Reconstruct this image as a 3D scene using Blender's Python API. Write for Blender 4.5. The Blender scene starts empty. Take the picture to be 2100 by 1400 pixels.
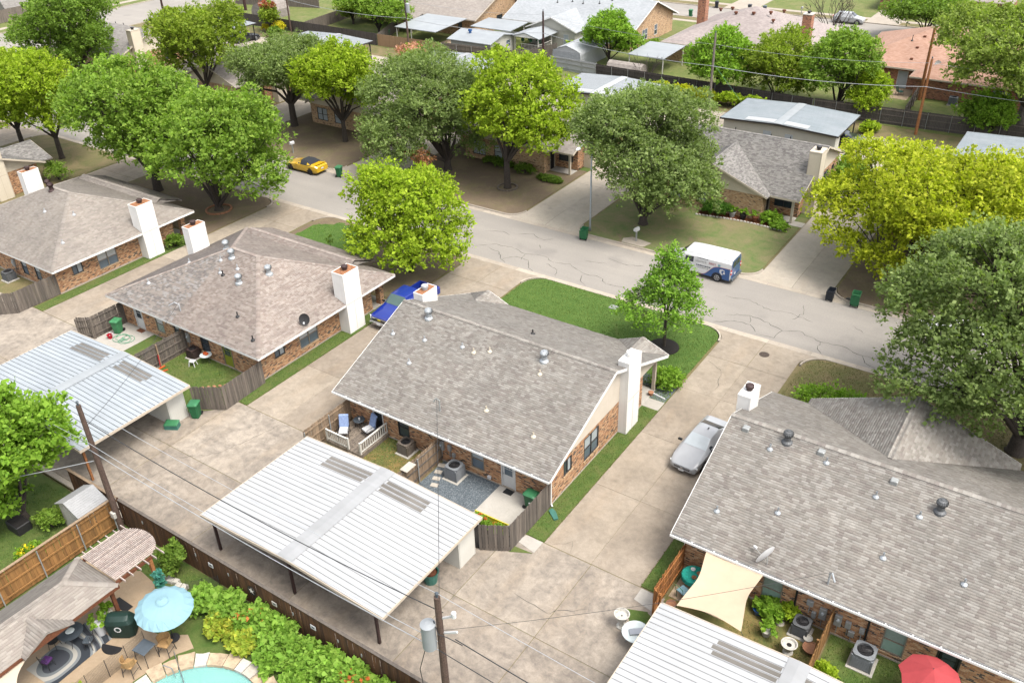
import bpy, bmesh, math, random
import numpy as np
from mathutils import Matrix, Vector
R = math.radians
random.seed(7)
RNG = np.random.default_rng(11)
SC = bpy.context.scene
COL = SC.collection
# == camera
cam_d = bpy.data.cameras.new('camera')
cam_d.sensor_width = 36.0
cam_d.lens = 1812.0 / 2100.0 * 36.0
cam_d.clip_start = 0.5
cam_d.clip_end = 3000.0
cam = bpy.data.objects.new('camera', cam_d)
COL.objects.link(cam)
_yaw, _pit, _rol = R(124.95), R(32.16), R(1.77)
_f = Vector((math.cos(_yaw) * math.cos(_pit), math.sin(_yaw) * math.cos(_pit), -math.sin(_pit)))
_r = Vector((math.sin(_yaw), -math.cos(_yaw), 0))
_d = _f.cross(_r)
_r2 = _r * math.cos(_rol) + _d * math.sin(_rol)
_d2 = -_r * math.sin(_rol) + _d * math.cos(_rol)
cam.matrix_world = Matrix(((_r2.x, -_d2.x, -_f.x, 0), (_r2.y, -_d2.y, -_f.y, 0), (_r2.z, -_d2.z, -_f.z, 33.0), (0, 0, 0, 1)))
SC.camera = cam
# == sky and sun: thin high overcast, soft high sun
SUN_EL, SUN_AZ = 62.0, -6.0
w = bpy.data.worlds.new('World')
SC.world = w
w.use_nodes = True
nt = w.node_tree
bg = nt.nodes['Background']
sky = nt.nodes.new('ShaderNodeTexSky')
sky.sky_type = 'NISHITA'
sky.sun_disc = False
sky.sun_elevation = R(SUN_EL)
sky.sun_rotation = R(90.0 - SUN_AZ)
sky.air_density = 1.0
sky.dust_density = 4.0
sky.ozone_density = 0.6
hs = nt.nodes.new('ShaderNodeHueSaturation')
hs.inputs['Saturation'].default_value = 0.30
nt.links.new(sky.outputs[0], hs.inputs['Color'])
nt.links.new(hs.outputs[0], bg.inputs[0])
bg.inputs[1].default_value = 0.15
sun_d = bpy.data.lights.new('sun', 'SUN')
sun_d.energy = 1.25
sun_d.angle = R(24)
sun_d.color = (1.0, 0.95, 0.87)
sun = bpy.data.objects.new('sun', sun_d)
COL.objects.link(sun)
_sd = Vector((math.cos(R(SUN_EL)) * math.cos(R(SUN_AZ)), math.cos(R(SUN_EL)) * math.sin(R(SUN_AZ)), math.sin(R(SUN_EL))))
sun.rotation_euler = _sd.to_track_quat('Z', 'Y').to_euler()
sun.location = (0, 0, 120)
SC.view_settings.view_transform = 'Standard'
SC.view_settings.look = 'None'
SC.view_settings.gamma = 1.0
SC.view_settings.exposure = 1.70
SC.view_settings.use_curve_mapping = False
SC.cycles.max_bounces = 8
SC.cycles.diffuse_bounces = 5
SC.cycles.glossy_bounces = 3
SC.cycles.transparent_max_bounces = 6
SC.cycles.use_adaptive_sampling = True
SC.cycles.use_denoising = True
# == materials
MATS = {}
K = 0.56
def kc(c):
 return tuple(min(1.0, x * K) for x in c[:3])
class N:
 def __init__(s, name):
  s.m = bpy.data.materials.new(name)
  s.m.use_nodes = True
  s.t = s.m.node_tree
  s.b = s.t.nodes['Principled BSDF']
  s.b.inputs['Specular IOR Level'].default_value = 0.3
 def n(s, typ, **kw):
  nd = s.t.nodes.new('ShaderNode' + typ)
  for k, v in kw.items():
   setattr(nd, k, v)
  return nd
 def l(s, a, b):
  s.t.links.new(a, b)
 def pos(s):
  return s.n('NewGeometry').outputs['Position']
 def mapped(s, src, scale):
  m = s.n('Mapping')
  m.inputs['Scale'].default_value = scale
  s.l(src, m.inputs['Vector'])
  return m.outputs[0]
 def noise(s, vec, scale, detail=4, rough=0.55, dist=0.0):
  nd = s.n('TexNoise')
  nd.inputs['Scale'].default_value = scale
  nd.inputs['Detail'].default_value = detail
  nd.inputs['Roughness'].default_value = rough
  nd.inputs['Distortion'].default_value = dist
  s.l(vec, nd.inputs['Vector'])
  return nd.outputs['Fac']
 def ramp(s, fac, stops, interp='LINEAR'):
  r = s.n('ValToRGB')
  r.color_ramp.interpolation = interp
  e = r.color_ramp.elements
  while len(e) < len(stops):
   e.new(0.5)
  for i, (p, c) in enumerate(stops):
   e[i].position = p
   e[i].color = c if len(c) == 4 else (*c, 1)
  s.l(fac, r.inputs[0])
  return r.outputs[0]
 def mix(s, fac, a, b, mode='MIX'):
  m = s.n('MixRGB', blend_type=mode)
  for i, v in ((0, fac), (1, a), (2, b)):
   if isinstance(v, (int, float)):
    m.inputs[i].default_value = v
   elif isinstance(v, tuple):
    m.inputs[i].default_value = v if len(v) == 4 else (*v, 1)
   else:
    s.l(v, m.inputs[i])
  return m.outputs[0]
 def bump(s, h, strength=0.3, dist=0.02):
  b = s.n('Bump')
  b.inputs['Strength'].default_value = strength
  b.inputs['Distance'].default_value = dist
  s.l(h, b.inputs['Height'])
  s.l(b.outputs[0], s.b.inputs['Normal'])
 def base(s, c, rough=0.8, metal=0.0):
  if isinstance(c, tuple):
   s.b.inputs['Base Color'].default_value = c if len(c) == 4 else (*c, 1)
  else:
   s.l(c, s.b.inputs['Base Color'])
  s.b.inputs['Roughness'].default_value = rough
  s.b.inputs['Metallic'].default_value = metal
  return s.m
def reg(name):
 def deco(fn):
  MATS[name] = fn
  return fn
 return deco
def M(name):
 v = MATS[name]
 if callable(v):
  v = v()
  MATS[name] = v
 return v
def solid(name, col, rough=0.6, metal=0.0, vary=0.12, scale=6.0, spec=None):
 col = kc(col)
 def fn():
  g = N(name)
  if vary:
   f = g.noise(g.pos(), scale, 5, 0.6)
   c = g.mix(g.ramp(f, [(0.3, (0, 0, 0)), (0.7, (1, 1, 1))]), tuple(x * (1 - vary) for x in col), tuple(min(1, x * (1 + vary)) for x in col))
  else:
   c = col
  g.base(c, rough, metal)
  if spec is not None:
   g.b.inputs['Specular IOR Level'].default_value = spec
  return g.m
 MATS[name] = fn
solid('white_paint', (0.98, 0.955, 0.91), 0.5, 0, 0.05, 3)
solid('beige_trim', (0.60, 0.51, 0.40), 0.6, 0, 0.05, 3)
solid('cream_trim', (0.66, 0.58, 0.46), 0.6, 0, 0.05, 3)
solid('steel', (0.50, 0.52, 0.53), 0.35, 0.7, 0.15, 5)
solid('galvanised', (0.55, 0.58, 0.60), 0.42, 0.5, 0.15, 6)
solid('dark_metal', (0.045, 0.043, 0.045), 0.5, 0.3, 0.2, 8)
solid('brown_steel', (0.055, 0.03, 0.028), 0.55, 0.0, 0.25, 6)
solid('rust', (0.34, 0.15, 0.07), 0.8, 0, 0.45, 9)
solid('black_plastic', (0.02, 0.02, 0.022), 0.5, 0, 0.15, 8)
solid('rubber', (0.022, 0.022, 0.023), 0.85, 0, 0.2, 8)
solid('alloy', (0.55, 0.56, 0.58), 0.3, 0.8, 0.05, 8)
solid('chrome', (0.75, 0.76, 0.78), 0.15, 0.9, 0.0)
solid('cart_green', (0.025, 0.15, 0.06), 0.5, 0, 0.15, 4)
solid('cart_green_light', (0.06, 0.24, 0.10), 0.5, 0, 0.15, 4)
solid('cart_lid', (0.05, 0.21, 0.09), 0.45, 0, 0.15, 4)
solid('cart_dark', (0.025, 0.03, 0.04), 0.5, 0, 0.15, 4)
solid('teal_box', (0.06, 0.19, 0.15), 0.5, 0, 0.15, 4)
solid('plastic_white', (0.75, 0.75, 0.75), 0.45, 0, 0.04, 4)
solid('red_plastic', (0.45, 0.02, 0.03), 0.4, 0, 0.08, 4)
solid('orange_plastic', (0.65, 0.12, 0.03), 0.5, 0, 0.08, 4)
solid('yellow_edge', (0.75, 0.62, 0.03), 0.5, 0, 0.08, 4)
solid('hose_green', (0.12, 0.38, 0.22), 0.4, 0, 0.1, 4)
solid('mulch', (0.022, 0.018, 0.016), 0.95, 0, 0.6, 30)
solid('red_mulch', (0.20, 0.07, 0.03), 0.95, 0, 0.5, 30)
solid('ac_grey', (0.25, 0.265, 0.28), 0.5, 0.2, 0.1, 4)
solid('ac_tan', (0.20, 0.165, 0.135), 0.5, 0.2, 0.12, 4)
solid('ac_brown', (0.07, 0.045, 0.04), 0.5, 0.2, 0.2, 4)
solid('ac_dark', (0.13, 0.135, 0.14), 0.5, 0.2, 0.1, 4)
solid('meter_grey', (0.42, 0.43, 0.42), 0.5, 0.3, 0.12, 6)
solid('cushion_blue', (0.27, 0.36, 0.58), 0.9, 0, 0.2, 12)
solid('cushion_stripe', (0.68, 0.68, 0.68), 0.9, 0, 0.2, 12)
solid('fabric_sail', (0.56, 0.44, 0.31), 0.9, 0, 0.05, 2)
solid('fabric_sail_pale', (0.66, 0.55, 0.42), 0.9, 0, 0.05, 2)
solid('fabric_blue', (0.25, 0.42, 0.48), 0.85, 0, 0.05, 2)
solid('fabric_red', (0.40, 0.05, 0.055), 0.85, 0, 0.08, 2)
solid('teal_cloth', (0.02, 0.38, 0.30), 0.8, 0, 0.35, 9)
solid('terracotta', (0.42, 0.20, 0.11), 0.85, 0, 0.2, 8)
solid('stone_white', (0.58, 0.55, 0.49), 0.85, 0, 0.2, 10)
solid('paver', (0.52, 0.47, 0.40), 0.9, 0, 0.12, 8)
solid('rattan', (0.40, 0.24, 0.10), 0.8, 0, 0.3, 30)
solid('cedar_post', (0.34, 0.14, 0.05), 0.75, 0, 0.3, 8)
solid('grill_cover', (0.012, 0.035, 0.028), 0.5, 0, 0.25, 3)
solid('galv_white', (0.50, 0.515, 0.53), 0.4, 0.15, 0.06, 3)
solid('shed_wall', (0.55, 0.50, 0.43), 0.6, 0, 0.08, 4)
solid('shed_roof', (0.37, 0.37, 0.37), 0.6, 0, 0.08, 4)
solid('bark', (0.075, 0.06, 0.05), 0.95, 0, 0.4, 14)
solid('bark_pale', (0.22, 0.19, 0.16), 0.95, 0, 0.35, 10)
solid('pole_wood', (0.115, 0.075, 0.058), 0.9, 0, 0.4, 12)
solid('pole_dark', (0.06, 0.03, 0.026), 0.9, 0, 0.4, 12)
solid('wire', (0.04, 0.04, 0.042), 0.6, 0, 0)
solid('wire_light', (0.50, 0.52, 0.54), 0.45, 0.3, 0)
solid('white_rail', (0.72, 0.69, 0.62), 0.6, 0, 0.1, 12)
solid('gravel_stone', (0.12, 0.14, 0.155), 0.85, 0, 0.5, 25)
solid('bucket_red', (0.50, 0.01, 0.03), 0.35, 0, 0.05, 4)
solid('flag_stone', (0.52, 0.40, 0.27), 0.85, 0, 0.3, 4)
solid('cast_iron', (0.10, 0.075, 0.06), 0.8, 0.3, 0.3, 12)
solid('pink_flower', (0.55, 0.04, 0.09), 0.8, 0, 0.3, 12)
solid('flower_pale', (0.55, 0.24, 0.20), 0.8, 0, 0.35, 9)
solid('yellow_flower', (0.72, 0.50, 0.02), 0.8, 0, 0.25, 12)
solid('interior_dark', (0.012, 0.012, 0.012), 0.9, 0, 0)
solid('purple', (0.10, 0.03, 0.16), 0.8, 0, 0.2, 6)
solid('slate_table', (0.09, 0.11, 0.13), 0.4, 0, 0.15, 6)
solid('door_yellow', (0.30, 0.33, 0.04), 0.5, 0, 0.06, 4)
solid('door_white', (0.74, 0.74, 0.73), 0.45, 0, 0.04, 4)
solid('door_black', (0.016, 0.018, 0.022), 0.4, 0, 0.1, 4)
solid('pale_grey_door', (0.50, 0.55, 0.58), 0.5, 0, 0.06, 4)
solid('blind', (0.62, 0.63, 0.62), 0.6, 0, 0.1, 9)
solid('blind_green', (0.30, 0.38, 0.33), 0.5, 0, 0.1, 9)
solid('frame_dark', (0.06, 0.055, 0.05), 0.5, 0.2, 0.1, 5)
solid('frame_tan', (0.30, 0.25, 0.19), 0.5, 0.1, 0.1, 5)
solid('frame_white', (0.70, 0.70, 0.69), 0.5, 0, 0.05, 5)
solid('lamp_grey', (0.46, 0.50, 0.52), 0.4, 0.5, 0.08, 5)
solid('brown_panel', (0.16, 0.055, 0.025), 0.75, 0, 0.3, 9)
def glassy(name, col, rough=0.06):
 def fn():
  g = N(name)
  f = g.noise(g.pos(), 1.3, 3)
  g.base(g.mix(f, tuple(c * 0.75 for c in col), tuple(c * 1.3 for c in col)), rough)
  g.b.inputs['Specular IOR Level'].default_value = 0.6
  return g.m
 MATS[name] = fn
glassy('glass_dark', (0.03, 0.038, 0.045))
glassy('glass_screen', (0.075, 0.095, 0.115), 0.25)
glassy('glass_blind', (0.27, 0.295, 0.305), 0.16)
glassy('glass_green', (0.17, 0.25, 0.21), 0.15)
glassy('car_glass', (0.02, 0.025, 0.03), 0.04)
glassy('windscreen_green', (0.045, 0.075, 0.066), 0.05)
glassy('glass_table', (0.42, 0.46, 0.45), 0.06)
glassy('tail_red', (0.42, 0.012, 0.012), 0.2)
glassy('lamp_lens', (0.6, 0.62, 0.62), 0.1)
def paint(name, col, rough=0.3, coat=0.8):
 col = kc(col)
 def fn():
  g = N(name)
  g.base(col, rough)
  g.b.inputs['Coat Weight'].default_value = coat
  g.b.inputs['Coat Roughness'].default_value = 0.06
  f = g.noise(g.pos(), 2.0, 3)
  g.l(g.mix(f, tuple(c * 0.9 for c in col), tuple(min(1, c * 1.1) for c in col)), g.b.inputs['Base Color'])
  return g.m
 MATS[name] = fn
paint('paint_blue', (0.010, 0.030, 0.27))
paint('paint_silver', (0.44, 0.45, 0.46), 0.25)
paint('paint_white', (0.78, 0.78, 0.78))
paint('paint_yellow', (0.72, 0.44, 0.012))
paint('paint_black', (0.012, 0.013, 0.02))
paint('paint_navy', (0.022, 0.10, 0.30))
paint('paint_softtop', (0.03, 0.033, 0.04), 0.85, 0.0)
paint('paint_greygreen', (0.25, 0.30, 0.27))
@reg('asphalt')
def _():
 g = N('road_concrete')
 p = g.pos()
 a = g.noise(p, 0.09, 5, 0.6)
 b = g.noise(g.mapped(p, (0.05, 0.9, 1)), 1.0, 4, 0.6)
 c = g.noise(p, 9.0, 6, 0.75)
 col = g.ramp(a, [(0.3, (0.181, 0.167, 0.149)), (0.52, (0.227, 0.208, 0.183)), (0.72, (0.261, 0.238, 0.206))])
 col = g.mix(g.ramp(b, [(0.35, (0.45, 0.45, 0.45)), (0.7, (0, 0, 0))]), col, (0.164, 0.150, 0.135))
 col = g.mix(g.ramp(c, [(0.3, (0.55, 0.55, 0.55)), (0.65, (0, 0, 0))]), col, (0.133, 0.123, 0.113))
 d = g.noise(p, 0.35, 3, 0.5)
 col = g.mix(g.ramp(d, [(0.60, (0, 0, 0)), (0.72, (0.35, 0.35, 0.35))]), col, (0.122, 0.112, 0.105))
 g.base(col, 0.9)
 g.bump(c, 0.25, 0.006)
 return g.m
def concrete(name, c0, c1, stain, amount, warm=(0.42, 0.30, 0.19)):
 c0, c1, stain, warm = kc(c0), kc(c1), kc(stain), kc(warm)
 def fn():
  g = N(name)
  p = g.pos()
  oi = g.n('ObjectInfo').outputs['Random']
  a = g.noise(p, 0.22, 5, 0.62, 0.6)
  fine = g.noise(p, 14, 6, 0.75)
  col = g.mix(g.ramp(a, [(0.32, (0, 0, 0)), (0.68, (1, 1, 1))]), c0, c1)
  wv = g.noise(g.mapped(p, (0.8, 0.16, 1)), 0.9, 5, 0.6)
  col = g.mix(g.ramp(wv, [(0.5, (0, 0, 0)), (0.75, (0.5, 0.5, 0.5))]), col, warm)
  st = g.noise(p, 0.42, 8, 0.72, 0.9)
  st2 = g.noise(p, 2.6, 6, 0.7, 0.4)
  stf = g.mix(0.45, st, st2)
  col = g.mix(g.ramp(stf, [(0.50 - 0.10 * amount, (0, 0, 0)), (0.66 - 0.07 * amount, (amount, amount, amount))]), col, stain)
  vo = g.n('TexVoronoi')
  vo.inputs['Scale'].default_value = 0.42
  g.l(p, vo.inputs['Vector'])
  sp = g.mix(0.12, vo.outputs['Distance'], st2)
  col = g.mix(g.ramp(sp, [(0.07, (0.45, 0.45, 0.45)), (0.17, (0, 0, 0))]), col, tuple(x * 0.6 for x in stain))
  md = g.noise(p, 1.5, 10, 0.82, 0.5)
  col = g.mix(1.0, col, g.ramp(md, [(0.28, (0.80, 0.79, 0.77)), (0.5, (0.99, 0.99, 0.99)), (0.72, (1.10, 1.09, 1.07))]), 'MULTIPLY')
  col = g.mix(g.ramp(fine, [(0.28, (0.4, 0.4, 0.4)), (0.6, (0, 0, 0))]), col, stain)
  col = g.mix(1.0, col, g.ramp(oi, [(0, (0.88, 0.86, 0.84)), (1, (1.07, 1.06, 1.03))]), 'MULTIPLY')
  g.base(col, 0.9)
  g.bump(fine, 0.2, 0.006)
  return g.m
 MATS[name] = fn
concrete('drive', (0.385, 0.325, 0.255), (0.465, 0.40, 0.325), (0.23, 0.195, 0.158), 0.62, (0.40, 0.30, 0.205))
concrete('drive_clean', (0.47, 0.42, 0.35), (0.53, 0.475, 0.405), (0.32, 0.29, 0.245), 0.35, (0.46, 0.38, 0.29))
concrete('alley', (0.40, 0.345, 0.285), (0.51, 0.445, 0.37), (0.19, 0.165, 0.145), 0.8, (0.36, 0.27, 0.18))
concrete('kerb', (0.50, 0.44, 0.37), (0.56, 0.50, 0.42), (0.30, 0.26, 0.22), 0.4, (0.5, 0.40, 0.30))
concrete('patio', (0.50, 0.475, 0.43), (0.56, 0.535, 0.49), (0.38, 0.36, 0.33), 0.3, (0.5, 0.46, 0.40))
concrete('pool_deck', (0.46, 0.35, 0.235), (0.52, 0.41, 0.285), (0.33, 0.24, 0.16), 0.3, (0.48, 0.33, 0.19))
concrete('crack', (0.09, 0.085, 0.08), (0.13, 0.12, 0.11), (0.06, 0.055, 0.05), 0.4, (0.09, 0.08, 0.07))
def lawn_mat(name, green, green2, dry, dryness, dirt=(0.17, 0.115, 0.075), dirtiness=0.1):
 green, green2, dry, dirt = kc(green), kc(green2), kc(dry), kc(dirt)
 def fn():
  g = N(name)
  p = g.pos()
  a = g.noise(p, 0.42, 8, 0.74, 0.7)
  b = g.noise(p, 1.6, 5, 0.65)
  f = g.noise(p, 11, 6, 0.8)
  col = g.mix(g.ramp(b, [(0.35, (0, 0, 0)), (0.65, (1, 1, 1))]), green, green2)
  col = g.mix(g.ramp(a, [(0.62 - 0.45 * dryness, (0, 0, 0)), (0.80 - 0.35 * dryness, (min(1, 0.35 + dryness),) * 3)]), col, dry)
  d = g.noise(p, 0.33, 9, 0.76, 0.8)
  col = g.mix(g.ramp(d, [(0.66 - 0.5 * dirtiness, (0, 0, 0)), (0.78 - 0.45 * dirtiness, (0.9, 0.9, 0.9))]), col, dirt)
  col = g.mix(g.ramp(f, [(0.25, (0.55,) * 3), (0.6, (0, 0, 0))]), col, tuple(x * 0.45 for x in green))
  g.base(col, 0.95)
  g.bump(f, 0.6, 0.03)
  return g.m
 MATS[name] = fn
lawn_mat('lawn_lush', (0.075, 0.155, 0.022), (0.115, 0.195, 0.035), (0.24, 0.22, 0.08), 0.10, dirtiness=0.0)
lawn_mat('lawn_strip', (0.075, 0.14, 0.022), (0.13, 0.175, 0.04), (0.23, 0.19, 0.08), 0.28, dirtiness=0.03)
lawn_mat('lawn_dry', (0.115, 0.135, 0.035), (0.17, 0.165, 0.055), (0.26, 0.20, 0.10), 0.62, dirtiness=0.12)
lawn_mat('lawn_bare', (0.17, 0.165, 0.06), (0.21, 0.185, 0.085), (0.25, 0.185, 0.12), 0.62, dirt=(0.19, 0.135, 0.095), dirtiness=0.5)
lawn_mat('lawn_mixed', (0.115, 0.185, 0.045), (0.18, 0.215, 0.07), (0.29, 0.225, 0.125), 0.50, dirt=(0.27, 0.19, 0.13), dirtiness=0.22)
lawn_mat('lawn_far', (0.12, 0.17, 0.035), (0.19, 0.215, 0.055), (0.30, 0.26, 0.12), 0.35, dirtiness=0.04)
lawn_mat('lawn_patch', (0.10, 0.13, 0.035), (0.17, 0.18, 0.05), (0.36, 0.23, 0.09), 0.45, dirtiness=0.10)
@reg('grass_blade')
def _():
 g = N('grass_blade')
 at = g.n('Attribute', attribute_name='Col')
 g.base(at.outputs['Color'], 0.9)
 return g.m
@reg('leaf')
def _():
 g = N('leaf')
 at = g.n('Attribute', attribute_name='Col')
 g.b.inputs['Specular IOR Level'].default_value = 0.12
 g.base(at.outputs['Color'], 0.6)
 tr = g.n('BsdfTranslucent')
 g.l(g.mix(1.0, at.outputs['Color'], (1.25, 1.45, 0.5), 'MULTIPLY'), tr.inputs['Color'])
 mx = g.n('MixShader')
 mx.inputs[0].default_value = 0.42
 g.l(g.b.outputs[0], mx.inputs[1])
 g.l(tr.outputs[0], mx.inputs[2])
 g.l(mx.outputs[0], g.t.nodes['Material Output'].inputs[0])
 return g.m
@reg('shingle')
def _():
 g = N('shingle')
 at = g.n('Attribute', attribute_name='Col')
 p = g.pos()
 f = g.noise(p, 38, 4, 0.8)
 a = g.noise(p, 0.5, 4, 0.6)
 c = g.mix(1.0, at.outputs['Color'], g.ramp(f, [(0.2, (0.72,) * 3), (0.75, (1.18,) * 3)]), 'MULTIPLY')
 c = g.mix(1.0, c, g.ramp(a, [(0.3, (0.9, 0.9, 0.9)), (0.7, (1.07, 1.06, 1.04))]), 'MULTIPLY')
 sk = g.noise(g.mapped(p, (1.6, 0.22, 0.3)), 1.0, 6, 0.72)
 c = g.mix(1.0, c, g.ramp(sk, [(0.32, (0.89, 0.885, 0.875)), (0.6, (1.03, 1.03, 1.02))]), 'MULTIPLY')
 g.base(c, 0.95)
 return g.m
def brick_mat(name, stops, mortar, uvscale=1.0):
 stops = [(p, kc(tuple(x * 1.4 for x in c))) for p, c in stops]
 mortar = kc(mortar)
 def fn():
  g = N(name)
  uv = g.n('UVMap').outputs[0]
  bt = g.n('TexBrick')
  bt.inputs['Color1'].default_value = (0, 0, 0, 1)
  bt.inputs['Color2'].default_value = (1, 1, 1, 1)
  bt.inputs['Mortar'].default_value = (0.5, 0.5, 0.5, 1)
  bt.inputs['Scale'].default_value = 1.0
  bt.inputs['Brick Width'].default_value = 0.205
  bt.inputs['Row Height'].default_value = 0.075
  bt.inputs['Mortar Size'].default_value = 0.006
  bt.inputs['Mortar Smooth'].default_value = 0.1
  g.l(uv, bt.inputs['Vector'])
  col = g.ramp(bt.outputs['Color'], stops, 'CONSTANT')
  n1 = g.noise(uv, 3.0, 5, 0.65)
  col = g.mix(1.0, col, g.ramp(n1, [(0.3, (0.78, 0.78, 0.78)), (0.7, (1.16, 1.14, 1.1))]), 'MULTIPLY')
  fine = g.noise(uv, 60, 3, 0.7)
  col = g.mix(1.0, col, g.ramp(fine, [(0.3, (0.85,) * 3), (0.7, (1.1,) * 3)]), 'MULTIPLY')
  col = g.mix(bt.outputs['Fac'], col, mortar)
  g.base(col, 0.9)
  inv = g.n('Math', operation='SUBTRACT')
  inv.inputs[0].default_value = 1.0
  g.l(bt.outputs['Fac'], inv.inputs[1])
  g.bump(inv.outputs[0], 0.5, 0.01)
  return g.m
 MATS[name] = fn
brick_mat('brick', [(0.0, (0.06, 0.045, 0.04)), (0.12, (0.30, 0.135, 0.065)), (0.36, (0.40, 0.20, 0.095)), (0.60, (0.47, 0.26, 0.13)), (0.82, (0.52, 0.33, 0.19))], (0.44, 0.36, 0.27))
brick_mat('brick_tan', [(0.0, (0.16, 0.10, 0.07)), (0.10, (0.43, 0.26, 0.14)), (0.35, (0.50, 0.33, 0.19)), (0.62, (0.56, 0.39, 0.24)), (0.85, (0.46, 0.30, 0.17))], (0.46, 0.38, 0.28))
brick_mat('brick_red', [(0.0, (0.10, 0.05, 0.04)), (0.10, (0.32, 0.12, 0.07)), (0.35, (0.38, 0.16, 0.09)), (0.62, (0.42, 0.20, 0.11)), (0.85, (0.30, 0.12, 0.07))], (0.40, 0.33, 0.26))
def siding_mat(name, col, period=0.203, depth=0.35):
 col = kc(col)
 def fn():
  g = N(name)
  uv = g.n('UVMap').outputs[0]
  wv = g.n('TexWave', wave_type='BANDS', bands_direction='X', wave_profile='SAW')
  wv.inputs['Scale'].default_value = 0.314159 / period * 1.0
  g.l(uv, wv.inputs['Vector'])
  gr = g.ramp(wv.outputs['Fac'], [(0.0, (depth,) * 3), (0.045, (0, 0, 0))])
  f = g.noise(uv, 1.2, 4, 0.6)
  base = g.mix(g.ramp(f, [(0.3, (0, 0, 0)), (0.7, (1, 1, 1))]), tuple(c * 0.94 for c in col), tuple(min(1, c * 1.05) for c in col))
  g.base(g.mix(gr, base, tuple(c * 0.45 for c in col)), 0.65)
  return g.m
 MATS[name] = fn
siding_mat('siding_beige', (0.76, 0.67, 0.55))
siding_mat('siding_white', (1.0, 0.975, 0.93), 0.6)
siding_mat('siding_cream', (0.78, 0.69, 0.54))
siding_mat('corrugated_cream', (0.74, 0.715, 0.64), 0.15, 0.5)
siding_mat('siding_pale', (0.60, 0.58, 0.50), 0.2)
def wood_mat(name, c0, c1, c2):
 c0, c1, c2 = kc(c0), kc(c1), kc(c2)
 def fn():
  g = N(name)
  p = g.pos()
  rnd = g.n('ObjectInfo').outputs['Random']
  grain = g.noise(g.mapped(p, (22, 22, 1.6)), 1.0, 5, 0.7)
  low = g.noise(g.mapped(p, (6.5, 6.5, 0.5)), 1.0, 4, 0.6)
  col = g.mix(g.ramp(grain, [(0.3, (0, 0, 0)), (0.7, (1, 1, 1))]), c0, c1)
  col = g.mix(g.ramp(low, [(0.42, (0, 0, 0)), (0.68, (0.8,) * 3)]), col, c2)
  col = g.mix(1.0, col, g.ramp(rnd, [(0, (0.72, 0.72, 0.72)), (1, (1.22, 1.2, 1.16))]), 'MULTIPLY')
  g.base(col, 0.85)
  g.bump(grain, 0.4, 0.006)
  return g.m
 MATS[name] = fn
wood_mat('wood_brown', (0.10, 0.048, 0.024), (0.19, 0.092, 0.040), (0.055, 0.030, 0.022))
wood_mat('wood_gold', (0.30, 0.155, 0.05), (0.40, 0.21, 0.075), (0.21, 0.105, 0.035))
wood_mat('wood_grey', (0.15, 0.125, 0.105), (0.23, 0.195, 0.165), (0.105, 0.09, 0.078))
wood_mat('wood_tan', (0.29, 0.205, 0.135), (0.37, 0.27, 0.18), (0.21, 0.15, 0.105))
wood_mat('wood_red', (0.33, 0.13, 0.035), (0.42, 0.18, 0.055), (0.24, 0.09, 0.03))
wood_mat('wood_dark', (0.060, 0.052, 0.048), (0.11, 0.095, 0.085), (0.045, 0.04, 0.038))
wood_mat('wood_new', (0.42, 0.27, 0.15), (0.50, 0.33, 0.19), (0.34, 0.21, 0.12))
wood_mat('deck_wood', (0.24, 0.195, 0.155), (0.36, 0.30, 0.24), (0.12, 0.095, 0.075))
wood_mat('pergola', (0.46, 0.39, 0.36), (0.56, 0.48, 0.44), (0.34, 0.26, 0.23))
def metal_roof(name, c0, c1, stain=(0.40, 0.40, 0.39), amt=0.25):
 c0, c1, stain = kc(c0), kc(c1), kc(stain)
 def fn():
  g = N(name)
  p = g.pos()
  a = g.noise(p, 0.5, 5, 0.6)
  f = g.noise(g.mapped(p, (0.7, 6, 1)), 1.2, 5, 0.7)
  col = g.mix(g.ramp(a, [(0.3, (0, 0, 0)), (0.7, (1, 1, 1))]), c0, c1)
  col = g.mix(g.ramp(f, [(0.5, (0, 0, 0)), (0.8, (amt,) * 3)]), col, stain)
  ru = g.noise(p, 7.0, 8, 0.8)
  col = g.mix(g.ramp(ru, [(0.64, (0, 0, 0)), (0.74, (0.5, 0.5, 0.5))]), col, tuple(x * y for x, y in zip(stain, (0.75, 0.62, 0.5))))
  st_ = g.noise(g.mapped(p, (0.22, 2.2, 1)), 1.0, 6, 0.7)
  col = g.mix(1.0, col, g.ramp(st_, [(0.3, (0.90, 0.90, 0.89)), (0.65, (1.03, 1.03, 1.03))]), 'MULTIPLY')
  g.base(col, 0.5, 0.1)
  return g.m
 MATS[name] = fn
metal_roof('roof_white', (0.49, 0.50, 0.51), (0.545, 0.553, 0.56), (0.43, 0.42, 0.40), 0.4)
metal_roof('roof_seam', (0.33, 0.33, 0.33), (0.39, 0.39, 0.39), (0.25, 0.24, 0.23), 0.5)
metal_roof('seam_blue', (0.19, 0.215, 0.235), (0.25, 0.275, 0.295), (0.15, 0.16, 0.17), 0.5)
metal_roof('roof_ridge', (0.37, 0.375, 0.38), (0.43, 0.435, 0.44))
metal_roof('roof_panel_dirty', (0.16, 0.145, 0.125), (0.25, 0.23, 0.205), (0.11, 0.095, 0.08), 0.6)
metal_roof('roof_bluegrey', (0.40, 0.435, 0.465), (0.47, 0.505, 0.535), (0.30, 0.33, 0.35))
metal_roof('roof_pale', (0.355, 0.38, 0.40), (0.42, 0.445, 0.46), (0.42, 0.44, 0.46))
metal_roof('roof_slate', (0.30, 0.345, 0.37), (0.385, 0.42, 0.445), (0.18, 0.21, 0.23))
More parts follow.
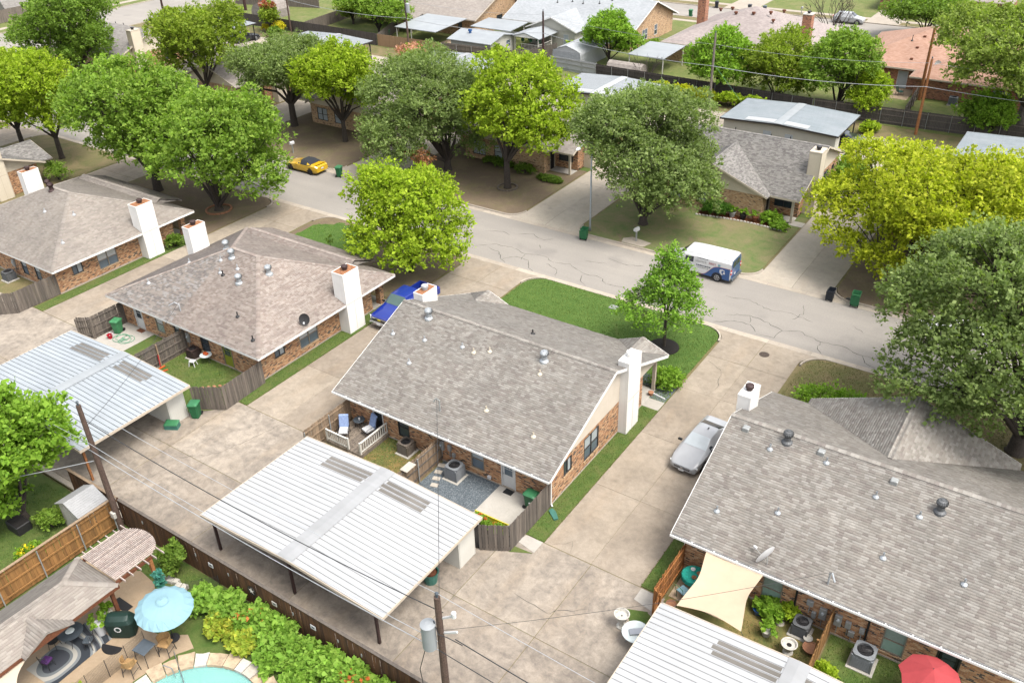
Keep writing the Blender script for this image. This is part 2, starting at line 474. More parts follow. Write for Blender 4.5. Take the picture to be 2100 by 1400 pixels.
def shingle_far(name, a, b, c):
 a, b, c = kc(a), kc(b), kc(c)
 def fn():
  g = N(name)
  uv = g.n('UVMap').outputs[0]
  bt = g.n('TexBrick')
  bt.inputs['Color1'].default_value = (0, 0, 0, 1)
  bt.inputs['Color2'].default_value = (1, 1, 1, 1)
  bt.inputs['Mortar'].default_value = (0.2, 0.2, 0.2, 1)
  bt.inputs['Brick Width'].default_value = 0.34
  bt.inputs['Row Height'].default_value = 0.15
  bt.inputs['Mortar Size'].default_value = 0.008
  bt.inputs['Scale'].default_value = 1.0
  g.l(uv, bt.inputs['Vector'])
  col = g.ramp(bt.outputs['Color'], [(0.0, a), (0.5, b), (1.0, c)])
  n = g.noise(uv, 0.25, 5, 0.6)
  col = g.mix(1.0, col, g.ramp(n, [(0.3, (0.88,) * 3), (0.7, (1.1,) * 3)]), 'MULTIPLY')
  g.base(col, 0.95)
  return g.m
 MATS[name] = fn
shingle_far('shingle_grey', (0.23, 0.21, 0.195), (0.28, 0.26, 0.24), (0.33, 0.31, 0.285))
shingle_far('shingle_taupe', (0.30, 0.255, 0.24), (0.36, 0.305, 0.285), (0.41, 0.355, 0.33))
shingle_far('shingle_orange', (0.37, 0.21, 0.145), (0.42, 0.25, 0.18), (0.47, 0.295, 0.22))
shingle_far('shingle_white', (0.335, 0.355, 0.37), (0.38, 0.40, 0.415), (0.425, 0.44, 0.455))
shingle_far('shingle_tan', (0.27, 0.235, 0.205), (0.33, 0.29, 0.26), (0.39, 0.35, 0.31))
@reg('pool_water')
def _():
 g = N('pool_water')
 p = g.pos()
 f = g.noise(p, 3.2, 4, 0.6, 0.5)
 g.base((0.45, 0.95, 0.92), 0.04)
 g.b.inputs['Transmission Weight'].default_value = 0.75
 g.b.inputs['IOR'].default_value = 1.33
 g.bump(f, 0.15, 0.02)
 return g.m
solid('pool_plaster', (0.30, 0.95, 0.90), 0.6, 0, 0.06, 2)
@reg('rug')
def _():
 g = N('rug')
 p = g.pos()
 wv = g.n('TexWave', wave_type='BANDS', bands_direction='DIAGONAL')
 wv.inputs['Scale'].default_value = 0.30
 wv.inputs['Distortion'].default_value = 16.0
 wv.inputs['Detail'].default_value = 0.5
 wv.inputs['Detail Scale'].default_value = 0.7
 g.l(p, wv.inputs['Vector'])
 g.base(g.ramp(wv.outputs['Fac'], [(0.0, (0.02, 0.024, 0.03)), (0.22, (0.12, 0.13, 0.135)), (0.5, (0.24, 0.23, 0.205)), (0.8, (0.09, 0.10, 0.105)), (0.92, (0.03, 0.033, 0.04))], 'CONSTANT'), 0.95)
 return g.m
# == mesh building
class MB:
 def __init__(s):
  s.v = []
  s.f = []
  s.mi = []
 def add(s, vs, fs, mi=0):
  o = len(s.v)
  s.v.extend([tuple(p) for p in vs])
  for f in fs:
   s.f.append(tuple(i + o for i in f))
   s.mi.append(mi)
  return s
 def box(s, x0, x1, y0, y1, z0, z1, mi=0):
  if x0 > x1: x0, x1 = x1, x0
  if y0 > y1: y0, y1 = y1, y0
  if z0 > z1: z0, z1 = z1, z0
  return s.add([(x0, y0, z0), (x1, y0, z0), (x1, y1, z0), (x0, y1, z0), (x0, y0, z1), (x1, y0, z1), (x1, y1, z1), (x0, y1, z1)],
                     [(0, 3, 2, 1), (4, 5, 6, 7), (0, 1, 5, 4), (1, 2, 6, 5), (2, 3, 7, 6), (3, 0, 4, 7)], mi)
 def bevbox(s, x0, x1, y0, y1, z0, z1, b=0.02, mi=0):
  if x0 > x1: x0, x1 = x1, x0
  if y0 > y1: y0, y1 = y1, y0
  def ring(ix, z):
   return [(x0 + ix + b, y0 + ix, z), (x1 - ix - b, y0 + ix, z), (x1 - ix, y0 + ix + b, z), (x1 - ix, y1 - ix - b, z), (x1 - ix - b, y1 - ix, z), (x0 + ix + b, y1 - ix, z), (x0 + ix, y1 - ix - b, z), (x0 + ix, y0 + ix + b, z)]
  return s.rings([ring(0, z0), ring(0, z1 - b), ring(b, z1)], True, True, mi)
 def obox(s, c, ax, ay, az, mi=0):
  c, ax, ay, az = (Vector(q) for q in (c, ax, ay, az))
  P = [c + i * ax + j * ay + k * az for k in (-1, 1) for (i, j) in ((-1, -1), (1, -1), (1, 1), (-1, 1))]
  return s.add(P, [(0, 3, 2, 1), (4, 5, 6, 7), (0, 1, 5, 4), (1, 2, 6, 5), (2, 3, 7, 6), (3, 0, 4, 7)], mi)
 def bar(s, p, q, wx, wz, mi=0, up=(0, 0, 1)):
  p, q = Vector(p), Vector(q)
  d = (q - p)
  u = Vector(up)
  if abs(d.normalized().dot(u)) > 0.98:
   u = Vector((1, 0, 0))
  sd = d.cross(u).normalized()
  u2 = sd.cross(d).normalized()
  return s.obox((p + q) / 2, d / 2, sd * wx / 2, u2 * wz / 2, mi)
 def rings(s, rs, cap0=True, cap1=True, mi=0, closed=True):
  n = len(rs[0])
  vs = [p for r in rs for p in r]
  fs = []
  for k in range(len(rs) - 1):
   for i in range(n if closed else n - 1):
    j = (i + 1) % n
    fs.append((k * n + i, k * n + j, (k + 1) * n + j, (k + 1) * n + i))
  if cap0: fs.append(tuple(range(n - 1, -1, -1)))
  if cap1: fs.append(tuple((len(rs) - 1) * n + i for i in range(n)))
  return s.add(vs, fs, mi)
 def tube(s, pts, r, n=6, mi=0, cap=True):
  pts = [Vector(p) for p in pts]
  rs = r if isinstance(r, (list, tuple)) else [r] * len(pts)
  out = []
  for i, p in enumerate(pts):
   d = (pts[min(i + 1, len(pts) - 1)] - pts[max(i - 1, 0)]).normalized()
   u = Vector((0, 0, 1)) if abs(d.z) < 0.9 else Vector((1, 0, 0))
   a = d.cross(u).normalized()
   b = a.cross(d).normalized()
   out.append([p + (a * math.cos(2 * math.pi * k / n) + b * math.sin(2 * math.pi * k / n)) * rs[i] for k in range(n)])
  return s.rings(out, cap, cap, mi)
 def lathe(s, c, prof, n=14, mi=0, sx=1.0, sy=1.0, cap=True):
  rs = [[(c[0] + r * sx * math.cos(2 * math.pi * k / n), c[1] + r * sy * math.sin(2 * math.pi * k / n), c[2] + z) for k in range(n)] for r, z in prof]
  return s.rings(rs, cap, cap, mi)
 def prism(s, poly, z0, z1, mi=0):
  n = len(poly)
  vs = [(x, y, z0) for x, y in poly] + [(x, y, z1) for x, y in poly]
  a = sum(poly[i][0] * poly[(i + 1) % n][1] - poly[(i + 1) % n][0] * poly[i][1] for i in range(n))
  if a < 0:
   vs = [(x, y, z0) for x, y in poly[::-1]] + [(x, y, z1) for x, y in poly[::-1]]
  fs = [tuple(range(n - 1, -1, -1)), tuple(range(n, 2 * n))] + [(i, (i + 1) % n, n + (i + 1) % n, n + i) for i in range(n)]
  return s.add(vs, fs, mi)
 def slab(s, poly3, t, mi=0):
  n = len(poly3)
  P = [Vector(p) for p in poly3]
  nr = (P[1] - P[0]).cross(P[2] - P[0])
  if nr.z < 0: P = P[::-1]
  vs = [(p.x, p.y, p.z) for p in P] + [(p.x, p.y, p.z - t) for p in P]
  fs = [tuple(range(n)), tuple(range(2 * n - 1, n - 1, -1))] + [((i + 1) % n, i, n + i, n + (i + 1) % n) for i in range(n)]
  return s.add(vs, fs, mi)
 def build(s, name, mats, parent=None, smooth=False, local=False, uv=True, col=None):
  me = bpy.data.meshes.new(name)
  V = np.array(s.v, dtype=np.float64)
  if parent is not None and not local:
   V = V - np.array(wloc(parent))
  me.from_pydata(V.tolist(), [], s.f)
  if not isinstance(mats, (list, tuple)):
   mats = [mats]
  for m in mats:
   me.materials.append(M(m) if isinstance(m, str) else m)
  if len(mats) > 1:
   me.polygons.foreach_set('material_index', s.mi)
  if smooth:
   me.polygons.foreach_set('use_smooth', [True] * len(s.f))
  if uv:
   box_uv(me, np.array(s.v))
  me.update()
  o = bpy.data.objects.new(name, me)
  COL.objects.link(o)
  if parent is not None:
   o.parent = parent
  return o
def box_uv(me, V):
 nl = len(me.loops)
 li = np.zeros(nl, dtype=np.int32)
 me.loops.foreach_get('vertex_index', li)
 npoly = len(me.polygons)
 nr = np.zeros(npoly * 3)
 me.polygons.foreach_get('normal', nr)
 nr = nr.reshape(-1, 3)
 tot = np.zeros(npoly, dtype=np.int32)
 me.polygons.foreach_get('loop_total', tot)
 pn = np.repeat(nr, tot, axis=0)
 P = V[li]
 h = np.hypot(pn[:, 0], pn[:, 1])
 ux = np.where(h[:, None] > 0.02, np.stack([-pn[:, 1], pn[:, 0]], 1) / np.maximum(h, 1e-6)[:, None], np.array([[1.0, 0.0]]))
 u = P[:, 0] * ux[:, 0] + P[:, 1] * ux[:, 1]
 t3 = np.stack([ux[:, 0], ux[:, 1], np.zeros(len(u))], 1)
 bit = np.cross(pn, t3)
 vv = np.abs(bit[:, 2]) > 0.02
 v = np.where(vv, (P * bit).sum(1), P[:, 1])
 lay = me.uv_layers.new(name='UVMap')
 lay.data.foreach_set('uv', np.stack([u, v], 1).ravel())
WL = {}
def wloc(o):
 x = Vector((0, 0, 0))
 while o is not None:
  x = x + o.location
  o = o.parent
 return x
def tag(o, label=None, cat=None, group=None, kind=None):
 if label: o['label'] = label
 if cat: o['category'] = cat
 if group: o['group'] = group
 if kind: o['kind'] = kind
 return o
def thing(name, label, cat, loc=(0, 0, 0), rz=0.0, group=None):
 o = bpy.data.objects.new(name, None)
 o.empty_display_size = 0.3
 COL.objects.link(o)
 o.location = loc
 o.rotation_euler = (0, 0, rz)
 return tag(o, label, cat, group)
def struct(o):
 o['kind'] = 'structure'
 return o
def copy_tree(o, parent=None):
 c = o.copy()
 COL.objects.link(c)
 if parent is not None:
  c.parent = parent
 for ch in list(o.children):
  copy_tree(ch, c)
 return c
def inst(src_mesh, name, parent, loc, rz=0.0, scale=None, rot=None):
 o = bpy.data.objects.new(name, src_mesh)
 COL.objects.link(o)
 if parent is not None:
  o.parent = parent
  loc = Vector(loc) - wloc(parent)
 o.location = loc
 o.rotation_euler = rot if rot is not None else (0, 0, rz)
 if scale is not None:
  o.scale = scale
 return o
def npmesh(name, V, Fq, mat, colors=None):
 me = bpy.data.meshes.new(name)
 me.vertices.add(len(V))
 me.vertices.foreach_set('co', np.asarray(V, dtype=np.float32).ravel())
 k = Fq.shape[1]
 me.loops.add(Fq.size)
 me.loops.foreach_set('vertex_index', Fq.astype(np.int32).ravel())
 me.polygons.add(len(Fq))
 me.polygons.foreach_set('loop_start', np.arange(0, Fq.size, k, dtype=np.int32))
 me.polygons.foreach_set('loop_total', np.full(len(Fq), k, dtype=np.int32))
 me.materials.append(M(mat))
 if colors is not None:
  ca = me.color_attributes.new('Col', 'FLOAT_COLOR', 'CORNER')
  c = np.repeat(np.concatenate([colors, np.ones((len(colors), 1))], 1), k, axis=0)
  ca.data.foreach_set('color', c.astype(np.float32).ravel())
 me.update(calc_edges=True)
 return me
# == ground, blocks, streets
def sheet(name, x0, x1, y0, y1, z, mat):
 o = MB().add([(x0, y0, z), (x1, y0, z), (x1, y1, z), (x0, y1, z)], [(0, 1, 2, 3)]).build(name, mat)
 return struct(o)
sheet('ground', -1000, 1000, -1000, 1000, -0.16, 'lawn_dry')
YN, YF = 52.25, 60.75
sheet('street', -142.5, 120, YN, YF, -0.10, 'asphalt')
sheet('side_street', -157.5, -142.5, -80, 260, -0.104, 'asphalt')
sheet('far_street', -142.5, 120, 141.6, 150.3, -0.10, 'asphalt')
def block(name, x0, x1, y0, y1, mat, z=-0.02):
 return struct(MB().box(x0, x1, y0, y1, -0.15, z).build(name, mat))
block('near_block_ground', -142, 110, 16.95, YN - 1.75, 'lawn_dry')
block('far_block_ground', -142, 110, YF + 1.75, 141.4, 'lawn_dry')
block('third_block_ground', -142, 110, 150.6, 320, 'lawn_far')
block('west_block_ground', -300, -158, -80, 260, 'lawn_far')
def arc(cx, cy, r, a0, a1, n=8):
 return [(cx + r * math.cos(R(a0 + (a1 - a0) * i / n)), cy + r * math.sin(R(a0 + (a1 - a0) * i / n))) for i in range(n + 1)]
NEAR_DR = [(-63.0, -57.1), (-40.2, -34.5), (-17.8, -12.25), (5.4, 11.0), (-108.5, -102.5), (-86.0, -80.2)]
FAR_DR = [(-63.7, -57.9), (-41.4, -35.6), (-19.0, -13.4), (-86.2, -80.2), (-108.5, -102.6), (3.4, 9.0)]
RET = 1.6
def ribbon(path, wdt, z0, z1, name, mat, parent=None):
 P = [Vector((x, y, 0)) for x, y in path]
 L = []
 for i, p in enumerate(P):
  d = (P[min(i + 1, len(P) - 1)] - P[max(i - 1, 0)]).normalized()
  L.append(Vector((-d.y, d.x, 0)))
 rs = []
 for p, n in zip(P, L):
  q = p + n * wdt
  m = p + n * (wdt * 0.3)
  rs.append([(p.x, p.y, z0), (m.x, m.y, z1), (q.x, q.y, z1 - 0.004), (q.x, q.y, z0)])
 b = MB().rings(rs, True, True)
 b.f = [f[::-1] for f in b.f]
 return b.build(name, mat, parent)
def street_kerbs(y, s, drives, tagname):
 xs = sorted(drives)
 start = -142.4
 for (a, b) in xs + [(120, 121)]:
  if a - RET > start:
   pth = []
   if start > -142:
    c = arc(start + RET, y + s * RET, RET, 180, 270 if s > 0 else 90)
    pth += c
   else:
    pth += [(start, y)]
   x = pth[-1][0]
   e = a - RET
   k = max(1, int((e - x) / 3.0))
   pth += [(x + (e - x) * i / k, y) for i in range(1, k + 1)]
   if a < 119:
    pth += arc(a - RET, y + s * RET, RET, 270 if s > 0 else 90, 360 if s > 0 else 0)[1:]
   if s < 0:
    pth = pth[::-1]
   o = ribbon(pth, 0.16, -0.14, 0.035, 'kerb', 'kerb')
   struct(o)
  start = b
 gy0, gy1 = (y - 0.5, y) if s > 0 else (y, y + 0.5)
 par = bpy.data.objects.new('gutter', None)
 COL.objects.link(par)
 struct(par)
 me = None
 x = -120.0
 while x < 34:
  if me is None:
   g = MB().box(0.012, 2.988, gy0, gy1, -0.13, -0.092)
   o = g.build('gutter_slab', 'kerb', par)
   me = o.data
   o.location.x = x
  else:
   o = bpy.data.objects.new('gutter_slab', me)
   COL.objects.link(o)
   o.parent = par
   o.location.x = x
  x += 3.0
street_kerbs(YN, -1, NEAR_DR, 'near')
street_kerbs(YF, 1, FAR_DR, 'far')
for (yy, nm) in ((141.55, 'kerb'), (150.35, 'kerb')):
 struct(MB().box(-142.5, 60, yy - 0.08, yy + 0.08, -0.14, 0.03).build(nm, 'kerb'))
struct(MB().box(-142.55, -142.4, 61.0, 141.4, -0.14, 0.03).build('kerb', 'kerb'))
struct(MB().box(-157.7, -157.5, -60, 200, -0.14, 0.03).build('kerb', 'kerb'))
def driveway(name, x0, x1, ys, mat, mid=True, flare=None):
 par = bpy.data.objects.new(name, None)
 COL.objects.link(par)
 par.location = (0, 0, 0)
 struct(par)
 xm = (x0 + x1) / 2
 cols = [(x0, xm), (xm, x1)] if mid else [(x0, x1)]
 for i in range(len(ys) - 1):
  for (a, b) in cols:
   j = 0.005
   MB().bevbox(a + j, b - j, ys[i] + j, ys[i + 1] - j, -0.14, random.uniform(-0.004, 0.006), 0.012).build('slab', mat, par)
 if flare:
  yk, s = flare
  ye = ys[-1] if s > 0 else ys[0]
  for (a, b, side) in ((x0, xm, -1), (xm, x1, 1)):
   c = (a if side < 0 else b)
   pts = []
   n = 8
   yb = yk - s * RET
   for i in range(n + 1):
    t = math.pi / 2 * i / n
    ox = c + side * (RET - RET * math.cos(t))
    oy = yb + s * RET * math.sin(t)
    pts.append((ox, oy))
   inner = xm + (0.012 if side > 0 else -0.012)
   poly = [(inner, ye + s * 0.014), (c - side * 0.012, ye + s * 0.014)] + [(px - side * 0.01, py) for px, py in pts] + [(inner, yk)]
   zt = lambda yy: 0.0 if (yy - yb) * s < 0 else -0.088 * min(1, (yy - yb) * s / RET)
   vs = [(x, y, zt(y)) for x, y in poly] + [(x, y, -0.14) for x, y in poly]
   k = len(poly)
   area = sum(poly[i][0] * poly[(i + 1) % k][1] - poly[(i + 1) % k][0] * poly[i][1] for i in range(k))
   fs = []
   b2 = MB()
   mids = [(inner, p[1], zt(p[1])) for p in poly[1:-1]]
   outs = [(p[0], p[1], zt(p[1])) for p in poly[1:-1]]
   vv = mids + outs
   m = len(mids)
   for i in range(m - 1):
    q = (i, i + 1, m + i + 1, m + i)
    n3 = (Vector(vv[q[1]]) - Vector(vv[q[0]])).cross(Vector(vv[q[2]]) - Vector(vv[q[0]]))
    fs.append(q if n3.z > 0 else q[::-1])
   b2.add(vv, fs)
   b2.build('apron', mat, par)
 return par
driveway('driveway', -17.8, -12.3, [27.8, 33.2, 38.7, 44.2, 48.6], 'drive', True, (YN, 1))
driveway('driveway', -40.2, -34.35, [27.8, 33.2, 38.7, 43.6, 48.9], 'drive', True, (YN, 1))
driveway('driveway', -63.0, -57.1, [27.8, 33.2, 38.7, 44.2, 48.6], 'drive', True, (YN, 1))
driveway('driveway', -86.0, -80.2, [27.8, 33.2, 38.7, 44.2, 48.6], 'drive', True, (YN, 1))
driveway('driveway', -108.5, -102.5, [36, 44.2, 48.6], 'drive', True, (YN, 1))
driveway('driveway', -19.0, -13.4, [64.6, 70.5, 76, 81.5, 87.2], 'drive_clean', True, (YF, -1))
driveway('driveway', -41.4, -35.6, [64.4, 70.5, 76, 81.5, 87.2], 'drive_clean', True, (YF, -1))
driveway('driveway', -63.7, -57.9, [64.6, 70.5, 76, 81.5, 87.2], 'drive_clean', True, (YF, -1))
driveway('driveway', -86.2, -80.2, [64.6, 70.5, 76, 81.5, 87.2], 'drive_clean', True, (YF, -1))
driveway('driveway', -108.5, -102.6, [64.6, 70.5, 76, 81.5, 87.2], 'drive_clean', True, (YF, -1))
def court(name, xs, ys, mat):
 par = bpy.data.objects.new(name, None)
 COL.objects.link(par)
 struct(par)
 for i in range(len(xs) - 1):
  for k in range(len(ys) - 1):
   j = 0.012
   MB().bevbox(xs[i] + j, xs[i + 1] - j, ys[k] + j, ys[k + 1] - j, -0.14, random.uniform(-0.006, 0.003), 0.012).build('slab', mat, par)
court('rear_court', [-88, -80, -72, -63.0, -57.1, -48.8, -41.0, -33.4, -26.2, -19.6, -15.0, -10.4, -4, 3, 10], [17.3, 22.5, 27.78], 'alley')
struct(MB().bevbox(-88, 10, 16.98, 17.28, -0.14, 0.04, 0.02).build('court_kerb', 'kerb'))
court('far_court', [-128, -120, -112, -103, -95, -88, -80, -72, -64, -57.5, -50, -42, -35.5, -28, -19, -13, -5, 3], [87.25, 92, 97.6], 'drive_clean')
struct(MB().bevbox(-130, 4, 97.63, 97.75, -0.14, 0.01, 0.02).build('court_kerb', 'kerb'))
def pad(name, poly, mat, z=0.004, zb=-0.14):
 return struct(MB().prism(poly, zb, z).build(name, mat))
def rect(x0, x1, y0, y1):
 return [(x0, y0), (x1, y0), (x1, y1), (x0, y1)]
for i, (a, b) in enumerate([(-57.6, -53.2), (-34.5, -29.0), (-88, -83), (-12, -6.5)]):
 pad('far_driveway', rect(a, b, 118 if i < 2 else 126, 141.45), 'drive_clean')
pad('far_pavement', rect(-120, 40, 138.3, 139.5), 'kerb', 0.0)
pad('far_pavement', rect(-120, 40, 152.6, 153.9), 'kerb', 0.0)
pad('far_pavement', rect(-161.5, -160.0, 40, 120), 'kerb', 0.0)
for a, b in ((-59, -53.8), (-35.5, -30.4), (-82, -77)):
 pad('far_driveway', rect(a, b, 150.45, 172), 'drive_clean', 0.006)
def lawn(poly, mat, z=0.012):
 return struct(MB().prism(poly, -0.12, z).build('lawn', mat))
def rounded(x0, x1, y0, y1, r=1.6, top=True):
 if top:
  return [(x0, y0), (x1, y0)] + arc(x1 - r, y1 - r, r, 0, 90) + arc(x0 + r, y1 - r, r, 90, 180)
 return [(x1, y1), (x0, y1)] + arc(x0 + r, y0 + r, r, 180, 270) + arc(x1 - r, y0 + r, r, 270, 360)
k = 0.17
LAWN_A = rounded(-34.33 + k, -17.82 - k, 43.2, YN - k)
lawn(LAWN_A, 'lawn_lush')
lawn(rounded(-57.08 + k, -40.22 - k, 43.2, YN - k), 'lawn_bare')
PATCH = []
_pp = [(-56.0, 46.4), (-54.6, 45.0), (-48.0, 44.8), (-47.2, 47.6), (-49.4, 51.2), (-54.2, 51.6), (-56.3, 49.8)]
for _i in range(len(_pp)):
 (_a, _b), (_c, _e) = _pp[_i], _pp[(_i + 1) % len(_pp)]
 for _q in range(9):
  PATCH.append((_a + (_c - _a) * _q / 9 + random.uniform(-0.22, 0.22), _b + (_e - _b) * _q / 9 + random.uniform(-0.22, 0.22)))
lawn(PATCH, 'lawn_lush', 0.018)
lawn(rounded(-80.18 + k, -63.02 - k, 43.2, YN - k), 'lawn_bare')
lawn(rounded(-102.4 + k, -86.0 - k, 43.2, YN - k), 'lawn_dry')
lawn(rounded(-12.23 + k, 5.3, 43.2, YN - k), 'lawn_dry')
lawn(rect(-142, -108.6, 45, YN - k), 'lawn_dry')
lawn(rect(5.31, 5.4, 45, YN - k), 'lawn_dry')
lawn(rect(11.2, 100, 45, YN - k), 'lawn_dry')
lawn(rect(-142, -108.6, YF + k, 74), 'lawn_dry')
lawn(rect(9.2, 100, YF + k, 74), 'lawn_dry')
lawn(rounded(-35.58 + k, -19.02 - k, YF + k, 73.6, 1.6, False), 'lawn_mixed')
lawn(rounded(-57.88 + k, -41.42 - k, YF + k, 74.0, 1.6, False), 'lawn_bare')
lawn(rounded(-80.18 + k, -63.72 - k, YF + k, 74.0, 1.6, False), 'lawn_bare')
lawn(rounded(-102.58 + k, -86.22 - k, YF + k, 74.0, 1.6, False), 'lawn_dry')
lawn(rounded(-13.38 + k, 3.3, YF + k, 74.0, 1.6, False), 'lawn_bare')
for x1 in (-17.83, -40.23, -63.03):
 lawn(rect(x1 - 1.12, x1, 27.82, 43.1), 'lawn_strip', 0.02)
lawn(rect(-12.27, -11.15, 27.85, 41.8), 'lawn_strip', 0.02)
lawn(rect(-20.4, -19.05, 73.5, 86.8), 'lawn_strip', 0.02)
lawn(rect(-42.8, -41.45, 73.5, 86.8), 'lawn_strip', 0.02)
lawn([(-18.98, 26.28), (-17.9, 26.82), (-18.98, 26.75)], 'lawn_strip', 0.02)
lawn([(-11.3, 26.55), (-10.75, 26.3), (-10.45, 25.0)], 'lawn_strip', 0.02)
lawn([(-12.3, 26.2), (-10.5, 24.4), (-10.35, 25.0), (-11.3, 26.6)], 'lawn_strip', 0.014)
lawn(rect(-130, 4, 97.8, 101.6), 'lawn_dry', 0.005)
lawn(rect(-140.5, 40, 102.0, 117.5), 'lawn_far', 0.0)
lawn(rect(-140.5, 40, 117.52, 138.25), 'lawn_far', 0.0)
lawn(rect(-140.5, 40, 139.55, 141.4), 'lawn_dry', 0.0)
lawn(rect(-140.5, 40, 150.5, 152.55), 'lawn_dry', 0.0)
pad('path', [(-19.05, 27.15), (-18.85, 27.76), (-17.85, 27.76), (-17.85, 26.9)], 'patio', 0.012)
pad('path', [(-12.2, 27.75), (-11.6, 27.72), (-11.1, 26.7), (-12.2, 26.95)], 'patio', 0.012)
pad('path', rect(-19.0, -17.84, 41.05, 42.0), 'patio', 0.03)
pad('path', rect(-20.3, -19.02, 71.4, 72.4), 'patio', 0.03)
t = tag(MB().lathe((-14.6, 50.6, -0.02), [(0.36, -0.1), (0.36, 0.012), (0.32, 0.03), (0.0, 0.03)], 20).build('manhole_cover', 'cast_iron'), 'round rusty manhole cover in the drive apron beside the dry lawn', 'manhole cover')
t = tag(MB().bevbox(-26.6, -26.0, 50.65, 51.2, -0.05, 0.05, 0.02).build('meter_lid', 'meter_grey'), 'grey water meter lid set in the lush green lawn', 'meter lid')
t = tag(MB().bevbox(-3.9, -3.35, 51.0, 51.45, -0.05, 0.045, 0.02).build('meter_lid', 'meter_grey'), 'grey meter lid in the dry lawn beneath the oak beside the street', 'meter lid')
CR = [[(-40.3, 54.6), (-38.9, 54.2), (-38.2, 53.3), (-37.4, 52.9)], [(-38.2, 53.3), (-37.2, 54.3), (-36.0, 54.2), (-35.2, 53.2), (-34.6, 52.7)],
      [(-41.6, 54.0), (-40.2, 55.3), (-38.6, 55.6), (-37.0, 55.1), (-35.4, 55.6), (-34.0, 55.0)], [(-36.9, 55.1), (-36.6, 54.0)], [(-34.5, 54.6), (-33.2, 54.0), (-32.6, 53.0)],
      [(-34.0, 55.0), (-32.8, 55.4), (-31.0, 54.6), (-29.5, 54.7), (-28.6, 53.9)], [(-31.0, 54.6), (-30.6, 53.4), (-29.8, 52.9)], [(-28.6, 53.9), (-27.2, 54.2), (-26.2, 53.6)],
      [(-19.4, 53.0), (-18.0, 53.9), (-16.8, 54.0), (-16.2, 53.2)], [(-18.9, 54.4), (-17.4, 55.2), (-15.9, 54.9), (-14.7, 54.3), (-14.9, 53.2), (-16.1, 53.0)], [(-17.4, 55.2), (-17.0, 54.2)],
      [(-14.7, 54.3), (-13.6, 54.9), (-12.0, 54.3), (-10.6, 54.5), (-9.0, 54.0), (-7.4, 54.4)], [(-12.0, 54.3), (-11.8, 53.3), (-11.4, 52.8)], [(-9.0, 54.0), (-8.6, 53.2), (-7.9, 53.0)],
      [(-20.0, 57.0), (-18.2, 57.3), (-16.6, 56.7), (-15.0, 57.0), (-13.2, 56.6)], [(-14.6, 58.6), (-14.2, 57.4), (-14.6, 56.2)], [(-10.8, 57.6), (-9.8, 57.0)],
      [(-39.6, 58.0), (-38.4, 58.6), (-37.0, 58.1), (-36.4, 58.8)], [(-36.8, 57.2), (-36.3, 56.6)], [(-42.4, 57.0), (-41.0, 57.7), (-40.0, 57.4)], [(-48.6, 55.0), (-47.2, 56.2), (-45.0, 56.0), (-44.0, 55.2)],
      [(-54, 56.0), (-52.4, 57.2), (-51.8, 56.4), (-49.8, 57.0)], [(-56.5, 54.2), (-55, 55.0), (-53.5, 54.4)], [(-30.6, 58.0), (-28.8, 57.6), (-27.4, 58.2)], [(-32, 56.6), (-30.2, 57.0)]]
def crack(path, z, wd, name='crack'):
 rnd = random.Random(len(path) * 31 + int(path[0][0] * 10))
 pts = []
 for i in range(len(path) - 1):
  (x0, y0), (x1, y1) = path[i], path[i + 1]
  n = max(2, int(math.hypot(x1 - x0, y1 - y0) / 0.28))
  for k2 in range(n):
   tt = k2 / n
   pts.append((x0 + (x1 - x0) * tt + rnd.uniform(-0.09, 0.09), y0 + (y1 - y0) * tt + rnd.uniform(-0.09, 0.09)))
 pts.append(path[-1])
 vs, fs = [], []
 for i, (x, y) in enumerate(pts):
  a = pts[max(0, i - 1)]
  b = pts[min(len(pts) - 1, i + 1)]
  d = Vector((b[0] - a[0], b[1] - a[1], 0)).normalized()
  wv = wd * (0.35 + rnd.random()) * (0.3 if i in (0, len(pts) - 1) else 1)
  vs += [(x - d.y * wv, y + d.x * wv, z), (x + d.y * wv, y - d.x * wv, z)]
 for i in range(len(pts) - 1):
  fs.append((2 * i, 2 * i + 1, 2 * i + 3, 2 * i + 2))
 b = MB().add(vs, fs)
 b.f = [f if (Vector(vs[f[1]]) - Vector(vs[f[0]])).cross(Vector(vs[f[2]]) - Vector(vs[f[0]])).z > 0 else f[::-1] for f in b.f]
 return struct(b.build(name, 'crack', uv=False))
for c in CR:
 crack(c, -0.096, 0.024)
for c in [[(-17.4, 27.9), (-16.6, 28.6), (-16.3, 27.9)], [(-46.5, 24.2), (-44.5, 25.2), (-43.2, 24.6), (-41.2, 26.9)], [(-39.6, 22.0), (-38.0, 23.6), (-37.2, 26.0), (-36.9, 27.7)],
          [(-17.6, 48.0), (-16.2, 47.2), (-15.8, 45.6), (-15.9, 44.4)], [(-17.2, 24.2), (-15.2, 24.0), (-13.8, 25.2)], [(-40, 43.0), (-38.0, 44.0), (-37, 43.4), (-35.2, 44.6)]]:
 crack(c, 0.010, 0.014)
def in_poly(px, py, poly):
 x = np.array([p[0] for p in poly]); y = np.array([p[1] for p in poly])
 ins = np.zeros(len(px), bool)
 j = len(poly) - 1
 for i in range(len(poly)):
  c = ((y[i] > py) != (y[j] > py)) & (px < (x[j] - x[i]) * (py - y[i]) / (y[j] - y[i] + 1e-12) + x[i])
  ins ^= c
  j = i
 return ins
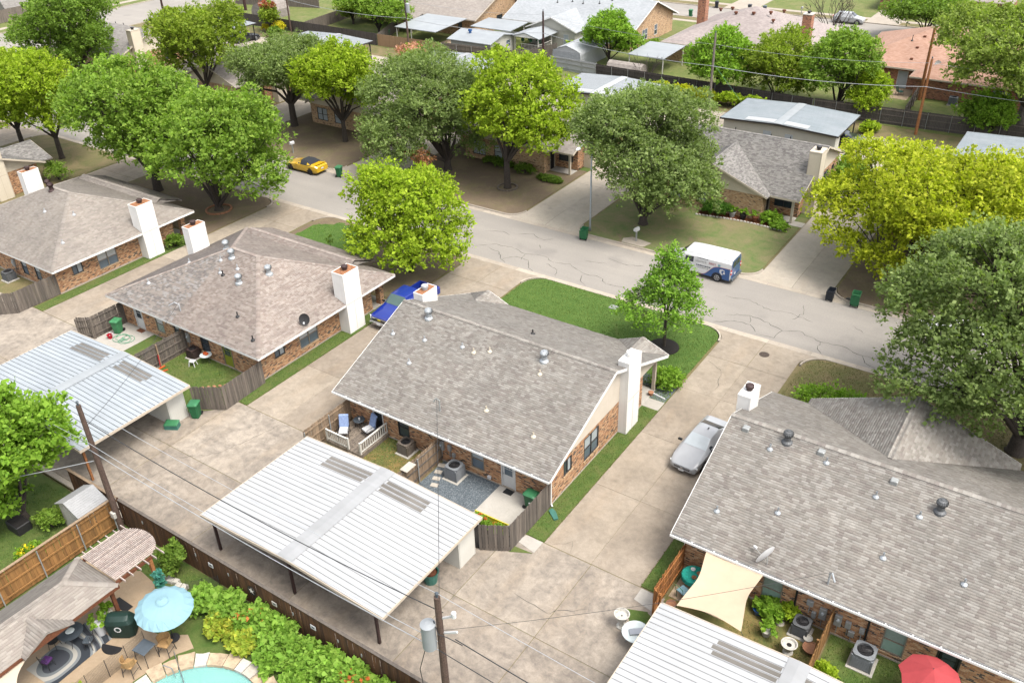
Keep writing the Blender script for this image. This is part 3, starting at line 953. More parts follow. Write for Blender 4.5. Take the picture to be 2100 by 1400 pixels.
def grass(poly, dens, cols, label, h=0.05, z=0.012, wd=0.018):
 dens = dens * 2.2
 x = np.array([p[0] for p in poly]); y = np.array([p[1] for p in poly])
 n = int((x.max() - x.min()) * (y.max() - y.min()) * dens)
 px = RNG.uniform(x.min(), x.max(), n); py = RNG.uniform(y.min(), y.max(), n)
 m = in_poly(px, py, poly)
 px, py = px[m], py[m]
 n = len(px)
 a = RNG.uniform(0, 2 * np.pi, n); hh = RNG.uniform(0.5, 1.3, n) * h
 lx, ly = RNG.normal(0, 0.5, n) * hh, RNG.normal(0, 0.5, n) * hh
 w2 = wd * RNG.uniform(0.6, 1.4, n)
 V = np.zeros((n, 4, 3))
 V[:, 0] = np.stack([px - w2 * np.cos(a), py - w2 * np.sin(a), np.full(n, z - 0.005)], 1)
 V[:, 1] = np.stack([px + w2 * np.cos(a), py + w2 * np.sin(a), np.full(n, z - 0.005)], 1)
 V[:, 2] = np.stack([px + lx + w2 * 0.4 * np.cos(a), py + ly + w2 * 0.4 * np.sin(a), z + hh], 1)
 V[:, 3] = np.stack([px + lx - w2 * 0.4 * np.cos(a), py + ly - w2 * 0.4 * np.sin(a), z + hh], 1)
 c = np.array(cols)[RNG.integers(0, len(cols), n)] * RNG.uniform(0.8, 1.2, (n, 1)) * 0.68
 me = npmesh('grass', V.reshape(-1, 3), np.arange(n * 4).reshape(-1, 4), 'grass_blade', c)
 o = bpy.data.objects.new('grass', me)
 COL.objects.link(o)
 return tag(o, label, 'grass', kind='stuff')
GL = [(0.080, 0.145, 0.018), (0.105, 0.17, 0.026), (0.15, 0.20, 0.04)]
GD = [(0.11, 0.14, 0.03), (0.20, 0.18, 0.06), (0.26, 0.21, 0.09), (0.14, 0.16, 0.04)]
grass(rounded(-34.33 + 0.11, -17.82 - 0.11, 43.2, YN - 0.11), 90, GL, 'short lush grass of the front lawn around the young tree')
grass(rounded(-12.05, 5.0, 43.3, YN - 0.2), 60, GD, 'yellowing grass of the front lawn under the big oak')
grass(rect(-18.93, -17.77, 27.76, 40.9), 110, GL + GD[:1], 'green grass strip between brick side wall and wide driveway')
grass(rect(-41.33, -40.17, 27.76, 43), 90, GL + GD[:1], 'green grass strip beside the brick wall and the blue pickup')
grass(rect(-64.1, -63.05, 27.85, 43), 60, GL + GD[:2], 'thin grass strip beside the farthest left driveway')
grass(rect(-12.33, -11.2, 27.8, 33), 110, GL + GD[:1], 'green grass strip outside the orange cedar patio fence')
grass(PATCH, 60, [(0.10, 0.22, 0.025), (0.13, 0.26, 0.03)], 'bright green patch of lawn with a small sapling', z=0.02)
# == roofs with real shingle tabs
PAL = {
 'taupe': [(0.285, 0.262, 0.236), (0.318, 0.294, 0.266), (0.345, 0.321, 0.292), (0.262, 0.232, 0.212), (0.378, 0.354, 0.324), (0.304, 0.276, 0.248)],
 'rose': [(0.312, 0.258, 0.228), (0.340, 0.288, 0.256), (0.365, 0.312, 0.280), (0.288, 0.234, 0.208), (0.388, 0.336, 0.300)],
 'mixed': [(0.265, 0.240, 0.224), (0.375, 0.352, 0.336), (0.325, 0.280, 0.252), (0.240, 0.213, 0.200), (0.350, 0.308, 0.276)],
 'tan': [(0.320, 0.284, 0.252), (0.340, 0.304, 0.270), (0.360, 0.324, 0.290), (0.302, 0.264, 0.236)],
 'grey': [(0.225, 0.214, 0.203), (0.262, 0.248, 0.238), (0.296, 0.282, 0.268), (0.196, 0.184, 0.177), (0.318, 0.304, 0.290)],
}
PAL = {k_: [kc(c_) for c_ in v_] for k_, v_ in PAL.items()}
def shingles(polys, pal, parent, e=0.135, wmin=0.16, wmax=0.36, name='shingles'):
 cols = np.array(PAL[pal])
 Vs, Cs = [], []
 for poly in polys:
  P = np.array(poly, dtype=float)
  n = np.cross(P[1] - P[0], P[2] - P[0])
  if n[2] < 0:
   P = P[::-1]
   n = -n
  n = n / np.linalg.norm(n)
  v = np.array([0, 0, 1.0]) - n * n[2]
  v /= np.linalg.norm(v)
  u = np.cross(v, n)
  o = P[P[:, 2].argmin()]
  pu, pv = (P - o) @ u, (P - o) @ v
  k = len(P)
  r = 0
  y = -0.02
  while y < pv.max():
   yc = min(max(y + e * 0.5, pv.min() + 1e-4), pv.max() - 1e-4)
   xs = []
   for i in range(k):
    a, b = (pu[i], pv[i]), (pu[(i + 1) % k], pv[(i + 1) % k])
    if (a[1] - yc) * (b[1] - yc) < 0:
     xs.append(a[0] + (b[0] - a[0]) * (yc - a[1]) / (b[1] - a[1]))
   if len(xs) >= 2:
    x0, x1 = min(xs), max(xs)
    ws = RNG.uniform(wmin, wmax, int((x1 - x0) / wmin) + 4)
    ed = np.concatenate([[0], np.cumsum(ws)]) - RNG.uniform(0, wmax)
    ed = np.clip(ed + x0, x0, x1)
    a, b = ed[:-1], ed[1:]
    m = (b - a) > 0.01
    a, b = a[m] , b[m]
    nn = len(a)
    th = RNG.uniform(0.014, 0.026, nn)
    q = np.zeros((nn, 6, 3))
    dz = RNG.uniform(-0.006, 0.006, nn)
    def pt(uu, vv, hh):
     return o + uu[:, None] * u + np.asarray(vv)[:, None] * v + np.asarray(hh)[:, None] * n
    y0 = np.full(nn, y) + dz
    y1 = np.full(nn, y + e * 1.08)
    g = 0.003
    q[:, 0] = pt(a + g, y0, np.zeros(nn)); q[:, 1] = pt(b - g, y0, np.zeros(nn))
    q[:, 2] = pt(a + g, y0, th); q[:, 3] = pt(b - g, y0, th)
    q[:, 4] = pt(a + g, y1, np.full(nn, 0.004)); q[:, 5] = pt(b - g, y1, np.full(nn, 0.004))
    Vs.append(q)
    Cs.append(cols[RNG.integers(0, len(cols), nn)] * RNG.uniform(0.93, 1.07, (nn, 1)))
   y += e
   r += 1
 Q = np.concatenate(Vs)
 C = np.concatenate(Cs)
 n = len(Q)
 b = np.arange(n)[:, None] * 6
 F = np.concatenate([b + np.array([[0, 1, 3, 2]]), b + np.array([[2, 3, 5, 4]])], 1).reshape(-1, 4)
 me = npmesh(name, Q.reshape(-1, 3) - np.array(wloc(parent)), F, 'shingle', np.repeat(C, 2, axis=0))
 ob = bpy.data.objects.new(name, me)
 COL.objects.link(ob)
 ob.parent = parent
 ob['kind'] = 'stuff'
 return ob
def ridge_caps(lines, pal, parent):
 cols = PAL[pal]
 Vs, Fs, Cs = [], [], []
 for p, q in lines:
  p, q = Vector(p), Vector(q)
  d = q - p
  L = d.length
  d = d / L
  sd = d.cross(Vector((0, 0, 1))).normalized()
  up = sd.cross(d).normalized()
  k = int(L / 0.2)
  for i in range(k):
   a = p + d * (i * L / k)
   b = a + d * (L / k * 1.1)
   o = len(Vs)
   for c0, hh in ((a, 0.03), (b, 0.012)):
    Vs += [tuple(c0 + sd * 0.15 + up * (hh - 0.045)), tuple(c0 + up * (hh + 0.015)), tuple(c0 - sd * 0.15 + up * (hh - 0.045))]
   Fs += [(o, o + 1, o + 4, o + 3), (o + 1, o + 2, o + 5, o + 4)]
   q_ = random.uniform(0.93, 1.05)
   c = [x * q_ for x in random.choice(cols)]
   Cs += [c, c]
 me = npmesh('ridge_caps', np.array(Vs) - np.array(wloc(parent)), np.array(Fs), 'shingle', np.array(Cs))
 ob = bpy.data.objects.new('ridge_caps', me)
 COL.objects.link(ob)
 ob.parent = parent
 ob['kind'] = 'stuff'
 return ob
# == walls, windows, doors
def wall(parent, axis, c, a0, a1, z0, z1, out, ops=(), mat='brick', t=0.12, name='wall'):
 As = sorted({a0, a1, *[o[0] for o in ops], *[o[1] for o in ops]})
 Zs = sorted({z0, z1, *[o[2] for o in ops], *[o[3] for o in ops]})
 b = MB()
 ci = c - out * t
 def put(al, ah, zl, zh):
  if axis == 'x': b.box(al, ah, min(c, ci), max(c, ci), zl, zh)
  else: b.box(min(c, ci), max(c, ci), al, ah, zl, zh)
 for zi in range(len(Zs) - 1):
  run = None
  for ai in range(len(As) - 1):
   am, zm = (As[ai] + As[ai + 1]) / 2, (Zs[zi] + Zs[zi + 1]) / 2
   hole = any(o[0] < am < o[1] and o[2] < zm < o[3] for o in ops)
   if hole:
    if run is not None: put(run, As[ai], Zs[zi], Zs[zi + 1])
    run = None
   elif run is None:
    run = As[ai]
  if run is not None: put(run, As[-1], Zs[zi], Zs[zi + 1])
 return b.build(name, mat, parent)
def pbox(b, axis, c, out, a0, a1, d0, d1, z0, z1, mi=0):
 y0, y1 = c + out * d0, c + out * d1
 if axis == 'x': b.box(a0, a1, y0, y1, z0, z1, mi)
 else: b.box(y0, y1, a0, a1, z0, z1, mi)
def window(parent, axis, c, out, a0, a1, z0, z1, kind='sash', frame='frame_dark', up='glass_blind', lo='glass_screen', sill=True):
 b = MB()
 w = 0.05
 for (p, q, r, s) in ((a0, a1, z0, z0 + w), (a0, a1, z1 - w, z1), (a0, a0 + w, z0 + w, z1 - w), (a1 - w, a1, z0 + w, z1 - w)):
  pbox(b, axis, c, out, p, q, -0.09, 0.012, r, s)
 zm = z0 + (z1 - z0) * 0.48
 cells = []
 if kind in ('sash', 'double'):
  cols = [(a0 + w, a1 - w)] if kind == 'sash' else [(a0 + w, (a0 + a1) / 2 - 0.03), ((a0 + a1) / 2 + 0.03, a1 - w)]
  if kind == 'double':
   pbox(b, axis, c, out, (a0 + a1) / 2 - 0.03, (a0 + a1) / 2 + 0.03, -0.09, 0.008, z0 + w, z1 - w)
  for (p, q) in cols:
   pbox(b, axis, c, out, p, q, -0.08, -0.01, zm - 0.022, zm + 0.022)
   cells += [(p, q, z0 + w, zm - 0.022, lo, -0.045), (p, q, zm + 0.022, z1 - w, up, -0.06)]
 else:
  am = (a0 + a1) / 2
  pbox(b, axis, c, out, am - 0.025, am + 0.025, -0.08, 0.0, z0 + w, z1 - w)
  cells += [(a0 + w, am - 0.025, z0 + w, z1 - w, lo, -0.045), (am + 0.025, a1 - w, z0 + w, z1 - w, up, -0.06)]
 f = b.build('window', frame, parent)
 for (p, q, r, s, m, d) in cells:
  g = MB()
  pbox(g, axis, c, out, p, q, d - 0.012, d, r, s)
  g.build('pane', m, f)
 if sill:
  g = MB()
  pbox(g, axis, c, out, a0 - 0.06, a1 + 0.06, -0.1, 0.05, z0 - 0.075, z0)
  g.build('sill', 'brick_tan', f)
 return f
def door(parent, axis, c, out, a0, a1, z1, mat='door_white', frame='frame_white', glass=True, lites=False, label=None):
 b = MB()
 w = 0.07
 pbox(b, axis, c, out, a0, a1, -0.1, 0.02, z1 - w, z1)
 pbox(b, axis, c, out, a0, a0 + w, -0.1, 0.02, 0.0, z1 - w)
 pbox(b, axis, c, out, a1 - w, a1, -0.1, 0.02, 0.0, z1 - w)
 fr = b.build('door_frame', frame, parent)
 g = MB()
 p, q = a0 + w + 0.01, a1 - w - 0.01
 pbox(g, axis, c, out, p, q, -0.075, -0.035, 0.02, z1 - w - 0.01)
 d = g.build('door', mat, parent)
 if label: d['label'] = label
 if glass:
  gz0 = z1 * 0.46
  g = MB()
  pbox(g, axis, c, out, p + 0.13, q - 0.13, -0.035, -0.026, gz0, z1 - 0.22)
  g.build('pane', 'glass_dark' if not lites else 'glass_screen', d)
  g = MB()
  zs = [gz0 - 0.03, (gz0 + z1 - 0.22) / 2 - 0.015, z1 - 0.22]
  for zz in zs:
   pbox(g, axis, c, out, p + 0.10, q - 0.10, -0.035, -0.018, zz, zz + 0.03)
  for aa in (p + 0.10, q - 0.13):
   pbox(g, axis, c, out, aa, aa + 0.03, -0.035, -0.018, gz0 + 0.001, z1 - 0.221)
  if lites:
   for kx in (1, 2):
    aa = p + 0.13 + (q - p - 0.26) * kx / 3
    pbox(g, axis, c, out, aa - 0.008, aa + 0.008, -0.035, -0.02, (gz0 + z1 - 0.22) / 2 + 0.016, z1 - 0.221)
  g.build('glazing_bar', mat, d)
 g = MB()
 pbox(g, axis, c, out, p + 0.05, p + 0.10, -0.035, 0.02, 0.98, 1.03)
 g.build('handle', 'steel', d)
 return d
# == small roof pieces
def vent_pipe(parent, x, y, z, mat='galv_white', h=0.34):
 b = MB()
 b.lathe((x, y, z), [(0.155, -0.05), (0.15, 0.02), (0.075, 0.10), (0.048, 0.12), (0.046, h), (0.036, h), (0.034, h - 0.05)], 10)
 return b.build('vent_pipe', mat, parent, smooth=False)
def turbine(parent, x, y, z, mat='galvanised'):
 b = MB()
 b.lathe((x, y, z), [(0.30, -0.12), (0.28, 0.0), (0.17, 0.08), (0.165, 0.30), (0.185, 0.32)], 16)
 o = b.build('turbine_vent', mat, parent)
 h = MB()
 n = 18
 for i in range(n):
  a = 2 * math.pi * i / n
  a2 = a + 2 * math.pi / n * 1.25
  pr = [(0.17, 0.32), (0.245, 0.42), (0.255, 0.52), (0.20, 0.62), (0.06, 0.67)]
  vs = []
  for r, zz in pr:
   vs += [(x + r * 1.04 * math.cos(a), y + r * 1.04 * math.sin(a), z + zz), (x + r * 0.93 * math.cos(a2), y + r * 0.93 * math.sin(a2), z + zz)]
  h.add(vs, [(2 * k, 2 * k + 1, 2 * k + 3, 2 * k + 2) for k in range(4)])
 h.lathe((x, y, z + 0.655), [(0.10, 0), (0.09, 0.03), (0.0, 0.035)], 12)
 h.build('turbine_head', mat, o)
 return o
def box_vent(parent, x, y, z, mat='meter_grey'):
 return MB().bevbox(x - 0.17, x + 0.17, y - 0.17, y + 0.17, z - 0.08, z + 0.16, 0.03).build('box_vent', mat, parent)
def chimney(parent, x0, x1, y0, y1, z0, z1, mat='siding_white', rusty=False, flue='white_paint', brick=False, trim='white_paint'):
 b = MB().box(x0, x1, y0, y1, z0, z1 - 0.10)
 o = b.build('chimney', mat, parent)
 c = MB()
 if brick:
  c.box(x0 - 0.05, x1 + 0.05, y0 - 0.05, y1 + 0.05, z1 - 0.099, z1)
  c.build('cap', 'stone_white', o)
 else:
  for (p, q, r, s) in ((x0 - 0.02, x0 + 0.03, y0 - 0.02, y1 + 0.02), (x1 - 0.03, x1 + 0.02, y0 - 0.02, y1 + 0.02), (x0 + 0.03, x1 - 0.03, y0 - 0.02, y0 + 0.03), (x0 + 0.03, x1 - 0.03, y1 - 0.03, y1 + 0.02)):
   c.box(p, q, r, s, z1 - 0.12, z1)
  c.build('cap', trim, o)
  MB().box(x0 + 0.031, x1 - 0.031, y0 + 0.031, y1 - 0.031, z1 - 0.099, z1 - 0.015).build('crown_sheet', 'rust' if rusty else trim, o)
  t = MB()
  for xx in (x0, x1):
   for yy in (y0, y1):
    sx, sy = (1 if xx == x1 else -1), (1 if yy == y1 else -1)
    t.box(xx + sx * 0.012, xx - sx * 0.07, yy + sy * 0.012, yy - sy * 0.07, z0 + 0.05, z1 - 0.121)
  t.build('corner_board', trim, o)
  t = MB()
  for xx, s in ((x1, 1), (x0, -1)):
   t.box(xx, xx + s * 0.008, y0 + 0.07, y1 - 0.07, z0 + 2.35, z0 + 2.39)
   t.box(xx, xx + s * 0.006, (y0 + y1) / 2 - 0.012, (y0 + y1) / 2 + 0.012, z0 + 0.06, z0 + 2.349)
  t.build('panel_joint', 'beige_trim', o)
 xm, ym = (x0 + x1) / 2, (y0 + y1) / 2
 f = MB().lathe((xm, ym, z1 - 0.05), [(0.17, 0), (0.17, 0.19), (0.235, 0.20), (0.235, 0.34), (0.19, 0.37), (0.0, 0.37)], 18)
 f.build('flue', flue, o)
 return o
def gutter(parent, x0, x1, y, z, s=-1, mat='white_paint', hangers=True):
 b = MB()
 d = 0.14
 b.box(x0, x1, y, y + s * d, z - 0.11, z - 0.10)
 b.box(x0, x1, y + s * (d - 0.05), y + s * d, z - 0.099, z + 0.006)
 b.box(x0, x0 + 0.01, y, y + s * (d - 0.013), z - 0.099, z)
 b.box(x1 - 0.01, x1, y, y + s * (d - 0.013), z - 0.099, z)
 if hangers:
  k = int((x1 - x0) / 1.1)
  for i in range(1, k):
   xx = x0 + (x1 - x0) * i / k
   b.box(xx - 0.03, xx + 0.03, y, y + s * (d - 0.052), z - 0.02, z + 0.004)
 o = b.build('gutter', mat, parent)
 MB().box(x0 + 0.011, x1 - 0.011, y + s * 0.004, y + s * (d - 0.052), z - 0.098, z - 0.05).build('gutter_trough', 'door_black', o)
 return o
def downspout(parent, x, y, z, dx=0.0, dy=-0.0, mat='white_paint'):
 b = MB()
 b.tube([(x, y, z), (x, y, z - 0.1), (x + dx, y + dy, z - 0.35), (x + dx, y + dy, 0.18), (x + dx + 0.12, y + dy - 0.06, 0.08)], 0.042, 6)
 return b.build('downspout', mat, parent)
# == roof assemblies
PITCH = 0.40
def gable_roof(h, xl, xr, ya, yb, ze, wings=(), pal='taupe', far=None, fascia='white_paint', wing_xdir=None, thick=0.10):
 ym = (ya + yb) / 2
 zr = ze + PITCH * (yb - ya) / 2
 polys = [[(xl, ya, ze), (xr, ya, ze), (xr, ym, zr), (xl, ym, zr)], [(xr, yb, ze), (xl, yb, ze), (xl, ym, zr), (xr, ym, zr)]]
 caps = [((xl, ym, zr), (xr, ym, zr))]
 wp = []
 for (xc, hw, ye, yf, s) in wings:
  za = ze + PITCH * hw
  yv = ye - s * hw
  wp.append([(xc - hw, ye, ze), (xc - hw, yf, ze), (xc, yf, za), (xc, yv, za)])
  wp.append([(xc + hw, ye, ze), (xc + hw, yf, ze), (xc, yf, za), (xc, yv, za)])
  caps.append(((xc, yv, za), (xc, yf, za)))
 b = MB()
 for p in polys + wp:
  b.slab([(x, y, z + (0.012 if p in wp else 0)) for x, y, z in p], thick)
 roof = b.build('roof', far or 'shingle_tan', h)
 if far is None:
  shingles([[(x, y, z + (0.012 if p in wp else 0)) for x, y, z in p] for p in polys + wp], pal, roof)
  ridge_caps([((a[0], a[1], a[2] + 0.02), (c[0], c[1], c[2] + 0.02)) for a, c in caps], pal, roof)
 f = MB()
 for y, s in ((ya, -1), (yb, 1)):
  f.box(xl, xr, y, y + s * 0.025, ze - 0.17, ze + 0.004)
 for x, s in ((xl, -1), (xr, 1)):
  for y0, y1 in ((ya, ym), (yb, ym)):
   f.bar((x + s * 0.014, y0, ze - 0.075), (x + s * 0.014, y1, zr - 0.075), 0.026, 0.17)
 for (xc, hw, ye, yf, s) in wings:
  za = ze + PITCH * hw
  for sx in (-1, 1):
   f.bar((xc + sx * hw, yf + s * 0.014, ze - 0.07), (xc, yf + s * 0.014, za - 0.07), 0.026, 0.16)
 f.build('fascia', fascia, h)
 return roof, zr, ym
def gable_wall(h, x, ya, yb, zb, xs, ye_a, ye_b, ze, mat='siding_beige', t=0.1):
 ym = (ye_a + ye_b) / 2
 zt = lambda y: ze + PITCH * min(y - ye_a, ye_b - y) - 0.10
 pts = [(ya, zb), (yb, zb), (yb, zt(yb)), (ym, zt(ym)), (ya, zt(ya))]
 b = MB()
 xo, xi = x + xs * 0.015, x - xs * t
 vs = [(xo, y, z) for y, z in pts] + [(xi, y, z) for y, z in pts]
 n = len(pts)
 fs = [tuple(range(n)), tuple(range(2 * n - 1, n - 1, -1))] + [((i + 1) % n, i, n + i, n + (i + 1) % n) for i in range(n)]
 if xs < 0: fs = [q[::-1] for q in fs]
 b.add(vs, fs)
 return b.build('gable', mat, h)
def front_gable(h, xc, hw, y, s, zb, ze, mat='siding_cream', t=0.1):
 za = ze + PITCH * hw - 0.12
 pts = [(xc - hw + 0.3, zb), (xc + hw - 0.3, zb), (xc + hw - 0.3, zb + 0.02), (xc, za), (xc - hw + 0.3, zb + 0.02)]
 yo, yi = y, y - s * t
 vs = [(x, yo, z) for x, z in pts] + [(x, yi, z) for x, z in pts]
 n = len(pts)
 fs = [tuple(range(n)), tuple(range(2 * n - 1, n - 1, -1))] + [((i + 1) % n, i, n + i, n + (i + 1) % n) for i in range(n)]
 if s > 0: fs = [q[::-1] for q in fs]
 return MB().add(vs, fs).build('gable', mat, h)
def hip_roof(h, xl, xr, ya, yb, ze, wing=None, pal='rose', far=None, fascia='white_paint', thick=0.10, pals=None):
 ym = (ya + yb) / 2
 d = (yb - ya) / 2
 zr = ze + PITCH * d
 a, b_ = (xl + d, ym, zr), (xr - d, ym, zr)
 if xr - xl < 2 * d:
  m = ((xl + xr) / 2, ym, zr)
  a = b_ = m
 C = [(xl, ya, ze), (xr, ya, ze), (xr, yb, ze), (xl, yb, ze)]
 polys = [[C[0], C[1], b_, a], [C[1], C[2], b_], [C[2], C[3], a, b_], [C[3], C[0], a]]
 caps = [(C[0], a), (C[1], b_), (C[2], b_), (C[3], a), (a, b_)]
 wp = []
 if wing:
  xa, xb, ye, yr, s = wing
  zw = ze + PITCH * abs(ye - yr)
  yv = yr - s * max(0.15, (PITCH * (abs(yr - ym)) - (zr - zw)) / (2 * PITCH))
  zv = zr - PITCH * abs(yv - ym)
  wp = [[(xa, ye, ze), (xb, ye, ze), (xb, yr, zw), (xa, yr, zw)], [(xa, yr, zw), (xb, yr, zw), (xb, yv, zv), (xa, yv, zv)]]
  caps.append(((xa, yr, zw), (xb, yr, zw)))
 b = MB()
 for p in polys:
  b.slab(p, thick)
 for p in wp:
  b.slab([(x, y, z + 0.015) for x, y, z in p], thick)
 if wing:
  for x in (xa, xb):
   b.add([(x, ye, ze), (x, yr, zw), (x, yv, zv - 0.1)], [(0, 1, 2)])
 roof = b.build('roof', far or 'shingle_tan', h)
 if far is None:
  if pals:
   E_ = (xl + 0.46 * (xr - xl), ya, ze)
   shingles([[C[0], E_, a]], pals[0], roof)
   shingles([[E_, C[1], b_, a]] + polys[1:] + [[(x, y, z + 0.015) for x, y, z in p] for p in wp], pals[1], roof)
  else:
   shingles(polys + [[(x, y, z + 0.015) for x, y, z in p] for p in wp], pal, roof)
  ridge_caps([((p[0], p[1], p[2] + 0.02), (q[0], q[1], q[2] + 0.02)) for p, q in caps if (Vector(p) - Vector(q)).length > 0.3], pal, roof)
 f = MB()
 for y, s in ((ya, -1), (yb, 1)):
  f.box(xl, xr, y, y + s * 0.025, ze - 0.17, ze + 0.004)
 for x, s in ((xl, -1), (xr, 1)):
  f.box(x, x + s * 0.025, ya + 0.001, yb - 0.001, ze - 0.17, ze + 0.004)
 f.build('fascia', fascia, h)
 return roof, zr, ym
def soffit(h, x0, x1, y0, y1, z, mat='beige_trim'):
 return MB().box(x0, x1, y0, y1, z - 0.03, z).build('soffit', mat, h)
def slope_z(y, ya, yb, ze=2.4):
 return ze + PITCH * min(y - ya, yb - y)
ZE = 2.40
ZW = 2.30
def footing(h, x0, x1, y0, y1):
 return MB().box(x0 - 0.03, x1 + 0.03, y0 - 0.03, y1 + 0.03, -0.14, 0.10).build('footing', 'kerb', h)
def meters(h, x, y, s, spec):
 for (dx, z, w_, hh, kind) in spec:
  b = MB()
  b.bevbox(x + dx - w_ / 2, x + dx + w_ / 2, y, y + s * 0.14, z, z + hh, 0.015)
  o = b.build('meter_box', 'meter_grey', h)
  if kind:
   m = MB()
   m.rings([[(x + dx + r * math.cos(k * math.pi / 6), y + s * (0.14 + d), z + hh * 0.6 + r * math.sin(k * math.pi / 6)) for k in range(12)] for r, d in ((0.085, 0), (0.08, 0.07), (0.05, 0.09))])
   m.build('dial', 'glass_blind', o)
  MB().tube([(x + dx, y + s * 0.06, z + 0.01), (x + dx, y + s * 0.06, max(0.05, z - 0.5))], 0.022, 6).build('conduit', 'meter_grey', h)
# == the near row
# ---- house in the middle
xl, xr, ya, yb = -34.0, -18.57, 29.65, 43.7
h = thing('duplex_house', 'brick duplex with taupe shingle gable roof behind the white ribbed carport', 'house', (-26.3, 36.7, 0))
HA = h
footing(h, -33.55, -18.97, 30.2, 41.0)
roof, zr, ym = gable_roof(h, xl, xr, ya, yb, ZE, [(-20.35, 1.78, 43.7, 43.75, 1), (-32.42, 1.58, 43.7, 43.75, 1)], 'taupe')
wall(h, 'x', 30.2, -33.55, -18.97, 0.1, ZW, -1, [(-31.45, -30.65, 0.1, 2.05), (-29.5, -28.65, 0.5, 1.95), (-24.15, -23.25, 0.5, 1.95), (-22.1, -21.15, 0.1, 2.05)])
wall(h, 'y', -18.97, 30.32, 41.0, 0.1, ZW, 1, [(31.65, 32.5, 1.05, 2.05), (33.85, 35.5, 0.55, 2.1)])
wall(h, 'y', -33.55, 30.32, 41.0, 0.1, ZW, -1, [(31.65, 32.5, 1.05, 2.05), (33.85, 35.5, 0.55, 2.1)])
wall(h, 'x', 41.0, -22.4, -19.09, 0.1, ZW, 1, [(-21.6, -20.6, 0.1, 2.05)])
wall(h, 'x', 41.0, -33.43, -30.4, 0.1, ZW, 1)
wall(h, 'y', -22.4, 41.01, 43.0, 0.1, ZW, 1)
wall(h, 'y', -30.4, 41.01, 43.0, 0.1, ZW, -1)
wall(h, 'x', 43.0, -30.28, -22.52, 0.1, ZW, 1, [(-29.4, -27.6, 0.6, 2.0), (-25.2, -23.4, 0.6, 2.0)])
window(h, 'x', 30.2, -1, -29.5, -28.65, 0.5, 1.95, 'sash', 'frame_dark', 'glass_dark', 'glass_dark')
window(h, 'x', 30.2, -1, -24.15, -23.25, 0.5, 1.95, 'sash', 'frame_tan', 'glass_blind', 'glass_screen')
window(h, 'x', 43.0, 1, -29.4, -27.6, 0.6, 2.0, 'double')
window(h, 'x', 43.0, 1, -25.2, -23.4, 0.6, 2.0, 'double')
for x, s in ((-18.97, 1), (-33.55, -1)):
 window(h, 'y', x, s, 31.65, 32.5, 1.05, 2.05, 'slider', 'frame_dark', 'glass_blind', 'glass_dark')
 window(h, 'y', x, s, 33.85, 35.5, 0.55, 2.1, 'double', 'frame_dark', 'glass_blind', 'glass_screen')
 gable_wall(h, x, 30.25, 43.3, ZW, s, ya, yb, ZE, 'siding_beige')
door(h, 'x', 30.2, -1, -31.45, -30.65, 2.05, 'door_black', 'frame_white', True, label='black rear door opening on the wooden deck')
door(h, 'x', 30.2, -1, -22.1, -21.15, 2.05, 'door_white', 'frame_white', True, True, label='white half glazed rear door opening on the pale patio')
door(h, 'x', 41.0, 1, -21.6, -20.6, 2.05, 'brown_panel', 'frame_white', False)
for p in ((-26.2, 0.9, 0.34, 0.6, True), (-25.62, 1.05, 0.22, 0.4, False), (-25.35, 0.7, 0.2, 0.26, False)):
 meters(h, p[0], 30.2, -1, [(0, p[1], p[2], p[3], p[4])])
MB().bevbox(-23.0, -22.78, 30.05, 30.2, 0.25, 0.42, 0.02).build('outlet_box', 'plastic_white', h)
chimney(h, -19.1, -18.42, 37.9, 39.42, 0.0, 5.1, 'siding_white')
chimney(h, -33.98, -33.25, 37.65, 39.1, 0.1, 5.35, 'siding_white', True, 'galv_white')
gutter(h, xl, xr, ya - 0.028, ZE)
downspout(h, -18.72, ya - 0.07, ZE - 0.1, -0.2, 0.7)
MB().prism([(-18.75, 30.1), (-18.45, 30.0), (-18.05, 29.6), (-18.2, 29.4), (-18.8, 29.85)], 0.02, 0.1).build('splash_block', 'teal_box', h)
soffit(h, xl + 0.03, xr - 0.03, ya + 0.01, 30.19, ZE - 0.11)
MB().bevbox(-22.35, -18.95, 41.05, 43.0, -0.1, 0.05, 0.02).build('porch_floor', 'patio', h)
MB().box(-19.2, -19.0, 42.85, 43.05, 0.05, ZW).build('porch_post', 'beige_trim', h)
MB().box(-30.6, -30.4, 42.85, 43.05, 0.05, ZW).build('porch_post', 'beige_trim', h)
MB().box(-33.5, -18.95, 43.3, 43.5, ZW - 0.2, ZW + 0.06).build('porch_beam', 'beige_trim', h)
for (x, y) in ((-31.5, 36.1), (-22.85, 35.9)):
 turbine(h, x, y, slope_z(y, ya, yb) + 0.02)
for (x, y, m) in ((-33.0, 34.3, 'galv_white'), (-30.7, 34.6, 'galv_white'), (-28.1, 35.0, 'galv_white'), (-27.2, 34.9, 'cream_trim'), (-26.3, 35.3, 'cream_trim'), (-30.6, 32.9, 'galv_white'), (-22.6, 35.0, 'cream_trim'), (-24.2, 31.9, 'cream_trim'), (-20.8, 31.5, 'cream_trim'), (-25.4, 38.6, 'dark_metal')):
 vent_pipe(h, x, y, slope_z(y, ya, yb) + 0.02, m, 0.3)
MB().tube([(-26.75, 30.9, 2.75), (-26.75, 30.9, 3.65), (-26.85, 30.75, 3.85), (-27.0, 30.7, 3.6)], 0.05, 8).build('service_mast', 'meter_grey', h)
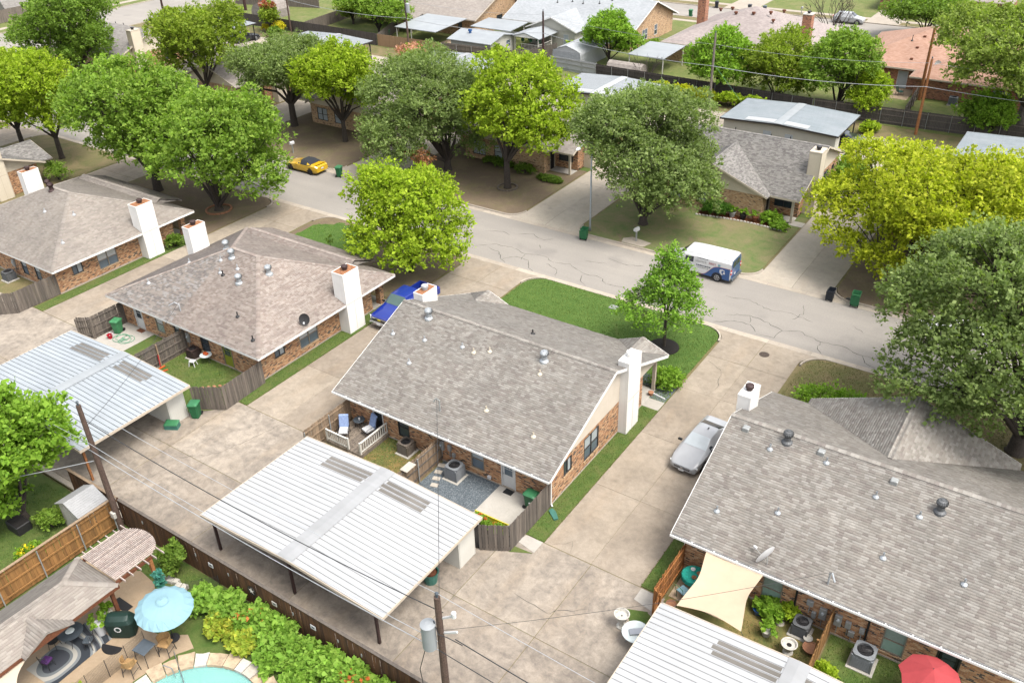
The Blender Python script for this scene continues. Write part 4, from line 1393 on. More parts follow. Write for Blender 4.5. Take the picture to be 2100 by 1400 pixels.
# ---- house left of it, hip roof
def hip_house(name, label, x1, pal, pals, roofx0, chimney_mat, rear):
 x0 = x1 - 14.9
 h = thing(name, label, 'house', ((x0 + x1) / 2, 36.3, 0))
 footing(h, x0, x1, 30.2, 41.2)
 xl, xr, ya, yb = roofx0, x1 + 0.85, 29.63, 43.05
 roof, zr, ym = hip_roof(h, xl, xr, ya, yb, ZE, (x0 + 1.5, x1 - 2.1, 44.1, 42.0, 1), pal, None, 'white_paint', 0.1, pals)
 wall(h, 'x', 30.2, x0, x1, 0.1, ZW, -1, rear)
 wins = [(31.6, 32.5, 1.0, 1.95), (33.85, 35.6, 0.5, 2.0)]
 wall(h, 'y', x1, 30.32, 41.2, 0.1, ZW, 1, wins)
 wall(h, 'y', x0, 30.32, 41.2, 0.1, ZW, -1, [])
 wall(h, 'x', 41.2, x1 - 2.4, x1 - 0.13, 0.1, ZW, 1, [])
 wall(h, 'x', 42.9, x0 + 2.4, x1 - 2.52, 0.1, ZW, 1, [])
 wall(h, 'x', 41.2, x0 + 0.13, x0 + 2.4, 0.1, ZW, 1, [])
 window(h, 'y', x1, 1, 31.6, 32.5, 1.0, 1.95, 'slider')
 window(h, 'y', x1, 1, 33.85, 35.6, 0.5, 2.0, 'double', 'frame_tan', 'blind', 'glass_screen')
 MB().box(x1 - 0.45, x1, 42.1, 42.5, 0.05, ZW).build('porch_pier', 'brick', h)
 MB().bevbox(x1 - 2.4, x1 + 0.02, 41.25, 42.9, -0.1, 0.05, 0.02).build('porch_floor', 'patio', h)
 MB().box(x1 - 2.4, x1, 42.52, 42.75, ZW - 0.22, ZW + 0.05).build('porch_beam', 'white_paint', h)
 chimney(h, x1 - 0.1, x1 + 0.94, 37.75, 39.3, 0.0, 4.75, chimney_mat, True, 'brown_steel')
 chimney(h, x0 - 0.55, x0 + 0.2, 37.2, 38.75, 0.0, 4.75, chimney_mat, True, 'brown_steel')
 soffit(h, x0 - 0.4, x1 + 0.4, ya + 0.02, 30.19, ZE - 0.11)
 return h
rearB = [(-54.55, -53.6, 0.1, 2.05), (-52.1, -51.2, 0.5, 1.95), (-50.0, -49.4, 0.9, 1.8), (-47.2, -46.3, 0.5, 1.95), (-45.0, -44.0, 0.1, 2.05)]
h = hip_house('duplex_house', 'brick duplex with rosy hip roof, two white chimneys and four roof turbines', -41.4, 'rose', ('mixed', 'rose'), -56.7, 'siding_white', rearB)
HB = h
door(h, 'x', 30.2, -1, -54.55, -53.6, 2.05, 'door_white', 'frame_white', True)
window(h, 'x', 30.2, -1, -52.1, -51.2, 0.5, 1.95, 'sash', 'frame_tan', 'blind', 'blind_green')
window(h, 'x', 30.2, -1, -50.0, -49.4, 0.9, 1.8, 'sash')
window(h, 'x', 30.2, -1, -47.2, -46.3, 0.5, 1.95, 'sash', 'frame_dark', 'glass_dark', 'glass_dark')
door(h, 'x', 30.2, -1, -45.0, -44.0, 2.05, 'door_yellow', 'frame_tan', True, label='olive yellow rear door')
meters(h, -48.5, 30.2, -1, [(0, 0.8, 0.3, 0.7, True)])
zB = lambda x, y: ZE + PITCH * min(y - 29.63, 43.05 - y, x + 56.7, -40.55 - x)
for (x, y, m) in ((-50.6, 36.3, 'galvanised'), (-49.2, 35.6, 'galvanised'), (-46.8, 34.0, 'brown_steel'), (-45.6, 35.7, 'galvanised')):
 turbine(h, x, y, zB(x, y) + 0.02, 'galvanised')
for (x, y, m) in ((-49.9, 35.1, 'galv_white'), (-49.0, 34.2, 'galv_white'), (-48.6, 34.1, 'black_plastic'), (-47.9, 34.9, 'galv_white'), (-44.6, 31.7, 'black_plastic'), (-42.0, 30.6, 'black_plastic'), (-54.0, 31.6, 'galv_white'), (-52.4, 34.2, 'galv_white')):
 vent_pipe(h, x, y, zB(x, y) + 0.02, m, 0.36)
MB().tube([(-49.3, 30.6, 2.5), (-49.3, 30.6, 3.3), (-49.6, 30.5, 3.45), (-50.0, 30.25, 3.2)], 0.04, 8).build('service_mast', 'galv_white', h)
h = hip_house('duplex_house', 'brick duplex with plain tan hip roof at the left edge', -64.3, 'tan', None, -79.6, 'siding_white', [(-69.2, -68.4, 0.5, 1.95), (-67.3, -66.5, 0.5, 1.95)])
HC = h
window(h, 'x', 30.2, -1, -69.2, -68.4, 0.5, 1.95)
window(h, 'x', 30.2, -1, -67.3, -66.5, 0.5, 1.95)
meters(h, -70.3, 30.2, -1, [(0, 0.9, 0.35, 0.6, True)])
zC = lambda x, y: ZE + PITCH * min(y - 29.63, 43.05 - y, x + 79.6, -63.45 - x)
for (x, y) in ((-73.6, 36.5), (-72.3, 36.0)):
 turbine(h, x, y, zC(x, y) + 0.02, 'brown_steel')
for (x, y) in ((-65.6, 32.2), (-70.5, 34.0), (-67.8, 34.9)):
 vent_pipe(h, x, y, zC(x, y) + 0.02, 'galv_white', 0.3)
# ---- house at the far left edge
h = thing('duplex_house', 'grey roofed duplex with beige gable cut off by the left edge', 'house', (-94.5, 36.5, 0))
gable_roof(h, -103, -86.6, 29.65, 43.4, ZE, [(-90.2, 3.2, 43.4, 44.4, 1)], 'grey', None, 'cream_trim')
wall(h, 'x', 30.2, -102.5, -87.3, 0.0, ZW, -1)
wall(h, 'y', -87.3, 30.32, 42.8, 0.0, ZW, 1, [(33.8, 35.5, 0.5, 2.0)])
window(h, 'y', -87.3, 1, 33.8, 35.5, 0.5, 2.0, 'double')
wall(h, 'x', 42.8, -102.5, -87.42, 0.0, ZW, 1)
gable_wall(h, -87.3, 30.25, 43.1, ZW, 1, 29.65, 43.4, ZE, 'siding_cream')
chimney(h, -87.5, -86.7, 38.0, 39.5, 0.0, 4.8, 'siding_cream', False, 'dark_metal', False, 'cream_trim')
# ---- house at the right
xl, xr, ya, yb = -11.7, 3.85, 29.62, 43.3
h = thing('duplex_house', 'brick duplex with wide taupe shingle roof filling the lower right', 'house', (-4, 36.5, 0))
HD = h
footing(h, -11.05, 3.3, 29.98, 42.6)
roof, zr, ym = gable_roof(h, xl, xr, ya, yb, ZE, [(-4.05, 5.5, 43.3, 43.85, 1)], 'taupe')
opsD = [(-9.2, -8.3, 0.1, 2.05), (-7.15, -6.2, 0.35, 1.9), (-1.7, -0.75, 0.35, 1.9), (0.45, 1.4, 0.1, 2.05)]
wall(h, 'x', 29.98, -11.05, 3.3, 0.1, ZW, -1, opsD)
wall(h, 'y', -11.05, 30.10, 42.6, 0.1, ZW, -1)
wall(h, 'y', 3.3, 30.10, 42.6, 0.1, ZW, 1)
wall(h, 'x', 42.6, -10.93, 3.18, 0.1, ZW, 1)
window(h, 'x', 29.98, -1, -7.15, -6.2, 0.35, 1.9, 'sash', 'frame_tan', 'blind_green', 'glass_green')
window(h, 'x', 29.98, -1, -1.7, -0.75, 0.35, 1.9, 'sash', 'frame_tan', 'blind_green', 'glass_green')
door(h, 'x', 29.98, -1, -9.2, -8.3, 2.05, 'door_white', 'frame_white', True, True)
door(h, 'x', 29.98, -1, 0.45, 1.4, 2.05, 'door_black', 'frame_dark', True, label='dark glazed rear door beside the red parasol')
for s, x in ((-1, -11.05), (1, 3.3)):
 gable_wall(h, x, 30.05, 43.0, ZW, s, ya, yb, ZE, 'siding_beige')
front_gable(h, -4.05, 5.5, 43.6, 1, ZW, ZE, 'siding_beige')
chimney(h, -12.0, -11.3, 37.95, 39.35, 0.0, 5.4, 'siding_white', False, 'brown_steel')
chimney(h, 3.25, 3.95, 37.95, 39.35, 0.0, 5.4, 'siding_white')
gutter(h, xl, xr, ya - 0.028, ZE)
downspout(h, -11.55, ya - 0.07, ZE - 0.1, 0.42, 0.55)
soffit(h, xl + 0.03, xr - 0.03, ya + 0.01, 29.97, ZE - 0.11)
meters(h, -4.9, 29.98, -1, [(0, 1.25, 0.3, 0.3, False), (0.25, 0.6, 0.2, 0.35, False), (0.62, 0.75, 0.32, 0.65, True), (1.3, 0.75, 0.32, 0.65, True), (1.75, 0.85, 0.25, 0.4, False), (1.95, 0.45, 0.28, 0.3, False), (2.35, 0.9, 0.22, 0.3, False)])
MB().tube([(-5.55, 29.91, 2.2), (-5.55, 29.91, 0.3)], 0.05, 6).build('pipe', 'door_black', h)
MB().tube([(-2.35, 29.91, 2.2), (-2.35, 29.91, 0.3)], 0.05, 6).build('pipe', 'door_black', h)
zD = lambda y: slope_z(y, ya, yb) + 0.02
for (x, y) in ((-8.6, 36.0), (-1.2, 35.2)):
 turbine(h, x, y, zD(y), 'ac_dark')
for (x, y) in ((-10.7, 35.9), (-6.9, 36.0), (-3.4, 35.8)):
 box_vent(h, x, y, zD(y))
for (x, y) in ((-6.5, 35.6), (-10.2, 31.4), (-7.6, 32.4), (-3.9, 34.8), (-1.9, 34.6), (-2.7, 32.2), (0.6, 32.4), (-9.2, 35.3)):
 vent_pipe(h, x, y, zD(y), 'galvanised', 0.32)
MB().tube([(-4.4, 30.2, 2.5), (-4.4, 30.2, 3.3), (-4.3, 30.05, 3.5), (-4.1, 29.9, 3.2)], 0.045, 8).build('service_mast', 'galvanised', h)
# == across the street
def far_gable_house(label, xr, pal, far, visible=True, chim='siding_cream', wing_side=1):
 xl = xr - 15.7
 ya, yb = 71.3, 84.95
 x0, x1 = xl + 0.5, xr - 0.55
 h = thing('duplex_house', label, 'house', ((x0 + x1) / 2, 78, 0))
 xc = xr - 8.0
 gable_roof(h, xl, xr, ya, yb, ZE, [(xc, 5.4, 71.3, 70.6, -1)], pal, far, 'cream_trim')
 MB().box(x0, x1, 73.2, 84.3, -0.14, 0.08).build('footing', 'kerb', h)
 wall(h, 'y', x1, 73.2, 84.3, 0.0, ZW, 1, [(79.6, 81.2, 0.5, 2.0), (82.2, 83.0, 1.0, 1.9)], 'brick')
 wall(h, 'y', x0, 73.2, 84.3, 0.0, ZW, -1, [], 'brick')
 wall(h, 'x', 84.3, x0, x1, 0.0, ZW, 1, [], 'brick')
 pr = [(x1 - 2.2, x1 - 0.55, 0.75, 1.95)]
 wall(h, 'x', 73.2, xc + 4.9, x1 - 0.12, 0.0, ZW, -1, pr, 'brick')
 wall(h, 'x', 73.2, x0 + 0.12, xc - 4.9, 0.0, ZW, -1, [], 'brick')
 fw = [(xc - 3.9, xc - 2.3, 0.5, 1.95), (xc - 1.2, xc - 0.2, 0.5, 1.95)]
 wall(h, 'x', 71.0, xc - 4.9, xc + 4.9, 0.0, ZW, -1, fw, 'brick_tan')
 wall(h, 'y', xc + 4.9, 71.12, 73.2, 0.0, ZW, 1, [(72.0, 72.95, 0.0, 2.05)], 'brick_tan')
 wall(h, 'y', xc - 4.9, 71.12, 73.2, 0.0, ZW, -1, [], 'brick_tan')
 front_gable(h, xc, 5.4, 70.95, -1, ZW, ZE, 'siding_cream')
 for s, x in ((-1, x0), (1, x1)):
  gable_wall(h, x, 72.0, 84.4, ZW, s, ya, yb, ZE, 'siding_cream')
 window(h, 'x', 73.2, -1, *pr[0][:2], *pr[0][2:], 'double', 'frame_dark', 'glass_screen', 'glass_dark')
 for o in fw:
  window(h, 'x', 71.0, -1, *o[:2], *o[2:], 'sash' if o[1] - o[0] < 1.3 else 'double', 'frame_dark', 'glass_blind', 'glass_blind')
 window(h, 'y', x1, 1, 79.6, 81.2, 0.5, 2.0, 'double', 'frame_dark', 'glass_screen', 'glass_dark')
 window(h, 'y', x1, 1, 82.2, 83.0, 1.0, 1.9, 'slider', 'frame_dark', 'glass_screen', 'glass_dark')
 door(h, 'y', xc + 4.9, 1, 72.0, 72.95, 2.05, 'door_black', 'cream_trim', False)
 MB().box(x1 - 0.22, x1 - 0.02, 71.75, 71.95, 0.02, ZW).build('porch_post', 'cream_trim', h)
 MB().box(xc + 4.92, x1, 71.7, 71.95, ZW - 0.2, ZW + 0.05).build('porch_beam', 'cream_trim', h)
 MB().bevbox(xc + 4.95, x1, 71.9, 73.18, -0.1, 0.04, 0.02).build('porch_floor', 'patio', h)
 chimney(h, x1 - 0.1, x1 + 0.95, 74.4, 75.9, 0.0, 5.75, chim, False, 'dark_metal', False, 'cream_trim')
 chimney(h, x0 - 0.65, x0 + 0.1, 74.9, 76.4, 0.0, 5.3, chim, False, 'dark_metal', False, 'cream_trim')
 for (dx, y) in ((-4.2, 80.2), (-9.5, 80.0), (-6.5, 81.6), (-12, 80.4)):
  vent_pipe(h, xr + dx, y, slope_z(y, ya, yb) + 0.02, 'dark_metal', 0.35)
 return h
far_gable_house('grey roofed duplex with beige gable and potted shrubs facing the white van', -19.5, 'grey', None)
far_gable_house('brick duplex across the street half hidden behind the yellow-green tree', -41.9, 'taupe', 'shingle_tan')
far_gable_house('brick duplex across the street behind the yellow convertible', -64.4, 'taupe', 'shingle_tan')
far_gable_house('duplex with pale roof seen between trees behind the dark car carport', -87.0, 'taupe', 'shingle_tan')
far_gable_house('grey roofed duplex with tall cream chimney behind the upper left trees', -114.9, 'taupe', 'shingle_grey')
far_gable_house('brick duplex mostly hidden behind the wide yellow-green tree', 2.9, 'taupe', 'shingle_tan')
# == second row
h = thing('bungalow', 'brown shingled brick bungalow beyond the pale wooden fence', 'house', (-91, 120, 0))
gable_roof(h, -110.5, -83.9, 112.9, 130, 2.7, [], 'grey', 'shingle_tan', 'beige_trim')
wall(h, 'x', 113.6, -95.0, -84.6, 0, 2.6, -1, [(-93.2, -92.2, 0.8, 1.9), (-87.8, -87.0, 0.6, 2.0)], 'brick_tan')
wall(h, 'x', 115.2, -110, -95.12, 0, 2.6, -1, [], 'brick_tan')
wall(h, 'y', -84.6, 113.72, 129.4, 0, 2.6, 1, [(119.6, 121.2, 0.7, 2.1)], 'brick_tan')
gable_wall(h, -84.6, 113.7, 129.4, 2.6, 1, 112.9, 130, 2.7, 'brick_tan')
window(h, 'y', -84.6, 1, 119.6, 121.2, 0.7, 2.1, 'double', 'frame_dark', 'glass_dark', 'glass_dark')
window(h, 'x', 113.6, -1, -93.2, -92.2, 0.8, 1.9, 'sash', 'frame_dark', 'glass_screen', 'glass_dark')
window(h, 'x', 113.6, -1, -87.8, -87.0, 0.6, 2.0, 'sash', 'frame_dark', 'glass_screen', 'glass_dark')
for x in (-98, -95.3):
 MB().box(x - 0.08, x + 0.08, 111.0, 111.16, 0, 2.3).build('porch_post', 'cream_trim', h)
MB().slab([(-98.3, 110.8, 2.32), (-94.2, 110.8, 2.32), (-94.2, 113.3, 2.85), (-98.3, 113.3, 2.85)], 0.12).build('porch_roof', 'shingle_tan', h)
h = thing('bungalow', 'sprawling brick bungalow with white shingle roof beside the far street', 'house', (-69, 122, 0))
gable_roof(h, -81.5, -59.0, 116.6, 132.2, 2.6, [(-70.8, 4.4, 116.6, 113.6, -1)], 'grey', 'shingle_white', 'white_paint')
wall(h, 'x', 117.3, -66.0, -59.7, 0, 2.5, -1, [(-65.2, -64.4, 0.0, 2.05), (-63.8, -62.0, 0.7, 2.1)], 'brick_tan')
wall(h, 'y', -59.7, 117.42, 131.5, 0, 2.5, 1, [(121.2, 122.9, 0.6, 2.1), (125.2, 126.2, 0.6, 2.1)], 'brick_tan')
window(h, 'x', 117.3, -1, -63.8, -62.0, 0.7, 2.1, 'double', 'frame_white', 'blind_green', 'blind_green')
door(h, 'x', 117.3, -1, -65.2, -64.4, 2.05, 'pale_grey_door', 'frame_white', False)
window(h, 'y', -59.7, 1, 121.2, 122.9, 0.6, 2.1, 'double', 'frame_white', 'glass_screen', 'glass_dark')
window(h, 'y', -59.7, 1, 125.2, 126.2, 0.6, 2.1, 'sash', 'frame_white', 'glass_screen', 'glass_dark')
gable_wall(h, -59.7, 117.4, 131.4, 2.5, 1, 116.6, 132.2, 2.6, 'brick_tan')
wall(h, 'x', 114.1, -74.6, -67.0, 0, 2.5, -1, [(-68.9, -68.0, 0, 2.05)], 'siding_pale')
wall(h, 'y', -67.0, 114.22, 117.3, 0, 2.5, 1, [], 'siding_pale')
door(h, 'x', 114.1, -1, -68.9, -68.0, 2.05, 'pale_grey_door', 'frame_white', False)
front_gable(h, -70.8, 4.4, 114.0, -1, 2.5, 2.6, 'siding_pale')
chimney(h, -66.0, -64.4, 131.6, 132.9, 0, 6.3, 'brick_red', False, 'dark_metal', True)
chimney(h, -84.3, -82.8, 124.8, 126.0, 0, 5.8, 'brick_red', False, 'dark_metal', True)
for (x, y) in ((-74.5, 121.6), (-72.2, 122.2), (-70.2, 122.0), (-67.6, 122.4), (-73, 123), (-70, 123.2), (-66, 123.4)):
 vent_pipe(h, x, y, slope_z(y, 116.6, 132.2, 2.6) + 0.02, 'dark_metal', 0.4)
h = thing('workshop', 'small cream outbuilding with pale low gable roof behind the dark fence', 'shed', (-77.5, 103, 0))
x0, x1, y0, y1 = -81.6, -74.6, 103.6, 109.6
wall(h, 'x', y0, x0, x1, 0, 2.3, -1, [], 'siding_pale')
wall(h, 'y', x1, y0 + 0.12, y1, 0, 2.3, 1, [(105.0, 105.9, 1.2, 1.9), (107.6, 108.7, 0.9, 1.9)], 'siding_pale')
window(h, 'y', x1, 1, 105.0, 105.9, 1.2, 1.9, 'slider', 'frame_dark', 'glass_dark', 'glass_dark', False)
window(h, 'y', x1, 1, 107.6, 108.7, 0.9, 1.9, 'sash', 'frame_white', 'glass_screen', 'glass_screen', False)
wall(h, 'x', y1, x0, x1 - 0.12, 0, 2.3, 1, [], 'siding_pale')
ym = (y0 + y1) / 2
rf = MB().slab([(x0 - 0.3, y0 - 0.5, 2.3), (x1 + 0.4, y0 - 0.5, 2.3), (x1 + 0.4, ym, 3.05), (x0 - 0.3, ym, 3.05)], 0.1).slab([(x0 - 0.3, y1 + 0.5, 2.3), (x1 + 0.4, y1 + 0.5, 2.3), (x1 + 0.4, ym, 3.05), (x0 - 0.3, ym, 3.05)], 0.1).build('roof', 'roof_pale', h)
MB().lathe((-79.5, 105.6, 2.95), [(0.2, -0.2), (0.2, 0.15), (0.3, 0.16), (0.28, 0.45), (0.1, 0.5)], 12).build('roof_vent', 'paint_navy', h)
MB().add([(x1 + 0.01, y0, 2.3), (x1 + 0.01, y1, 2.3), (x1 + 0.01, ym, 2.95)], [(0, 1, 2)]).build('gable', 'siding_pale', h)
h = thing('covered_porch', 'white railed back porch with pale gable roof and hanging plants', 'porch', (-72, 110, 0))
for x, y in ((-74.2, 109.3), (-70.2, 109.3), (-70.2, 112.8)):
 MB().box(x - 0.08, x + 0.08, y - 0.08, y + 0.08, 0, 2.3).build('post', 'white_rail', h)
MB().bevbox(-74.4, -70.0, 109.1, 113.4, -0.1, 0.35, 0.02).build('floor', 'deck_wood', h)
MB().slab([(-74.7, 108.7, 2.35), (-72.2, 108.7, 3.0), (-72.2, 113.9, 3.0), (-74.7, 113.9, 2.35)], 0.1).slab([(-69.7, 108.7, 2.35), (-72.2, 108.7, 3.0), (-72.2, 113.9, 3.0), (-69.7, 113.9, 2.35)], 0.1).build('roof', 'roof_pale', h)
MB().add([(-74.4, 108.8, 2.3), (-70.0, 108.8, 2.3), (-72.2, 108.8, 2.9)], [(0, 1, 2)]).build('gable', 'white_paint', h)
for (xa, ya_, xb, yb_) in ((-73.2, 109.3, -70.3, 109.3), (-70.2, 109.4, -70.2, 112.7)):
 MB().bar((xa, ya_, 1.3), (xb, yb_, 1.3), 0.07, 0.06).bar((xa, ya_, 0.55), (xb, yb_, 0.55), 0.06, 0.06).build('rail', 'white_rail', h)
 for i in range(12):
  t_ = (i + 0.5) / 12
  MB().box(xa + (xb - xa) * t_ - 0.02, xa + (xb - xa) * t_ + 0.02, ya_ + (yb_ - ya_) * t_ - 0.02, ya_ + (yb_ - ya_) * t_ + 0.02, 0.58, 1.27).build('baluster', 'white_rail', h)
for i in range(5):
 MB().lathe((-73.6 + i * 0.7, 110.4 + (i % 2) * 0.8, 1.3), [(0.05, 0), (0.28, 0.15), (0.22, 0.4), (0.02, 0.55)], 8).build('hanging_plant', 'cart_green', h)
h = thing('lean_to_roof', 'pale flat patio roof linking the cream outbuilding to the bungalow', 'canopy', (-79, 112, 0))
MB().slab([(-83, 110.4, 2.5), (-75.8, 110.4, 2.5), (-75.8, 115.2, 2.8), (-83, 115.2, 2.8)], 0.1).build('roof', 'roof_pale', h)
for x in (-82.6, -76.2):
 MB().box(x - 0.06, x + 0.06, 114.6, 114.72, 0, 2.6).build('post', 'white_rail', h)
h = thing('patio_canopy', 'long pale metal patio canopy over the bright green yard', 'canopy', (-88, 110, 0))
MB().slab([(-93.0, 104.6, 2.55), (-85.2, 104.6, 2.55), (-85.2, 112.5, 2.95), (-93.0, 112.5, 2.95)], 0.1).build('roof', 'roof_pale', h)
for x in (-92.8, -90.0):
 MB().box(x - 0.05, x + 0.05, 104.75, 104.85, 0, 2.45).build('post', 'white_rail', h)
MB().bevbox(-87.4, -85, 104.5, 113.4, -0.1, 0.03, 0.02).build('floor', 'pool_deck', h)
h = thing('bungalow', 'taupe hip roofed bungalow with two brick chimneys by the far street', 'house', (-44, 124, 0))
hip_roof(h, -53.6, -34.4, 114.6, 133.6, 2.6, None, 'rose', 'shingle_taupe', 'cream_trim')
wall(h, 'x', 115.3, -52.9, -35.1, 0, 2.5, -1, [(-44.6, -43.0, 0.5, 2.1), (-42.3, -41.3, 0, 2.1)], 'brick_tan')
window(h, 'x', 115.3, -1, -44.6, -43.0, 0.5, 2.1, 'double', 'frame_white', 'glass_dark', 'glass_dark')
door(h, 'x', 115.3, -1, -42.3, -41.3, 2.1, 'door_black', 'frame_white', True)
wall(h, 'y', -52.9, 115.42, 132.9, 0, 2.5, -1, [], 'brick_tan')
wall(h, 'y', -35.1, 115.42, 132.9, 0, 2.5, 1, [], 'brick_tan')
chimney(h, -53.2, -52.0, 125.6, 126.8, 0, 6.6, 'brick_red', False, 'dark_metal', True)
chimney(h, -36.6, -35.4, 121.4, 122.6, 0, 6.6, 'brick_red', False, 'dark_metal', True)
for (x, y) in ((-48.4, 122.4), (-46.9, 122.9), (-46.0, 122.0), (-43.6, 122.3), (-41.4, 122.8), (-39.8, 123.4), (-40.4, 121.2)):
 b = MB().lathe((x, y, min(slope_z(y, 114.6, 133.6, 2.6), 6.2) + 0.02), [(0.16, -0.1), (0.14, 0.12), (0.27, 0.14), (0.25, 0.32), (0.0, 0.34)], 10).build('roof_vent', 'brown_panel', h)
MB().slab([(-45.6, 112.4, 2.35), (-40.6, 112.4, 2.35), (-40.6, 115.0, 2.75), (-45.6, 115.0, 2.75)], 0.1).build('patio_roof', 'roof_pale', h)
for x in (-44.3, -42.7):
 MB().box(x - 0.1, x + 0.1, 112.5, 112.7, 0, 2.3).build('patio_post', 'siding_pale', h)
h = thing('bungalow', 'red brick bungalow with orange shingle hip roof at upper right', 'house', (-18, 124, 0))
hip_roof(h, -29.0, -2.0, 116.4, 133.8, 2.6, None, 'rose', 'shingle_orange', 'cream_trim')
hip_roof(h, -20.6, -6.0, 113.6, 121.4, 2.5, None, 'rose', 'shingle_orange', 'cream_trim')
wall(h, 'x', 117.1, -28.3, -20.0, 0, 2.5, -1, [(-22.6, -21.4, 0, 2.1)], 'brick_red')
door(h, 'x', 117.1, -1, -22.6, -21.4, 2.1, 'pale_grey_door', 'frame_white', False)
wall(h, 'x', 114.3, -20.0, -6.5, 0, 2.4, -1, [(-11.5, -9.6, 0.6, 2.0)], 'brick_red')
window(h, 'x', 114.3, -1, -11.5, -9.6, 0.6, 2.0, 'double')
wall(h, 'y', -20.0, 114.42, 117.09, 0, 2.4, -1, [], 'brick_red')
wall(h, 'y', -28.3, 117.22, 133, 0, 2.5, -1, [], 'brick_red')
for (x, y, k_) in ((-22.6, 121.6, 1), (-21.4, 122.6, 0), (-21.6, 120.4, 0), (-21.6, 118.2, 0)):
 if k_: vent_pipe(h, x, y, slope_z(y, 116.4, 133.8, 2.6) + 0.02, 'dark_metal', 0.7)
 else: box_vent(h, x, y, slope_z(y, 116.4, 133.8, 2.6), 'brown_panel')
for lab, x0, x1, y0, y1, rm in (('brick house at the top edge behind the white pickup', -36, -17, 160.5, 172, 'shingle_taupe'), ('red brick house corner at the top edge above the orange roof', -14, 4, 152, 168, 'shingle_taupe')):
 h = thing('bungalow', lab, 'house', ((x0 + x1) / 2, (y0 + y1) / 2, 0))
 hip_roof(h, x0 - 0.6, x1 + 0.6, y0 - 0.6, y1 + 0.6, 2.7, None, 'rose', rm, 'cream_trim')
 wall(h, 'x', y0, x0, x1, 0, 2.6, -1, [(x0 + 3, x0 + 4.6, 0.7, 2.1)], 'brick_red')
 window(h, 'x', y0, -1, x0 + 3, x0 + 4.6, 0.7, 2.1, 'double')
 wall(h, 'y', x0, y0 + 0.12, y1, 0, 2.6, -1, [], 'brick_red')
 wall(h, 'y', x1, y0 + 0.12, y1, 0, 2.6, 1, [], 'brick_red')
